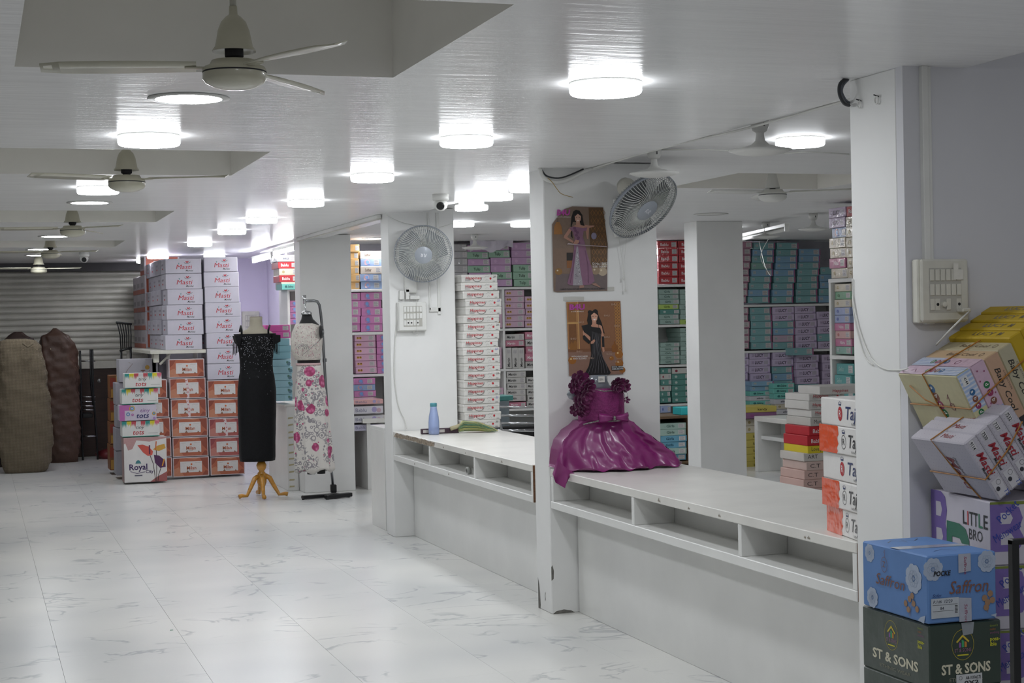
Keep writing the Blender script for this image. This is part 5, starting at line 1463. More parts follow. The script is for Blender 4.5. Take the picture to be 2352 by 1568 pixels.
for (x, y) in ((bxw - .28, -.06), (bxw - .09, -.14), (bxw + .12, -.05)): build('foot_pad', MB().lathe([(.012, 0), (.012, .01)], 10), M['blackp'], t, (x, y, 0))

# ================================================================ PURPLE CHILD DRESS
SATIN = mat('plum_satin', '#82246a', .34, coat=.1, vary=.06, vscale=5, bump=.12, bscale=14, spec=.7)
KNIT = mat('plum_pleated_cloth', '#7c1f62', .6, vary=.12, vscale=50, bump=.6, bscale=120)
YD = 7.52
def Pd(px, py, Y=YD): return at(px, py, 'y', Y)
cd = Pd(1390, 1000)
t = thing('child_form', 'gray half form on the counter wearing a plum satin child dress', 'mannequin', (cd.x, YD, .74))
def dx_(px, py, Y=YD): return Pd(px, py, Y).x - cd.x
def dz_(py): return Pd(1390, py).z - .74
# bodice
bd = [(893, 1322, 1432), (900, 1334, 1436), (915, 1336, 1437), (940, 1334, 1438), (968, 1334, 1440)]
tabb = [(p[0], dx_(p[1], p[0]), dx_(p[2], p[0])) for p in bd]; rings = []
for k in range(12):
    py = 895 + 74 * k / 11; a, b_ = interp(tabb, py)
    r_ = ell((a + b_) / 2, 0.03, dz_(py) , (b_ - a) / 2, .075, 36)
    if k == 0:
        for v in r_: v.z += .012 * abs(v.x - (a + b_) / 2) / .12
    rings.append(r_)
build('bodice', MB().loft(rings[::-1]), KNIT, t, smooth=True)
fr = MB().loft([ell(dx_(1379, y), .03, dz_(y), (dx_(1379 + w2, y) - dx_(1379, y)), .045, 28) for (y, w2) in ((898, 38), (884, 26), (875, 21), (861, 19))])
build('form_neck', fr, mat('glossy_gray_form', '#70757c', .12, coat=.8, vary=.04), t, smooth=True)
lab = Decal().rect(0, 0, .034, .03, '#d2cfc9').up().text('139/-', .004, .008, .012, '#333', w=.026)
o = link('price_tag', lab.mesh('price_tag'), PRINT, t, (dx_(1371, 877), -.02, dz_(877))); 
build('form_shoulder', MB().lathe([(0, -.03), (.02, -.02), (.03, 0), (.02, .02), (0, .03)], 16, m=Matrix.Translation((dx_(1318, 905), .02, dz_(903)))), mat('glossy_gray_form', '#70757c', .12, coat=.8, vary=.04), t, smooth=True)
# glitter trims
GL = mat('glitter_trim', '#a9a9a2', .3, .7, vary=.5, vscale=200, bump=1, bscale=300)
build('neck_trim', MB().tube([(dx_(x, y), -.048 + .02 * abs(x - 1385) / 50, dz_(y)) for x, y in ((1352, 886), (1362, 893), (1380, 897), (1400, 896.5), (1420, 894), (1433, 893))], .0028, 6), GL, t, smooth=True)
build('waist_trim', MB().tube([(dx_(x, y), -.05 + .03 * (abs(x - 1388) / 52) ** 2, dz_(y)) for x, y in ((1336, 972), (1350, 968), (1368, 964), (1388, 966), (1410, 966), (1438, 963))], .004, 6), GL, t, smooth=True)
# skirt: wrapped round the form, falling to the counter, left corner hanging over the edge
outl = [(966, 1336, 1440), (975, 1326, 1455), (990, 1306, 1468), (1010, 1290, 1496), (1030, 1284, 1522), (1050, 1281, 1545), (1068, 1280, 1556), (1084, 1278, 1562)]
tabo = [(p[0], dx_(p[1], p[0]), dx_(p[2], p[0])) for p in outl]
sk_ = MB(); NU, NV = 90, 34; grid = []
for j in range(NV + 1):
    v = j / NV; py = 966 + (1086 - 966) * v; a, b_ = interp(tabo, min(py, 1084)); row = []
    for i in range(NU + 1):
        u = i / NU; s_ = 2 * u - 1
        x = a + (b_ - a) * u
        fold = (.026 * math.sin(u * 15 + 2.2 * math.sin(u * 5 + 1) + v * 1.5) + .012 * math.sin(u * 31 + 2 + 1.5 * math.sin(v * 4)) + .004 * math.sin(u * 60 + v * 9)) * v ** .8
        bul = .055 + .12 * v ** 1.2 * math.sqrt(max(0, 1 - s_ ** 2)) + .01
        y = .05 - bul - fold * (1.3 - abs(s_) * .3)
        z = dz_(py) + .004
        if v > .85: z = max(z, .004 + .010 * (1 + math.sin(u * 31 + 2)) * (v - .85) / .15)
        z = max(z, .004)
        # corner hanging over the counter front
        row.append(Vector((x, y, z)))
    grid.append(row)
vs = [p for r_ in grid for p in r_]
sk_.add(vs, [(j * (NU + 1) + i, (j + 1) * (NU + 1) + i, (j + 1) * (NU + 1) + i + 1, j * (NU + 1) + i + 1) for j in range(NV) for i in range(NU)])
# back of the skirt against the pillar
bk = []
for j in range(NV + 1):
    for i in (0, NU): bk.append(grid[j][i])
build('satin_skirt', sk_, SATIN, t, smooth=True)
bks = MB(); rows = []
for j in range(0, NV + 1, 3):
    a, b_ = grid[j][0], grid[j][NU]; rows.append([a, Vector((a.x, .12, a.z)), Vector((b_.x, .12, b_.z)), b_])
vs = [p for r_ in rows for p in r_]; n_ = len(rows)
bks.add(vs, [(j * 4 + i, j * 4 + i + 1, (j + 1) * 4 + i + 1, (j + 1) * 4 + i) for j in range(n_ - 1) for i in range(3)])
build('skirt_back', bks, SATIN, t, smooth=True)
# hanging corner
hg = MB(); ctop = [(1282, 1040), (1278, 1060), (1292, 1075), (1312, 1085), (1340, 1090)]
tl = [(1281, 1050), (1290, 1066), (1305, 1078), (1322, 1088), (1345, 1092)]
bl = [(1269, 1088), (1276, 1108), (1298, 1121), (1300, 1108), (1316, 1092)]
rows = []; Yh = YD - .11
for k in range(9):
    u = k / 8; row = []
    for i in range(17):
        w_ = i / 16 * 4; i0 = min(3, int(w_)); f_ = w_ - i0
        tx = tl[i0][0] * (1 - f_) + tl[i0 + 1][0] * f_; ty = tl[i0][1] * (1 - f_) + tl[i0 + 1][1] * f_
        bx1 = bl[i0][0] * (1 - f_) + bl[i0 + 1][0] * f_; by1 = bl[i0][1] * (1 - f_) + bl[i0 + 1][1] * f_
        px = tx + (bx1 - tx) * u; py = ty + (by1 - ty) * u
        p = Pd(px, py, Yh - .012 * math.sin(i * .9) * u)
        p.x = min(p.x, 2.752 if py > 1092 else 9)
        row.append(p - Vector((cd.x, YD, .74)))
    rows.append(row)
vs = [p for r_ in rows for p in r_]
hg.add(vs, [(j * 17 + i, (j + 1) * 17 + i, (j + 1) * 17 + i + 1, j * 17 + i + 1) for j in range(8) for i in range(16)])
build('hanging_corner', hg, SATIN, t, smooth=True)
# bow
for s_ in (-1, 1):
    bw = MB(); rows = []
    for k in range(9):
        u = k / 8; hh2 = .008 + .021 * u ** .7; x = s_ * (.004 + .074 * u); y0_ = -.02 * math.sin(PI * u)
        rows.append([Vector((x, y0_ - .006, -hh2 * .9 + .004)), Vector((x, y0_ - .016, -hh2 * .3)), Vector((x, y0_ - .009, .0)), Vector((x, y0_ - .017, hh2 * .4)), Vector((x, y0_ - .006, hh2)), Vector((x, y0_ + .004, 0))])
    if s_ < 0: rows = rows[::-1]
    bw.loft(rows)
    build('bow_loop', bw, SATIN, t, (dx_(1399, 959), -.055, dz_(959)), smooth=True)
build('bow_buckle', MB().cbox(-.006, -.008, -.011, .006, 0, .011, .002), GL, t, (dx_(1399, 959), -.07, dz_(959)))
# petal flowers
def flower(px, py, y, r_, tilt, n=7, layers=3):
    r_ *= 1.28
    fo = build('cloth_flower', MB(), KNIT, t, (dx_(px, py), y, dz_(py)), tilt)
    mb = MB()
    for l_ in range(layers):
        for k in range(n - l_):
            a = 2 * PI * k / (n - l_) + l_ * .4; rr = r_ * (1 - .24 * l_); dep = -.006 - .010 * l_
            c_, s2 = math.cos(a), math.sin(a); pts = []
            for (p, q, zz_) in ((.12, 0, 0), (.5, -.34, -.3), (.9, -.3, -.75), (1.04, 0, -.95), (.9, .3, -.75), (.5, .34, -.3), (.6, 0, .15)):
                x_, y_ = p * rr, q * rr
                pts.append((x_ * c_ - y_ * s2, dep + zz_ * .012 + .012 * p * (l_ + 1) * -.6 + .008, x_ * s2 + y_ * c_))
            mb.add(pts, [(0, 1, 6), (1, 2, 6), (2, 3, 6), (3, 4, 6), (4, 5, 6), (5, 0, 6)])
    fo.data = mb.mesh('cloth_flower'); fo.data.materials.append(None); fo.material_slots[0].link = 'OBJECT'; fo.material_slots[0].material = mat('plum_petal', '#6a1750', .45, vary=.25, vscale=30, sheen=.3)
for (px, py, y, r_, ti) in ((1326, 872, -.03, .042, (0, .2, 0)), (1338, 884, -.055, .036, (.3, 0, .2)), (1317, 884, -.03, .035, (0, -.3, 0)), (1334, 902, -.06, .037, (.2, .2, 0)),
                            (1322, 921, -.055, .040, (-.2, 0, .3)), (1329, 935, -.05, .032, (.1, 0, 0)), (1316, 937, -.04, .026, (0, 0, -.3)), (1410, 881, -.045, .034, (.4, 0, 0)), (1424, 885, -.03, .030, (.2, .1, .3)), (1403, 885, -.045, .024, (.4, 0, .2))):
    flower(px, py, y, r_, ti)
build('bead_strings', MB().tube([(dx_(1419, 893), -.05, dz_(893)), (dx_(1424, 905), -.058, dz_(905)), (dx_(1426, 914), -.056, dz_(914))], .0012, 5).tube([(dx_(1426, 893), -.05, dz_(893)), (dx_(1432, 905), -.052, dz_(905)), (dx_(1434, 916), -.05, dz_(916))], .0012, 5), M['metal'], t)
flower(1428, 917, -.05, .014, (.2, 0, 0), 5, 2)

# ================================================================ POSTERS
def poster_a():
    """long mauve gown; unit = photo pixels from the lower left corner, y up"""
    d = Decal(); W, H = 117, 194
    out = [(0, 2), (8, 0), (118, 2), (119, 60), (121, 110), (118, 130), (112, 194), (45, 196), (28, 190), (12, 172), (0, 155)]
    d.poly(out, '#7c685a').up()
    d.poly([(4, 3), (117, 4), (118, 40), (6, 42)], '#6e6160').poly([(2, 43), (118, 40), (119, 60), (120, 100), (0, 100)], '#80695a').up()
    d.poly([(83, 62), (119, 60), (120, 112), (112, 193), (80, 193)], '#5f472f').up()
    for i in range(7):
        for j in range(4):
            x, y = 86 + j * 8 + i * -.2, 66 + i * 18
            if x + 6 < 118: d.ring(x + 3.5, y + 7, 4.2, 1.1, '#94683c', 4, 8)
    d.poly([(3, 132), (22, 132), (20, 150), (16, 160), (9, 160), (4, 150)], '#9a6a3a').stroke([(12, 160), (13, 176)], .6, '#3a2c24')
    d.rect(30, 72, 44, 90, '#2a2422').rect(30, 55, 44, 72, '#8a5a34')
    for (x, y, r_, c) in ((12, 47, 8, '#8f6a3a'), (108, 46, 10, '#b3a28c'), (93, 48, 9, '#97826a'), (117 - 5, 60, 6, '#a89880')): d.disc(x, y, r_, c, 14).disc(x - r_ * .3, y + r_ * .3, r_ * .25, '#d6c9ae', 6)
    d.up(); sk = '#b08371'
    # hair
    d.poly([(46, 184), (52, 188), (60, 186), (66, 176), (68, 160), (70, 150), (66, 148), (60, 160), (45, 160), (42, 150), (40, 128), (44, 122), (40, 152), (42, 170)], '#1c1614').up()
    # arms and neck
    d.poly([(48, 150), (38, 148), (25, 128), (24, 124), (44, 112), (46, 116), (32, 126), (44, 144)], sk)
    d.poly([(68, 148), (72, 146), (75, 122), (78, 120), (80, 146), (92, 150), (92, 152), (80, 152), (72, 154)], sk)
    d.poly([(52, 168), (60, 168), (60, 154), (70, 151), (68, 143), (46, 143), (46, 151), (52, 154)], sk).up()
    d.poly([(49, 176), (50, 164), (56, 158), (62, 164), (63, 176), (56, 181)], '#c09683').up()
    d.poly([(48, 178), (56, 184), (64, 178), (62, 174), (56, 179), (50, 173)], '#1c1614').rect(51.5, 170.5, 54, 171.6, '#2a1c18').rect(58, 170.5, 60.5, 171.6, '#2a1c18').poly([(53, 164.5), (59, 164.5), (56, 162.5)], '#e6d6d0')
    d.poly([(36, 146), (46, 150), (68, 146), (76, 148), (74, 140), (68, 140), (66, 126), (70, 112), (74, 90), (84, 55), (90, 24), (80, 16), (55, 15), (34, 16), (30, 20), (40, 58), (46, 98), (46, 112), (48, 124), (44, 138)], '#866078').up()
    d.poly([(52, 104), (55, 104), (58, 60), (64, 15), (42, 15), (46, 60)], '#9b959b').up()
    for k in range(60):
        y = random.uniform(18, 92); wd = (92 - y) / 92 * 10; d.disc(52 + random.uniform(-wd, wd) + 1, y, .9, random.choice(['#d0cdd2', '#5e5a62']), 4)
    for (x, y) in ((50, 140), (54, 136), (52, 130), (56, 124), (54, 118), (57, 112), (48, 146)): d.disc(x, y, 3.4, '#6d4763', 7)
    d.poly([(44, 110), (50, 120), (58, 118), (56, 112), (50, 108)], sk)
    d.stroke([(70, 95), (76, 60), (76, 20)], 1.2, '#6e4a63').stroke([(36, 20), (44, 60), (48, 96)], 1.2, '#6e4a63')
    d.poly([(56, 15), (66, 15), (66, 10), (56, 8)], '#9a7668').poly([(82, 18), (90, 14), (102, 9), (102, 11), (92, 20)], '#9a7668')
    d.disc(90, 128, 6, '#8a8398', 12, 8)
    d.up().text('B4U', 10, 176, 12, '#b2479c', w=28, shear=.1, bold=.05).text('& CUTE APPARELS', 10, 170, 2.8, '#cfc4be', w=30)
    d.text('D.No.15025', 86, 62, 5, '#e0dcd8', w=33, bold=.01).text('SIZE  36X40', 86, 55.5, 4, '#e0dcd8', w=30, bold=.01)
    d.text('GARMENTS COLOR IN PHOTO MAY CHANGE SLIGHTLY THEN ACTUAL GARMENTS', 14, 5.4, 2.6, '#181818', w=98, bold=.02)
    d.up().poly([(30, 109), (118, 102), (118, 104.5), (60, 108), (34, 112)], '#b3a3a6')
    return d
def poster_b():
    d = Decal(); W, H = 120, 172
    d.rect(0, 0, W, H, '#8a5e40').up()
    d.rect(0, 0, W, 55, '#8c6a5a').rect(0, 55, W, 62, '#7d5236').rect(0, 62, 24, 172, '#a9784a').up().rect(3, 66, 20, 120, '#7a4f2c').rect(3, 126, 20, 168, '#8f6236').rect(24, 62, 26, 172, '#c79a5e').rect(0, 121, 24, 124, '#c9a060')
    for i in range(19):
        for j in range(2): d.ring(109 + j * 6, 40 + i * 7, 3.4, 1.1, '#c08a44', 6, 3.8)
    for (x, y, r_) in ((8, 36, 9), (95, 38, 5), (112, 47, 9), (112, 26, 9), (118, 10, 7)): d.disc(x, y, r_, '#9c6224', 16).disc(x - r_ * .3, y + r_ * .35, r_ * .25, '#e3c48a', 6)
    d.poly([(97, 52), (109, 52), (110, 66), (105, 72), (104, 78), (102, 78), (101, 72), (96, 66)], '#8a5420')
    for (x, y) in ((8, 64), (16, 68)): d.poly([(x - 4, 60), (x + 4, 60), (x + 4, y + 8), (x, y + 16), (x - 4, y + 8)], '#8f5e2a')
    d.up(); sk = '#c08c74'
    d.poly([(44, 128), (47, 142), (48, 148), (58, 150), (68, 148), (70, 138), (76, 122), (82, 96), (76, 100), (70, 112), (52, 112), (46, 118)], '#181210').disc(51, 147, 5, '#141012', 8).disc(63, 148, 6, '#141012', 8).up()
    d.poly([(36, 112), (33, 100), (34, 94), (50, 80), (57, 84), (57, 92), (50, 88), (42, 97), (42, 112)], sk).poly([(70, 118), (76, 114), (80, 90), (79, 64), (74, 62), (74, 90), (72, 100)], sk)
    d.poly([(55, 128), (64, 128), (64, 119), (74, 116), (70, 108), (50, 112), (55, 120)], sk).up()
    d.poly([(53, 140), (54, 129), (60, 123), (66, 129), (68, 140), (60, 146)], '#d09e86').up().rect(56, 136.5, 58.5, 138, '#241814').rect(62.5, 136.5, 65, 138, '#241814').poly([(56.5, 131.5), (64, 131.5), (60.5, 127.5)], '#f0e4e0').poly([(53, 140), (60, 147), (68, 139), (66, 145), (60, 149), (54, 146)], '#181210')
    d.poly([(31, 116), (46, 119), (54, 113), (72, 110), (75, 100), (72, 82), (72, 60), (76, 40), (86, 18), (92, 4), (88, 0), (38, 0), (34, 4), (44, 22), (50, 48), (49, 74), (50, 90), (46, 93), (36, 101)], '#151315').up()
    d.poly([(33, 92), (37, 94), (50, 78), (46, 73), (34, 84)], '#1c1a1c').rect(75, 65, 80, 90, '#1c1a1c').stroke([(69, 110), (68, 120)], .8, '#151315').up()
    for k in range(7): d.stroke([(54 + k * 3, 102 - k), (55 + k * 2.6 + math.sin(k) * 2, 76), (54 + k * 3, 50), (50 + k * 5.2, 26), (42 + k * 7.2, 4)], .5, '#77737a')
    d.poly([(50, 78), (58, 84), (60, 80), (56, 74), (50, 73)], sk).poly([(75, 64), (79, 64), (80, 56), (77, 52), (75, 57)], sk)
    d.text('B4U', 6, 154, 12, '#b2479c', w=34, bold=.05).text('& CUTE APPARELS', 9, 148, 2.6, '#e6dcd6', w=28)
    for (x, y) in ((99, 162), (82, 136), (104, 112), (24, 122), (6, 84), (80, 86), (84, 46), (44, 38), (102, 28), (18, 54)): d.text('B4U', x, y, 4.5, '#b59a86', w=12)
    d.text('WITH HEAD BAND', 6, 43, 3.4, '#e9e4de', w=36, bold=.01).text('AND SLEEVES', 9, 38, 3.4, '#e9e4de', w=30, bold=.01)
    d.rect(94, 10, 120, 20, '#181818').up().text('DNO.15028', 95, 16, 3.2, '#f0f0f0', w=25, bold=.01).text('SIZE.36X40', 95, 11.4, 3.2, '#f0f0f0', w=25, bold=.01)
    return d
random.seed(3)
for (mk, px, py, px2, py2, W, H, label, bendy) in ((poster_a, 1271, 671, 1390, 476, 117, 194, 'upper poster of a girl in a long mauve gown', True), (poster_b, 1307, 863, 1428, 691, 120, 172, 'lower poster of a girl in a black one-shoulder gown', False)):
    d = mk(); a = at(px, py, 'y', 7.695); b_ = at(px2, py2, 'y', 7.695)
    sx = (b_.x - a.x) / W; sz = (b_.z - a.z) / H
    slant = .018 if not bendy else .0
    d.mb.v = [((v[0] + v[2] * -slant - (8 if bendy else 0)) * sx, v[1] * .8 - .001, v[2] * sz) for v in d.mb.v]
    me = d.mesh('poster')
    o = link('poster', me, mat_poster if False else PRINT, None, (a.x + (8 * sx if bendy else 0), 7.695, a.z))
    tag(o, label + ' on the middle pillar', 'poster', 'garment posters on the middle pillar')
t_ = Decal().rect(0, 0, .11, .02, '#d4d2cc'); a = at(1295, 691, 'y', 7.697)
tag(link('tape_strip', t_.mesh('tape'), mat('clear_tape', '#c9c7c0', .2, coat=.6), None, (a.x, 7.697, a.z)), 'clear tape strip above the lower poster', 'tape')
t_ = Decal().rect(0, 0, .05, .02, '#d4d2cc'); a = at(1390, 668, 'y', 7.697)
tag(link('tape_strip', t_.mesh('tape'), mat('clear_tape', '#c9c7c0', .2, coat=.6), None, (a.x, 7.697, a.z)), 'clear tape strip beside the bottom corner of the upper poster', 'tape')
# ================================================================ RIGHT FOREGROUND PILE
def obox(name, label, cat, group, origin, rotm, w, d, h, col, faces, gloss=False, lid=0):
    m = mat(('film_wrapped_' if gloss else 'matte_') + 'card', col, .42 if gloss else .6, coat=.5 if gloss else 0, bump=.3 if gloss else .08, bscale=14, vary=.06)
    o = link(name, carton_mesh(w, d, h, lid), m, None)
    o.matrix_world = Matrix.Translation(origin) @ rotm.to_4x4()
    tag(o, label, cat, group)
    for (face, me, pm) in faces: stick(o, me, face, (w, d, h), m=pm)
    return o
I3 = Matrix.Identity(3)
gP = 'cartons piled beside the right pillar'
# blue carton: near vertical edge seen at (2132,1434)-(2121,1277)
k = 1.1
N0 = Vector((2.23 * k, 3.462 * k, 1.5 - (1.5 - .723) * k)); w_, d_, h_ = .200 * k, .308 * k, .170 * k
def petals(d, x, y, r_, c, c2):
    for q in range(8):
        a = q * PI / 4 + .3; d.disc(x + r_ * .6 * math.cos(a), y + r_ * .62 * math.sin(a), r_ * .42, c, 9)
    d.up()
    for q in range(6):
        a = q * PI / 3; d.ring(x + r_ * .3 * math.cos(a), y + r_ * .3 * math.sin(a), r_ * .32, r_ * .035, c2, 10)
def des_saff(w, h, right):
    d = Decal(); wh = '#a3afc2'; ol = '#94a2b8'; br = '#7a5040'; tan = '#97765a'
    if not right:     # long left face, u: 0 = far end
        petals(d, w * .12, h * .84, h * .14, wh, ol); petals(d, w * .8, h * .62, h * .22, wh, ol); petals(d, w * .16, h * .16, h * .16, wh, ol)
        for (x, y) in ((.68, .22), (.74, .3), (.8, .25), (.72, .14), (.85, .18), (.78, .36)): d.disc(w * x, h * y, h * .05, tan, 8)
        d.stroke([(w * .74, h * .04), (w * .76, h * .2), (w * .8, h * .34)], .0015, tan).poly([(w * .86, h * .02), (w * .95, h * .0), (w * .97, h * .12), (w * .9, h * .08)], wh)
        d.up().text('Saffron', w * .22, h * .4, h * .17, br, w=w * .44, shear=.28)
        d.ring(w * .36, h * .72, w * .05, .0015, br, 16, h * .12).text('Z', w * .335, h * .68, h * .09, br).stroke([(w * .37, h * .84), (w * .375, h * .95), (w * .35, h * .9)], .0015, br)
    else:
        petals(d, w * .08, h * .8, h * .17, wh, ol); petals(d, w * .86, h * .86, h * .16, wh, ol)
        for (x, y) in ((.82, .32), (.9, .38), (.86, .25), (.93, .28), (.84, .18)): d.disc(w * x, h * y, h * .05, tan, 8)
        d.stroke([(w * .86, h * .1), (w * .88, h * .3), (w * .9, h * .42)], .0015, tan).poly([(w * .9, h * .06), (w * .99, h * .08), (w * .98, h * .02)], wh)
        d.up().text('Saffron', w * .3, h * .42, h * .19, br, w=w * .56, shear=.25)
        d.text('POCKE', w * .08, h * .7, h * .07, '#15161c', w=w * .24, shear=.2, bold=.03)
        d.rect(w * .04, h * .08, w * .44, h * .37, '#b3b9bf').up()
        for (x0, y0, x1, y1) in ((.06, .27, .42, .275), (.06, .18, .36, .185)): d.rect(w * x0, h * y0, w * x1, h * y1, '#555')
        for q in range(6): d.rect(w * .38, h * (.14 + .02 * q), w * .42, h * (.15 + .02 * q), '#333')
        d.text('P.1d6  12/20', w * .07, h * .3, h * .045, '#2a2f44', shear=.2).text('84', w * .17, h * .2, h * .045, '#2a2f44').text('Sofer', w * .06, h * .39, h * .05, '#23366a', shear=.3)
        d.poly([(w * .44, h), (w * .62, h), (w * .62, h * .74), (w * .44, h * .72)], '#a3a7b4').poly([(w * .44, 0), (w * .62, 0), (w * .62, h * .34), (w * .44, h * .36)], '#a3a7b4').up()
        for q in range(2): d.text('Saffron', w * .52, h * (.96 - .7 * q), h * .05, '#8d3a56', w=h * .26, rot=-PI / 2, shear=.2)
    return d.mesh()
def des_safftop(w, d__):
    d = Decal(); d.poly([(0, d__ * .42), (w, d__ * .36), (w, d__ * .5), (0, d__ * .56)], '#a6adbd').up()
    d.stroke([(w * .2, d__ * .8), (w * .35, d__ * .9), (w * .45, d__ * .75), (w * .5, d__ * .9), (w * .6, d__ * .8), (w * .75, d__ * .9)], .003, '#2a2c38')
    d.stroke([(w * .3, d__ * .2), (w * .5, d__ * .28), (w * .6, d__ * .16)], .002, '#3a4a70'); return d.mesh()
obox('blue_carton', 'blue floral carton on top of the dark green carton, foreground pile', 'carton', gP, N0, I3, w_, d_, h_, '#5c82b8',
     [('left', des_saff(d_, h_, False), PRINT), ('front', des_saff(w_, h_, True), PRINT), ('top', des_safftop(w_, d_), PRINTG)])
# dark green cartons
def des_st(w, h, lab):
    d = Decal(); cr = '#cfcbb4'
    cx, cy = (w * .45, h * .66) if not lab else (w * .46, h * .66)
    d.ring(cx, cy, h * .2, .0012, '#b9a83a', 24, h * .24).poly([(cx - h * .12, cy + h * .05), (cx, cy + h * .16), (cx + h * .12, cy + h * .05), (cx + h * .1, cy + h * .03), (cx, cy + h * .12), (cx - h * .1, cy + h * .03)], '#c9b23a')
    d.poly([(cx - h * .07, cy + h * .04), (cx - h * .07, cy - h * .04), (cx - h * .03, cy - h * .04), (cx - h * .03, cy + h * .03)], '#8a5aa0').poly([(cx - h * .02, cy - h * .04), (cx + h * .02, cy - h * .04), (cx + h * .02, cy + h * .06), (cx - h * .02, cy + h * .08)], '#3fa06a').poly([(cx + h * .03, cy - h * .04), (cx + h * .07, cy - h * .04), (cx + h * .07, cy + h * .04), (cx + h * .03, cy + h * .05)], '#c98a3a')
    d.text('ST & SONS', cx, cy - h * .11, h * .055, '#9a6a8a', w=h * .3, align='c').rect(cx - h * .1, cy - h * .17, cx + h * .1, cy - h * .15, '#c9c032')
    d.text('ST & SONS', w * .5, h * .22, h * .15, cr, w=w * .68, align='c', bold=.03)
    d.text('ETHNIC WEAR', w * .5, h * .1, h * .055, '#8f8d7c', w=w * .46, align='c')
    x = .84
    for q, (s_, c) in enumerate((("doesn't", '#8a9a3a'), ('make', '#a0683a'), ('anything', '#8a5a7a'))): d.text(s_, w * x, h * (.9 - .055 * q), h * .035, c)
    d.text('poss-', w * x, h * .68, h * .06, '#c9c832', bold=.02).text('ible', w * x, h * .6, h * .06, '#c9c832', bold=.02)
    if lab:
        d.up().rect(w * .36, -h * .12, w * .72, h * .2, '#bfc2c4').up()
        d.text('AB-10356(LT)', w * .49, h * .12, h * .045, '#1c1c22', w=w * .21, bold=.02).ring(w * .42, h * .145, h * .03, .0008, '#1c1c22', 12).text('0X2', w * .47, h * .04, h * .055, '#1c1c22', w=w * .2, bold=.03).text('L.TASAR', w * .46, -h * .03, h * .035, '#1c1c22', w=w * .16, bold=.02).text('3', w * .52, -h * .11, h * .06, '#1c1c22', bold=.04)
        d.poly([(w * .44, h), (w * .62, h), (w * .6, h * .82), (w * .46, h * .8)], '#8a9096')
    return d.mesh()
wg, dg, hg_ = w_ * 1.05, d_ * 1.03, .178
def des_label_low(w, h):
    return Decal().rect(w * .1, h * .5, w * .3, h * .52, '#33443a').mesh()
for q in range(3):
    z_ = N0.z - .004 - hg_ * (q + 1) - .0
    o_ = Vector((N0.x + .004, N0.y + .003, z_))
    fs = [('left', des_st(dg, hg_, False), PRINT), ('front', des_st(wg, hg_, q == 0), PRINT)] if q == 0 else [('left', des_label_low(dg, hg_), PRINT)]
    obox('green_carton', ['dark green carton with cream lettering under the blue carton', 'dark green carton below the lettered green one', 'lowest dark green carton in the foreground pile'][q], 'carton', gP, o_, I3, wg, dg, hg_, '#28382f', fs, gloss=True)
zfl = N0.z - .004 - hg_ * 3
obox('plinth_carton', 'plain carton on the floor under the dark green cartons', 'carton', gP, Vector((N0.x, N0.y, 0)), I3, wg, dg, zfl, '#6d5a42', [])
# white and purple cartons
k = 1.057
N1 = Vector((2.619 * k, 3.755 * k, 1.5 - (1.5 - .801) * k)); w1, d1, h1 = .28, .372 * k, .185
yaw = math.atan2(-.054, .367)
R1 = Matrix.Rotation(yaw, 3, 'Z')
def Bshape(d, x, y, w, h, c, bg='#b9b5bf'):
    out = [(x, y), (x + w * .6, y), (x + w * .85, y + h * .06), (x + w, y + h * .25), (x + w * .85, y + h * .47), (x + w * .95, y + h * .7), (x + w * .85, y + h * .92), (x + w * .6, y + h), (x, y + h)]
    d.poly(out, c).up().poly([(x + w * .3, y + h * .14), (x + w * .6, y + h * .14), (x + w * .7, y + h * .25), (x + w * .6, y + h * .38), (x + w * .3, y + h * .38)], bg).poly([(x + w * .3, y + h * .58), (x + w * .58, y + h * .58), (x + w * .66, y + h * .7), (x + w * .58, y + h * .82), (x + w * .3, y + h * .82)], bg)
def des_lb(w, h, right):
    d = Decal(); pu = '#6f5c9c'; gr = '#2f6b57'; ol = '#6e7a32'; bg = '#b9b5bf'
    if not right:
        Bshape(d, 0, -h * .0, w * .3, h, pu, bg); d.up(); Bshape(d, w * .28, -h * .62, w * .38, h * 1.1 + h * .1, gr, bg) if False else None
        d.poly([(w * .27, 0), (w * .37, 0), (w * .37, h * .3), (w * .5, h * .3), (w * .55, h * .2), (w * .5, h * .06), (w * .42, h * .02), (w * .42, 0), (w * .62, 0), (w * .66, h * .1), (w * .66, h * .3), (w * .6, h * .48), (w * .5, h * .54), (w * .28, h * .54)], gr)
        d.disc(w * .78, 0, w * .14, ol, 16, h * .15)
        for s_, c, x in (('L', '#1f2326', .56), ('I', '#b03a3a', .635), ('T', '#1f2326', .67), ('T', '#1f2326', .74), ('L', '#3a7a5a', .82), ('E', '#1f2326', .9)): d.text(s_, w * x, h * .56, h * .22, c, w=w * (.065 if s_ != 'I' else .018), bold=.01)
        d.text('BRO', w * .66, h * .34, h * .17, '#33363a', w=w * .22)
    else:
        d.rect(0, h * .95, w * .45, h, ol)
        Bshape(d, 0, h * .22, w * .38, h * .74, pu, bg); d.up()
        d.text('LITTLE', w * .5, h * .7, h * .13, '#1f2326', w=w * .4, bold=.02).text('BRO', w * .52, h * .55, h * .1, '#33363a')
        d.rect(w * .4, h * .28, w * .75, h * .4, gr).rect(w * .4, 0, w * .52, h * .4, gr)
        d.up().text('Pocket', w * .12, h * .66, h * .13, '#2c3f9a', w=w * .28, rot=.75).text('Menswear', w * .06, h * .36, h * .13, '#2c3f9a', w=w * .34, rot=.5)
        d.rect(w * .52, h * .05, w * .9, h * .25, '#c3c3c6').up().text('3', w * .58, h * .08, h * .1, '#222').text('CONT. 3', w * .66, h * .12, h * .06, '#222')
    return d.mesh()
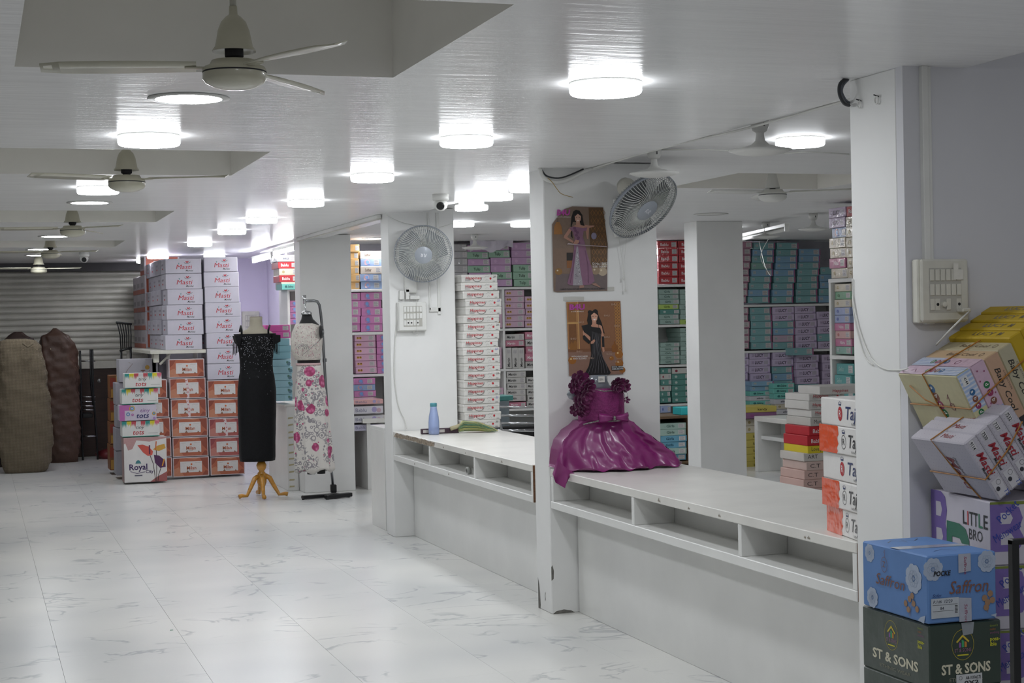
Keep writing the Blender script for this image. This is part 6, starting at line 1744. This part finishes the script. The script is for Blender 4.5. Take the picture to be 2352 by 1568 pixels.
for q in range(4):
    o_ = N1 + Vector((.0 + .004 * q, -.003 * q, -(h1 + .001) * q))
    obox('purple_lettered_carton', ['white carton with purple and green block letters, topmost of its stack', 'second white and purple block-lettered carton from the top', 'third white and purple block-lettered carton behind the dark frame', 'lowest white and purple block-lettered carton'][q],
         'carton', gP, o_, R1, w1, d1, h1, '#b9b5bf', [('left', des_lb(d1, h1, False), PRINT), ('front', des_lb(w1, h1, True), PRINT)])
zb = N1.z - (h1 + .001) * 3
obox('plinth_carton', 'plain carton on the floor under the purple lettered cartons', 'carton', gP, Vector((N1.x, N1.y, 0)), R1, w1, d1, zb, '#6d5a42', [])
# second column to the right of it
for q in range(4):
    o_ = Vector((N1.x + .30, N1.y + .01, N1.z - (h1 + .001) * q))
    obox('purple_lettered_carton', ['white block-lettered carton at the right picture edge, topmost', 'white block-lettered carton at the right edge, second from top', 'white block-lettered carton at the right edge, third from top', 'white block-lettered carton at the right edge, lowest'][q], 'carton', gP, o_, R1, w1, d1, h1, '#b9b5bf', [('front', des_lb(w1, h1, False), PRINT)])
obox('plinth_carton', 'plain carton on the floor at the right edge', 'carton', gP, Vector((N1.x + .30, N1.y + .01, 0)), R1, w1, d1, N1.z - (h1 + .001) * 3, '#6d5a42', [])

# ---- tilted bundles of flat boxes
def tilt_frame(yaw, tilt):
    """x = thickness (up the stack), y = long edge towards the wall, z = minus the down-slope edge"""
    ya, ti = R(yaw), R(tilt)
    Z = Matrix.Rotation(ya, 3, 'Z')
    c = Z @ Vector((math.cos(ti), 0, math.sin(ti))); a = Z @ Vector((0, 1, 0)); b_ = Z @ Vector((math.sin(ti), 0, -math.cos(ti)))
    return a, b_, c
def bundle(N, yaw, tilt, w, d, layers, group):
    a, b_, c = tilt_frame(yaw, tilt); pos = 0
    rot = Matrix((( c.x, a.x, -b_.x), (c.y, a.y, -b_.y), (c.z, a.z, -b_.z)))
    for (nm, label, t_, col, des_l, des_f, des_t, sh) in layers:
        o_ = Vector(N) + c * pos + b_ * (w + sh[1]) + a * sh[0]
        fs = []
        if des_l: fs.append(('left', des_l(d, w), PRINT))
        if des_f: fs.append(('front', des_f(t_, w), PRINT))
        if des_t: fs.append(('top', des_t(t_, d), PRINTG))
        obox(nm, label, 'box', group, o_, rot, t_, d, w, col, fs, lid=0, gloss=False)
        pos += t_ + .0008
    return rot, a, b_, c, pos
BALL = {'a': '#2c5f8d', 'b': '#7a4a3a', 'c': '#8d2f56', 'd': '#1f6b3f'}
def balls(d, x, y, r_, dx, dy, rot, order='abcd'):
    for q, ch in enumerate(order):
        d.disc(x + dx * q, y + dy * q, r_, BALL[ch], 14)
    d.up()
    for q, ch in enumerate(order):
        ca, sa = math.cos(rot), math.sin(rot); o_ = -r_ * .5
        d.text(ch, x + dx * q + o_ * ca + r_ * .45 * sa, y + dy * q + o_ * sa - r_ * .45 * ca, r_ * 1.1, '#d9d6d0', rot=rot, bold=.02)
def stripes(d, x0, y0, x1, y1, c, n):
    for q in range(n): d.rect(x0, y0 + (y1 - y0) * (q + .1) / n, x1, y0 + (y1 - y0) * (q + .55) / n, c)
def l_cream(d_, w):        # big face; u: from wall end to near end, v up
    d = Decal(); d.rect(.004, .004, d_ - .004, w - .004, '#b9b28e').up()
    balls(d, d_ * .5, w * .78, .015, .004, -.028, -PI / 2 + .2); d.text('KIDS', d_ * .44, w * .2, .012, '#8a7a6a', rot=-PI / 2)
    d.stroke([(d_ * .68, w * .62), (d_ * .72, w * .7), (d_ * .7, w * .5), (d_ * .75, w * .56), (d_ * .74, w * .44)], .003, '#6d2740').ring(d_ * .72, w * .5, .012, .002, '#6d2740')
    return d.mesh()
def f_stripe(t_, w):
    d = Decal(); d.rect(.002, w * .42, t_ - .002, w - .002, '#9db0cf').up(); stripes(d, .002, w * .44, t_ - .002, w - .003, '#c4c8d2', 9)
    d.rect(.002, .002, t_ - .002, w * .42, '#c2bd93').up()
    d.rect(t_ * .18, w * .8, t_ * .6, w * .93, '#d2d2cf').text('4144', t_ * .36, w * .92, .009, '#222', rot=-PI / 2, w=.022, bold=.02)
    balls(d, t_ * .5, w * .68, .010, 0, -.022, -PI / 2)
    d.rect(t_ * .2, w * .06, t_ * .9, w * .34, '#cdcac6').up().text('18', t_ * .7, w * .3, .012, '#9a2a3a', rot=-PI / 2, bold=.03)
    for q in range(8): d.rect(t_ * .26, w * (.09 + .012 * q), t_ * .5, w * (.095 + .012 * q), '#333')
    d.ring(t_ * .4, w * .26, .007, .001, '#444', 14)
    return d.mesh()
def f_pink(t_, w):
    d = Decal(); d.rect(.002, w * .3, t_ - .002, w - .002, '#c3a6b8').rect(.002, .002, t_ - .002, w * .3, '#9aa2c6').up()
    for i in range(4):
        for j in range(5): d.disc(t_ * (.18 + .2 * i), w * (.03 + .055 * j), .0018, '#c9cbdc', 6)
    balls(d, t_ * .5, w * .66, .011, 0, -.026, -PI / 2, 'dcba'); d.stroke([(t_ * .3, w * .26), (t_ * .6, w * .2), (t_ * .4, w * .16), (t_ * .7, w * .12)], .003, '#5d2748').ring(t_ * .5, w * .18, .012, .0015, '#5d2748')
    for (x, y) in ((.3, .9), (.7, .85), (.2, .75), (.8, .5), (.25, .4)): d.disc(t_ * x, w * y, .003, '#8f4a6a', 6)
    return d.mesh()
def f_baby(col):
    def f(t_, w):
        d = Decal(); d.rect(.002, .002, t_ - .002, w - .002, col).up()
        d.text('Baby Cool', t_ * .32, w * .8, t_ * .36, '#2c2824', rot=-PI / 2, w=w * .66, shear=.3, bold=.01)
        d.text('COLLECTION', t_ * .78, w * .72, t_ * .1, '#3a342e', rot=-PI / 2, w=w * .3); return d.mesh()
    return f
def t_strip(t_, d_):
    d = Decal(); d.rect(.002, .002, t_ - .002, d_ * .5, '#9db0cf').rect(.002, d_ * .5, t_ - .002, d_ - .002, '#c3a6b8').up()
    for q in range(5): d.rect(t_ * (.08 + .18 * q), .003, t_ * (.16 + .18 * q), d_ * .5, '#c6cad6')
    balls(d, t_ * .5, d_ * .34, .011, 0, .024, PI / 2); d.stroke([(t_ * .3, d_ * .75), (t_ * .6, d_ * .8), (t_ * .4, d_ * .85)], .0025, '#7a3a5a'); return d.mesh()
def t_strip2(t_, d_):
    d = Decal(); d.rect(.002, .002, t_ - .002, d_ * .6, '#c3a6b8').rect(.002, d_ * .6, t_ - .002, d_ - .002, '#9db0cf').up()
    for q in range(5): d.rect(t_ * (.08 + .18 * q), d_ * .6, t_ * (.16 + .18 * q), d_ - .003, '#c6cad6')
    balls(d, t_ * .5, d_ * .48, .011, 0, .024, PI / 2); d.ring(t_ * .5, d_ * .3, .012, .002, '#7a3a5a'); return d.mesh()
def t_baby(t_, d_):
    d = Decal(); d.text('Baby Cool', t_ * .35, d_ * .7, t_ * .32, '#5c4634', rot=-PI / 2, w=d_ * .45, shear=.3).up(); d.ring(t_ * .5, d_ * .14, .01, .002, '#5a4a3a'); return d.mesh()
def t_lucy(t_, d_):
    d = Decal(); d.text('LUCY', t_ * .32, d_ * .66, t_ * .42, '#5c4a10', rot=-PI / 2, w=d_ * .34, bold=.02).text('M', t_ * .32, d_ * .26, t_ * .42, '#5c4a10', rot=-PI / 2, bold=.03); return d.mesh()
def f_lucy(t_, w):
    d = Decal(); d.text('LUCY', t_ * .3, w * .5, t_ * .45, '#2a230c', rot=-PI / 2, w=w * .4, bold=.03); return d.mesh()
NB = Vector((2.706, 4.035, 1.310)); tt = .0525
gB1 = 'tied bundle of flat children boxes leaning by the right pillar'
LB = [('flat_box', 'cream-faced flat box with coloured letter balls, first of the leaning bundle', tt, '#b9b28e', l_cream, f_stripe, t_strip, (0, 0)),
      ('flat_box', 'pink and blue dotted flat box, second of the leaning bundle', tt, '#b79dae', None, f_pink, t_strip2, (0, 0)),
      ('flat_box', 'peach script-lettered flat box, third of the leaning bundle', tt, '#b39877', None, f_baby('#b8967c'), t_baby, (0, .002)),
      ('flat_box', 'pale beige script-lettered flat box, fourth of the leaning bundle', tt, '#aaa082', None, f_baby('#aca58c'), t_baby, (0, .002))]
rot, a_, b_, c_, pos = bundle(NB, 0, 27, .211, .313, LB, gB1)
NY = NB + c_ * pos - b_ * .012
LY = [('yellow_flat_box', f'{n_} bright yellow flat box of the leaning bundle', .046, '#b59712', None, f_lucy if q == 0 else None, t_lucy, (0, -.004 * q)) for q, n_ in enumerate(('first', 'second', 'third', 'last'))]
bundle(NY, 0, 27, .223, .318, LY, gB1)
# rubber bands round the bundle
BAND = mat('orange_rubber_band', '#a06a26', .5, vary=.1)
def band(pts, label):
    tag(build('rubber_band', MB().tube(pts, .0022, 5), BAND), label, 'rubber band')
def bp(N, a, b_, c, u, v, t_, off=.003): return Vector(N) + a * u + b_ * v + c * t_
cn = -c_ * .003; fn = -a_ * .003; tn = -b_ * .003
D1, W1, T1 = .313, .211, tt * 4 + .004
band([bp(NB, a_, b_, c_, D1, .105, 0) + cn, bp(NB, a_, b_, c_, .15, .105, 0) + cn, bp(NB, a_, b_, c_, 0, .108, 0) + cn + fn, bp(NB, a_, b_, c_, 0, .088, .1) + fn, bp(NB, a_, b_, c_, 0, .07, T1) + fn, bp(NB, a_, b_, c_, 0, .06, T1 + .2) + fn], 'orange rubber band around the leaning bundle, lengthwise')
band([bp(NB, a_, b_, c_, .12, W1, 0) + cn, bp(NB, a_, b_, c_, .16, .105, 0) + cn, bp(NB, a_, b_, c_, .17, 0, 0) + cn + tn, bp(NB, a_, b_, c_, .16, 0, .1) + tn, bp(NB, a_, b_, c_, .15, 0, T1) + tn], 'orange rubber band around the leaning bundle, crosswise')
band([bp(NB, a_, b_, c_, .27, .04, 0) + cn, bp(NB, a_, b_, c_, .2, .08, 0) + cn - c_ * .01, bp(NB, a_, b_, c_, .16, .105, 0) + cn], 'loose orange band knot on the cream face')
# lower bundle
def dots(d, x0, y0, x1, y1, nx, ny, c, r_=.0011):
    d.flat = True
    for i in range(nx):
        for j in range(ny): d.disc(x0 + (x1 - x0) * (i + .5) / nx, y0 + (y1 - y0) * (j + .5) / ny, r_, c, 4)
    d.flat = False
def l_masti(d_, w):
    d = Decal(); dots(d, 0, 0, d_, w, 20, 15, '#77708a'); d.up().text('Masti', d_ * .5, w * .72, .035, '#7c2a34', rot=-PI / 2 + .1, w=w * .56, shear=.3, bold=.01).text('Mumbai', d_ * .62, w * .72, .014, '#4a464e', rot=-PI / 2 + .1, w=w * .3, shear=.3)
    return d.mesh()
def f_masti(num):
    def f(t_, w):
        d = Decal(); dots(d, 0, 0, t_, w, 4, 16, '#77708a'); d.up()
        d.rect(t_ * .3, w * .82, t_ * .62, w * .97, '#c6c4c6').up().text(num, t_ * .32, w * .95, t_ * .24, '#2a2a30', rot=-PI / 2, w=w * .12, bold=.02)
        d.text('Masti', t_ * .3, w * .76, t_ * .5, '#93202e', rot=-PI / 2, w=w * .36, shear=.3, bold=.015).text('Mumbai', t_ * .12, w * .55, t_ * .18, '#222', rot=-PI / 2, w=w * .2, shear=.3, bold=.02)
        d.rect(t_ * .15, w * .03, t_ * .85, w * .3, '#bfbdc2').up().ring(t_ * .6, w * .24, .008, .001, '#444', 14).disc(t_ * .35, w * .16, .007, '#33323a', 10).text('TS', t_ * .6, w * .1, .014, '#2c4a9a', rot=-PI / 2, shear=.2)
        return d.mesh()
    return f
def t_masti(t_, d_):
    d = Decal(); dots(d, 0, 0, t_, d_, 3, 20, '#77708a'); d.up().text('Masti', t_ * .35, d_ * .5, t_ * .4, '#93202e', rot=-PI / 2, w=d_ * .2, shear=.3); return d.mesh()
NM = Vector((2.672, 3.952, 1.120))
gB2 = 'tied bundle of flat dotted boxes under the children boxes'
LMx = [('dotted_flat_box', f'white dotted flat box with red script, {n_} of the lower leaning bundle', .047, '#b3afb8', l_masti if q == 0 else None, f_masti(s_), t_masti, (0, 0)) for q, (n_, s_) in enumerate((('first', '9114'), ('second', '7530'), ('third', '7137'), ('fourth', '7532')))]
rot, a_, b_, c_, pos = bundle(NM, -2, 34, .205, .295, LMx, gB2)
cn = -c_ * .003; fn = -a_ * .003; tn = -b_ * .003; D1, W1, T1 = .295, .205, pos
band([bp(NM, a_, b_, c_, D1, .125, 0) + cn, bp(NM, a_, b_, c_, 0, .125, 0) + cn + fn, bp(NM, a_, b_, c_, 0, .1, .1) + fn, bp(NM, a_, b_, c_, 0, .06, T1) + fn], 'orange rubber band around the dotted bundle, lengthwise')
band([bp(NM, a_, b_, c_, .09, W1, 0) + cn, bp(NM, a_, b_, c_, .14, .1, 0) + cn, bp(NM, a_, b_, c_, .17, 0, 0) + cn + tn, bp(NM, a_, b_, c_, .13, 0, T1) + tn], 'orange rubber band around the dotted bundle, crosswise')
# carton propping the bundles from behind
obox('prop_carton', 'carton wedged under the tilted yellow boxes', 'carton', gP, Vector((3.02, 4.03, N1.z + h1 + .002)), I3, .25, .3, .287, '#b9b5bf', [])
# black trolley frame in the corner
k = .85
p = at(2328, 1245, 'y', 3.3); q_ = at(2328, 1540, 'y', 3.3)
t = thing('trolley', 'black square-tube trolley frame at the right edge', 'trolley', (p.x, 3.3, 0))
build('upright', MB().cbox(-.01, -.01, 0, .01, .01, p.z + .006, .002), M['black'], t)
build('upright', MB().cbox(.29, -.01, 0, .31, .01, p.z + .006, .002), M['black'], t)
build('top_rail', MB().cbox(-.01, -.0105, p.z - .006, .31, .0105, p.z + .008, .002), M['black'], t)
build('lower_rail', MB().cbox(-.01, -.0105, .3, .31, .0105, .32, .002), M['black'], t)
build('base_plate', MB().cbox(-.01, -.05, 0, .31, .12, .015, .002), M['black'], t)

# ================================================================ SMALL THINGS
p = at(997, 997, 'z', .742)
t = thing('water_bottle', 'blue water bottle with green cap on the white counter', 'bottle', (p.x, p.y, .741))
ms = .0029
build('body', MB().lathe([(.0, .0), (.03, 0), (.036, .006), (.037, .03), (.0365, .08), (.033, .12), (.027, .15), (.0225, .175), (.0215, .19), (0, .19)], 28, cap=False), mat('blue_bottle_plastic', '#b4c6f0', .15, trans=.5, vary=.03, coat=.3), t, smooth=True)
build('water', MB().lathe([(.0, .003), (.033, .004), (.0335, .05), (0, .05)], 24, cap=False), mat('bottle_water', '#7f97d8', .1, trans=.5, vary=0), t, smooth=True)
build('cap', MB().lathe([(.0225, .188), (.0235, .19), (.0235, .208), (.021, .212), (0, .212)], 28, cap=False), mat('teal_cap', '#4a8a94', .4), t, smooth=True)
t = thing('account_book', 'thin maroon box lying behind the blue bottle', 'box', (p.x - .07, p.y + .06, .741), (0, 0, R(-3)))
build('cover', MB().cbox(0, 0, 0, .26, .04, .035, .003), mat('maroon_board', '#3a2430', .5), t)
build('label', Decal().rect(.01, .008, .05, .028, '#b9b4ae').rect(.12, .008, .16, .028, '#b9b4ae').mb, PRINT, t)
# whisk broom head
p = at(1056, 994, 'z', .742)
t = thing('broom', 'green and straw coloured broom head lying on the counter', 'broom', (p.x, p.y + .02, .742))
br = MB(); random.seed(21); cols = ['#8fa878', '#c2b878', '#6f9a80', '#d0c690', '#5f8f86', '#a8a860']
for k_ in range(420):
    u = random.random(); a0 = random.uniform(-1, 1); b0 = random.uniform(0, 1)
    z0_ = .01 + .075 * b0 * random.uniform(.5, 1); y0_ = a0 * .035
    L_ = random.uniform(.18, .26); z1_ = .004 + .03 * b0 * random.random(); y1_ = a0 * .06 - .02
    br.tube([(-.005 + .01 * random.random(), y0_ * .4, z0_ * .6), (.03, y0_, z0_), (L_ * .6, (y0_ + y1_) / 2, (z0_ * .75 + z1_ * .4)), (L_, y1_, z1_)], .0011, 3, c=random.choice(cols))
o = build('bristles', br, PRINT, t); o['kind'] = 'stuff'
build('handle', MB().tube([(-.06, .0, .03), (-.02, 0, .04), (.01, 0, .05)], .014, 10), mat('straw_handle', '#a8a080', .7), t, smooth=True)
# tape roll in the cubby
p = at(1076, 1079, 'z', .582)
t = thing('tape_roll', 'clear tape roll lying in the cubby of the worn counter', 'tape roll', (2.80, at(1076, 1079, 'x', 2.8).y, .579 + .022))
build('roll', MB().lathe([(.014, -.012), (.022, -.012), (.022, .012), (.014, .012), (.014, -.012)], 24, m=Matrix.Rotation(R(80), 4, 'Y'), cap=False), mat('clear_tape_roll', '#8f918c', .2, coat=.8), t, smooth=True)
# chrome chair behind the worn counter
t = thing('chrome_chair', 'black seated chrome bar chair behind the worn counter', 'chair', (3.75, 11.6, 0))
def cpx(x, y): q = at(x, y, 'y', 11.6); return (q.x - 3.75, 0, q.z)
for (ya, yb_) in ((934, 936), (954, 955), (972, 972), (988, 990)):
    a = cpx(1143, ya); b2 = cpx(1250, yb_); build('back_rail', MB().tube([a, b2], .009, 8), M['metal'], t, smooth=True)
build('slanted_post', MB().tube([cpx(1137, 920), cpx(1153, 990), (cpx(1165, 1050)[0], 0, 0.0)], .011, 8), M['metal'], t, smooth=True)
build('slanted_post', MB().tube([(cpx(1260, 920)[0], 0, cpx(1260, 920)[2]), (cpx(1260, 1050)[0], 0, 0)], .011, 8), M['metal'], t, smooth=True)
a = cpx(1150, 1003); b2 = cpx(1255, 975)
build('seat', MB().cbox(a[0], .03, a[2] - .03, b2[0], .45, a[2] + .04, .01), M['black'], t)
build('back_pad', MB().cbox(a[0], .02, a[2] + .05, b2[0], .05, b2[2], .01), M['black'], t)
for (x, y) in ((.08, .42), (b2[0] - .03, .42)): build('rear_leg', MB().tube([(x + a[0] * 0, y, 0), (x, y, a[2])], .011, 8), M['metal'], t)
o = bx('teal_pack', 'shiny teal garment pack behind the smile-printed stack', 'pack', None, at(1135, 920, 'y', 12.1).x, 12.1, at(1135, 921, 'y', 12.1).z, .16, .25, .04, '#4c9a94', [], gloss=True)
bx('low_shelf_box', 'pile of pale boxes behind the chrome chair', 'box', None, at(1140, 950, 'y', 12.1).x, 12.1, .5, .11, .25, at(1140, 921, 'y', 12.1).z - .5, '#8f9aa0', [('front', Decal().rect(.02, .05, .09, .09, '#c9c9c9').rect(.02, .12, .09, .15, '#5a8ab0').mesh(), PRINT)])
bx('plinth_box', 'carton under the pale boxes behind the chrome chair', 'box', None, at(1140, 950, 'y', 12.1).x, 12.1, 0, .13, .25, .5, '#77706a', [])

# ================================================================ SACKS AND CHAIRS AT THE BACK LEFT
def sack(label, cx, Y, prof, m, name='sack', sq=.6, seed=1, am=.8):
    """prof: photo rows (y, xl, xr)"""
    random.seed(seed)
    c0_ = at(cx, prof[-1][0], 'y', Y); rings = []; n = 48; K = 70
    tab_ = [(p[0], at(p[1], p[0], 'y', Y).x - c0_.x, at(p[2], p[0], 'y', Y).x - c0_.x) for p in prof]
    ph = [random.uniform(0, 6) for _ in range(6)]
    for k_ in range(K + 1):
        py = prof[0][0] + (prof[-1][0] - prof[0][0]) * k_ / K
        a, b2 = interp(tab_, py); z_ = max(.0, at(cx, py, 'y', Y).z) if k_ < K else 0.0; r_ = []
        for i in range(n):
            an = 2 * PI * i / n; ca, sa = math.cos(an), math.sin(an)
            e = .72
            x = abs(ca) ** e * (1 if ca > 0 else -1); y = abs(sa) ** e * (1 if sa > 0 else -1)
            wv_ = 1 + am * (.03 * math.sin(an * 5 + ph[0] + z_ * 4) + .03 * math.sin(z_ * 19 + ph[1] + an * 2 + math.sin(z_ * 7)) + .022 * math.sin(z_ * 41 + an * 7 + ph[2]) + .02 * math.sin(an * 11 + z_ * 13 + ph[3]) + .015 * math.sin(z_ * 67 - an * 3 + ph[4]))
            r_.append(Vector(((a + b2) / 2 + (b2 - a) / 2 * x * wv_, (b2 - a) / 2 * sq * y * wv_ + .0, z_)))
        rings.append(r_)
    t_ = thing(name, label, 'sack', (c0_.x, Y + .25, 0), group='large filled sacks')
    build('sack_body', MB().loft(rings[::-1]), m, t_, smooth=True)
    return t_, c0_
JUTE = bpy.data.materials.new('jute_weave'); nt, b = nodes_of(JUTE); N = nt.nodes; L = nt.links
tc = N.new('ShaderNodeTexCoord'); wa = N.new('ShaderNodeTexWave'); wa.inputs['Scale'].default_value = 26; wa.inputs['Distortion'].default_value = 2; wa.bands_direction = 'Z'
wb_ = N.new('ShaderNodeTexWave'); wb_.inputs['Scale'].default_value = 26; wb_.inputs['Distortion'].default_value = 2; wb_.bands_direction = 'X'
L.new(tc.outputs['Object'], wa.inputs['Vector']); L.new(tc.outputs['Object'], wb_.inputs['Vector'])
ad_ = N.new('ShaderNodeMath'); L.new(wa.outputs['Fac'], ad_.inputs[0]); L.new(wb_.outputs['Fac'], ad_.inputs[1])
cr_ = N.new('ShaderNodeValToRGB'); cr_.color_ramp.elements[0].color = lin('#5c5345') + (1,); cr_.color_ramp.elements[1].color = lin('#8a7d68') + (1,)
hf = N.new('ShaderNodeMath'); hf.operation = 'MULTIPLY'; hf.inputs[1].default_value = .5; L.new(ad_.outputs[0], hf.inputs[0]); L.new(hf.outputs[0], cr_.inputs['Fac']); L.new(cr_.outputs['Color'], b.inputs['Base Color'])
bm_ = N.new('ShaderNodeBump'); bm_.inputs['Strength'].default_value = .4; bm_.inputs['Distance'].default_value = .01; L.new(ad_.outputs[0], bm_.inputs['Height']); L.new(bm_.outputs['Normal'], b.inputs['Normal']); b.inputs['Roughness'].default_value = .95
t_, c0_ = sack('tall jute sack standing before the shutter', 60, 17.5, [(778, 15, 60), (783, 0, 85), (800, -5, 96), (840, -8, 108), (880, -8, 112), (920, -8, 118), (960, -6, 122), (1020, -2, 123), (1060, 2, 120), (1080, 8, 112), (1087, 14, 104)], JUTE, seed=4)
build('tied_ear', MB().tube([(.0, -.2, 1.36), (.05, -.21, 1.32), (.1, -.2, 1.36)], .012, 6), JUTE, t_, smooth=True)
st_ = MB()
for k_ in range(5): st_.tube([(-.28 + .14 * k_ + .002 * math.sin(k_), -.19 - .0 * k_, 1.30), (-.28 + .14 * k_, -.195, 1.29)], .003, 4)
build('stitches', st_, mat('jute_thread', '#a89a80', .9), t_)
BP = mat('brown_woven_plastic', '#533c32', .5, vary=.25, vscale=5, bump=1, bscale=9)
t2_, _ = sack('brown plastic sack behind the jute sack', 138, 18.6, [(753, 124, 132), (762, 116, 145), (772, 95, 160), (790, 93, 172), (820, 96, 180), (860, 100, 184), (900, 102, 184), (950, 104, 187), (1000, 106, 187), (1040, 110, 186), (1053, 118, 180)], BP, seed=9, am=1.5)
t3_, _ = sack('dark sack top showing behind the jute sack', 40, 18.4, [(762, 34, 52), (770, 20, 62), (780, 12, 80), (850, -10, 90), (1060, -10, 90)], mat('dark_brown_plastic', '#3a2c28', .5, vary=.2, bump=.8, bscale=8), seed=2)
tag(build('rubbish_bag', MB().loft([ell(0, 0, z_, r_, r_ * .7, 20, lambda an: 1 + .12 * math.sin(an * 5)) for z_, r_ in ((.0, .14), (.05, .17), (.09, .12), (.12, .03))]), mat('red_plastic', '#6a1f25', .4, bump=.5, bscale=20), None, (at(232, 1030, 'z', 0).x, 19.1, 0), smooth=True), 'small red plastic bag on the floor by the dark door', 'bag')
# stacked chrome chairs
t = thing('stacked_chairs', 'folded dark chrome chair standing by the brown door', 'chair', (at(205, 1035, 'y', 19.0).x, 19.0, 0))
def sp(x, y): q = at(x, y, 'y', 19.0); return (q.x - t.location.x, 0, q.z)
t.name = 'folding_chair'
for pts in ([sp(212, 802), sp(214, 900), sp(222, 1000), (sp(224, 1035)[0], 0, 0)], [sp(208, 802), sp(209, 880), sp(214, 930)], [sp(184, 805), sp(186, 900), sp(188, 1000), (sp(190, 1035)[0], 0, 0)]):
    build('frame_tube', MB().tube(pts, .012, 8), M['black'], t, smooth=True)
for y in (829, 911, 922, 932, 941): build('cross_bar', MB().tube([sp(184, y), sp(219, y)], .008, 8), M['metal'], t, smooth=True)
build('lower_bar', MB().tube([sp(189, 1002), sp(222, 1001)], .011, 8), M['metal'], t, smooth=True)
build('seat', MB().cbox(sp(188, 900)[0], .0, sp(188, 960)[2], sp(212, 900)[0], .35, sp(188, 950)[2], .008), M['black'], t)
# spindle chair hung upside down by the cartons
t = thing('spindle_chair', 'black spindle-back chair resting on the white table', 'chair', (at(283, 800, 'y', 17.3).x, 17.3, 0))
zt_ = at(283, 805, 'y', 17.3).z
def cp(x, y, dy=0): q = at(x, y, 'y', 17.3); return (q.x - t.location.x, dy, q.z)
build('back_frame', MB().tube([cp(266, 740), cp(283, 742), cp(303, 744)], .012, 8).tube([cp(275, 806), cp(290, 801), cp(303, 798)], .012, 8), M['black'], t, smooth=True)
for k_ in range(6):
    build('spindle', MB().tube([cp(269 + k_ * 6, 741), cp(276 + k_ * 5, 770), cp(278 + k_ * 4.5, 803)], .007, 6), M['black'], t, smooth=True)
build('leg', MB().tube([cp(300, 800), cp(301, 835), (cp(301, 860)[0], .0, 0)], .012, 8), M['black'], t, smooth=True)
build('leg', MB().tube([cp(278, 804), (cp(280, 850)[0], .0, 0)], .012, 8), M['black'], t, smooth=True)
# litter bit
p = at(394, 1447, 'z', 0)
tag(build('paper_scrap', MB().cbox(-.008, -.003, .0005, .008, .003, .002, .0005), mat('green_scrap', '#2f7f5a', .6), None, p), 'tiny green scrap on the tiled floor', 'scrap')
print('BOXES', made)
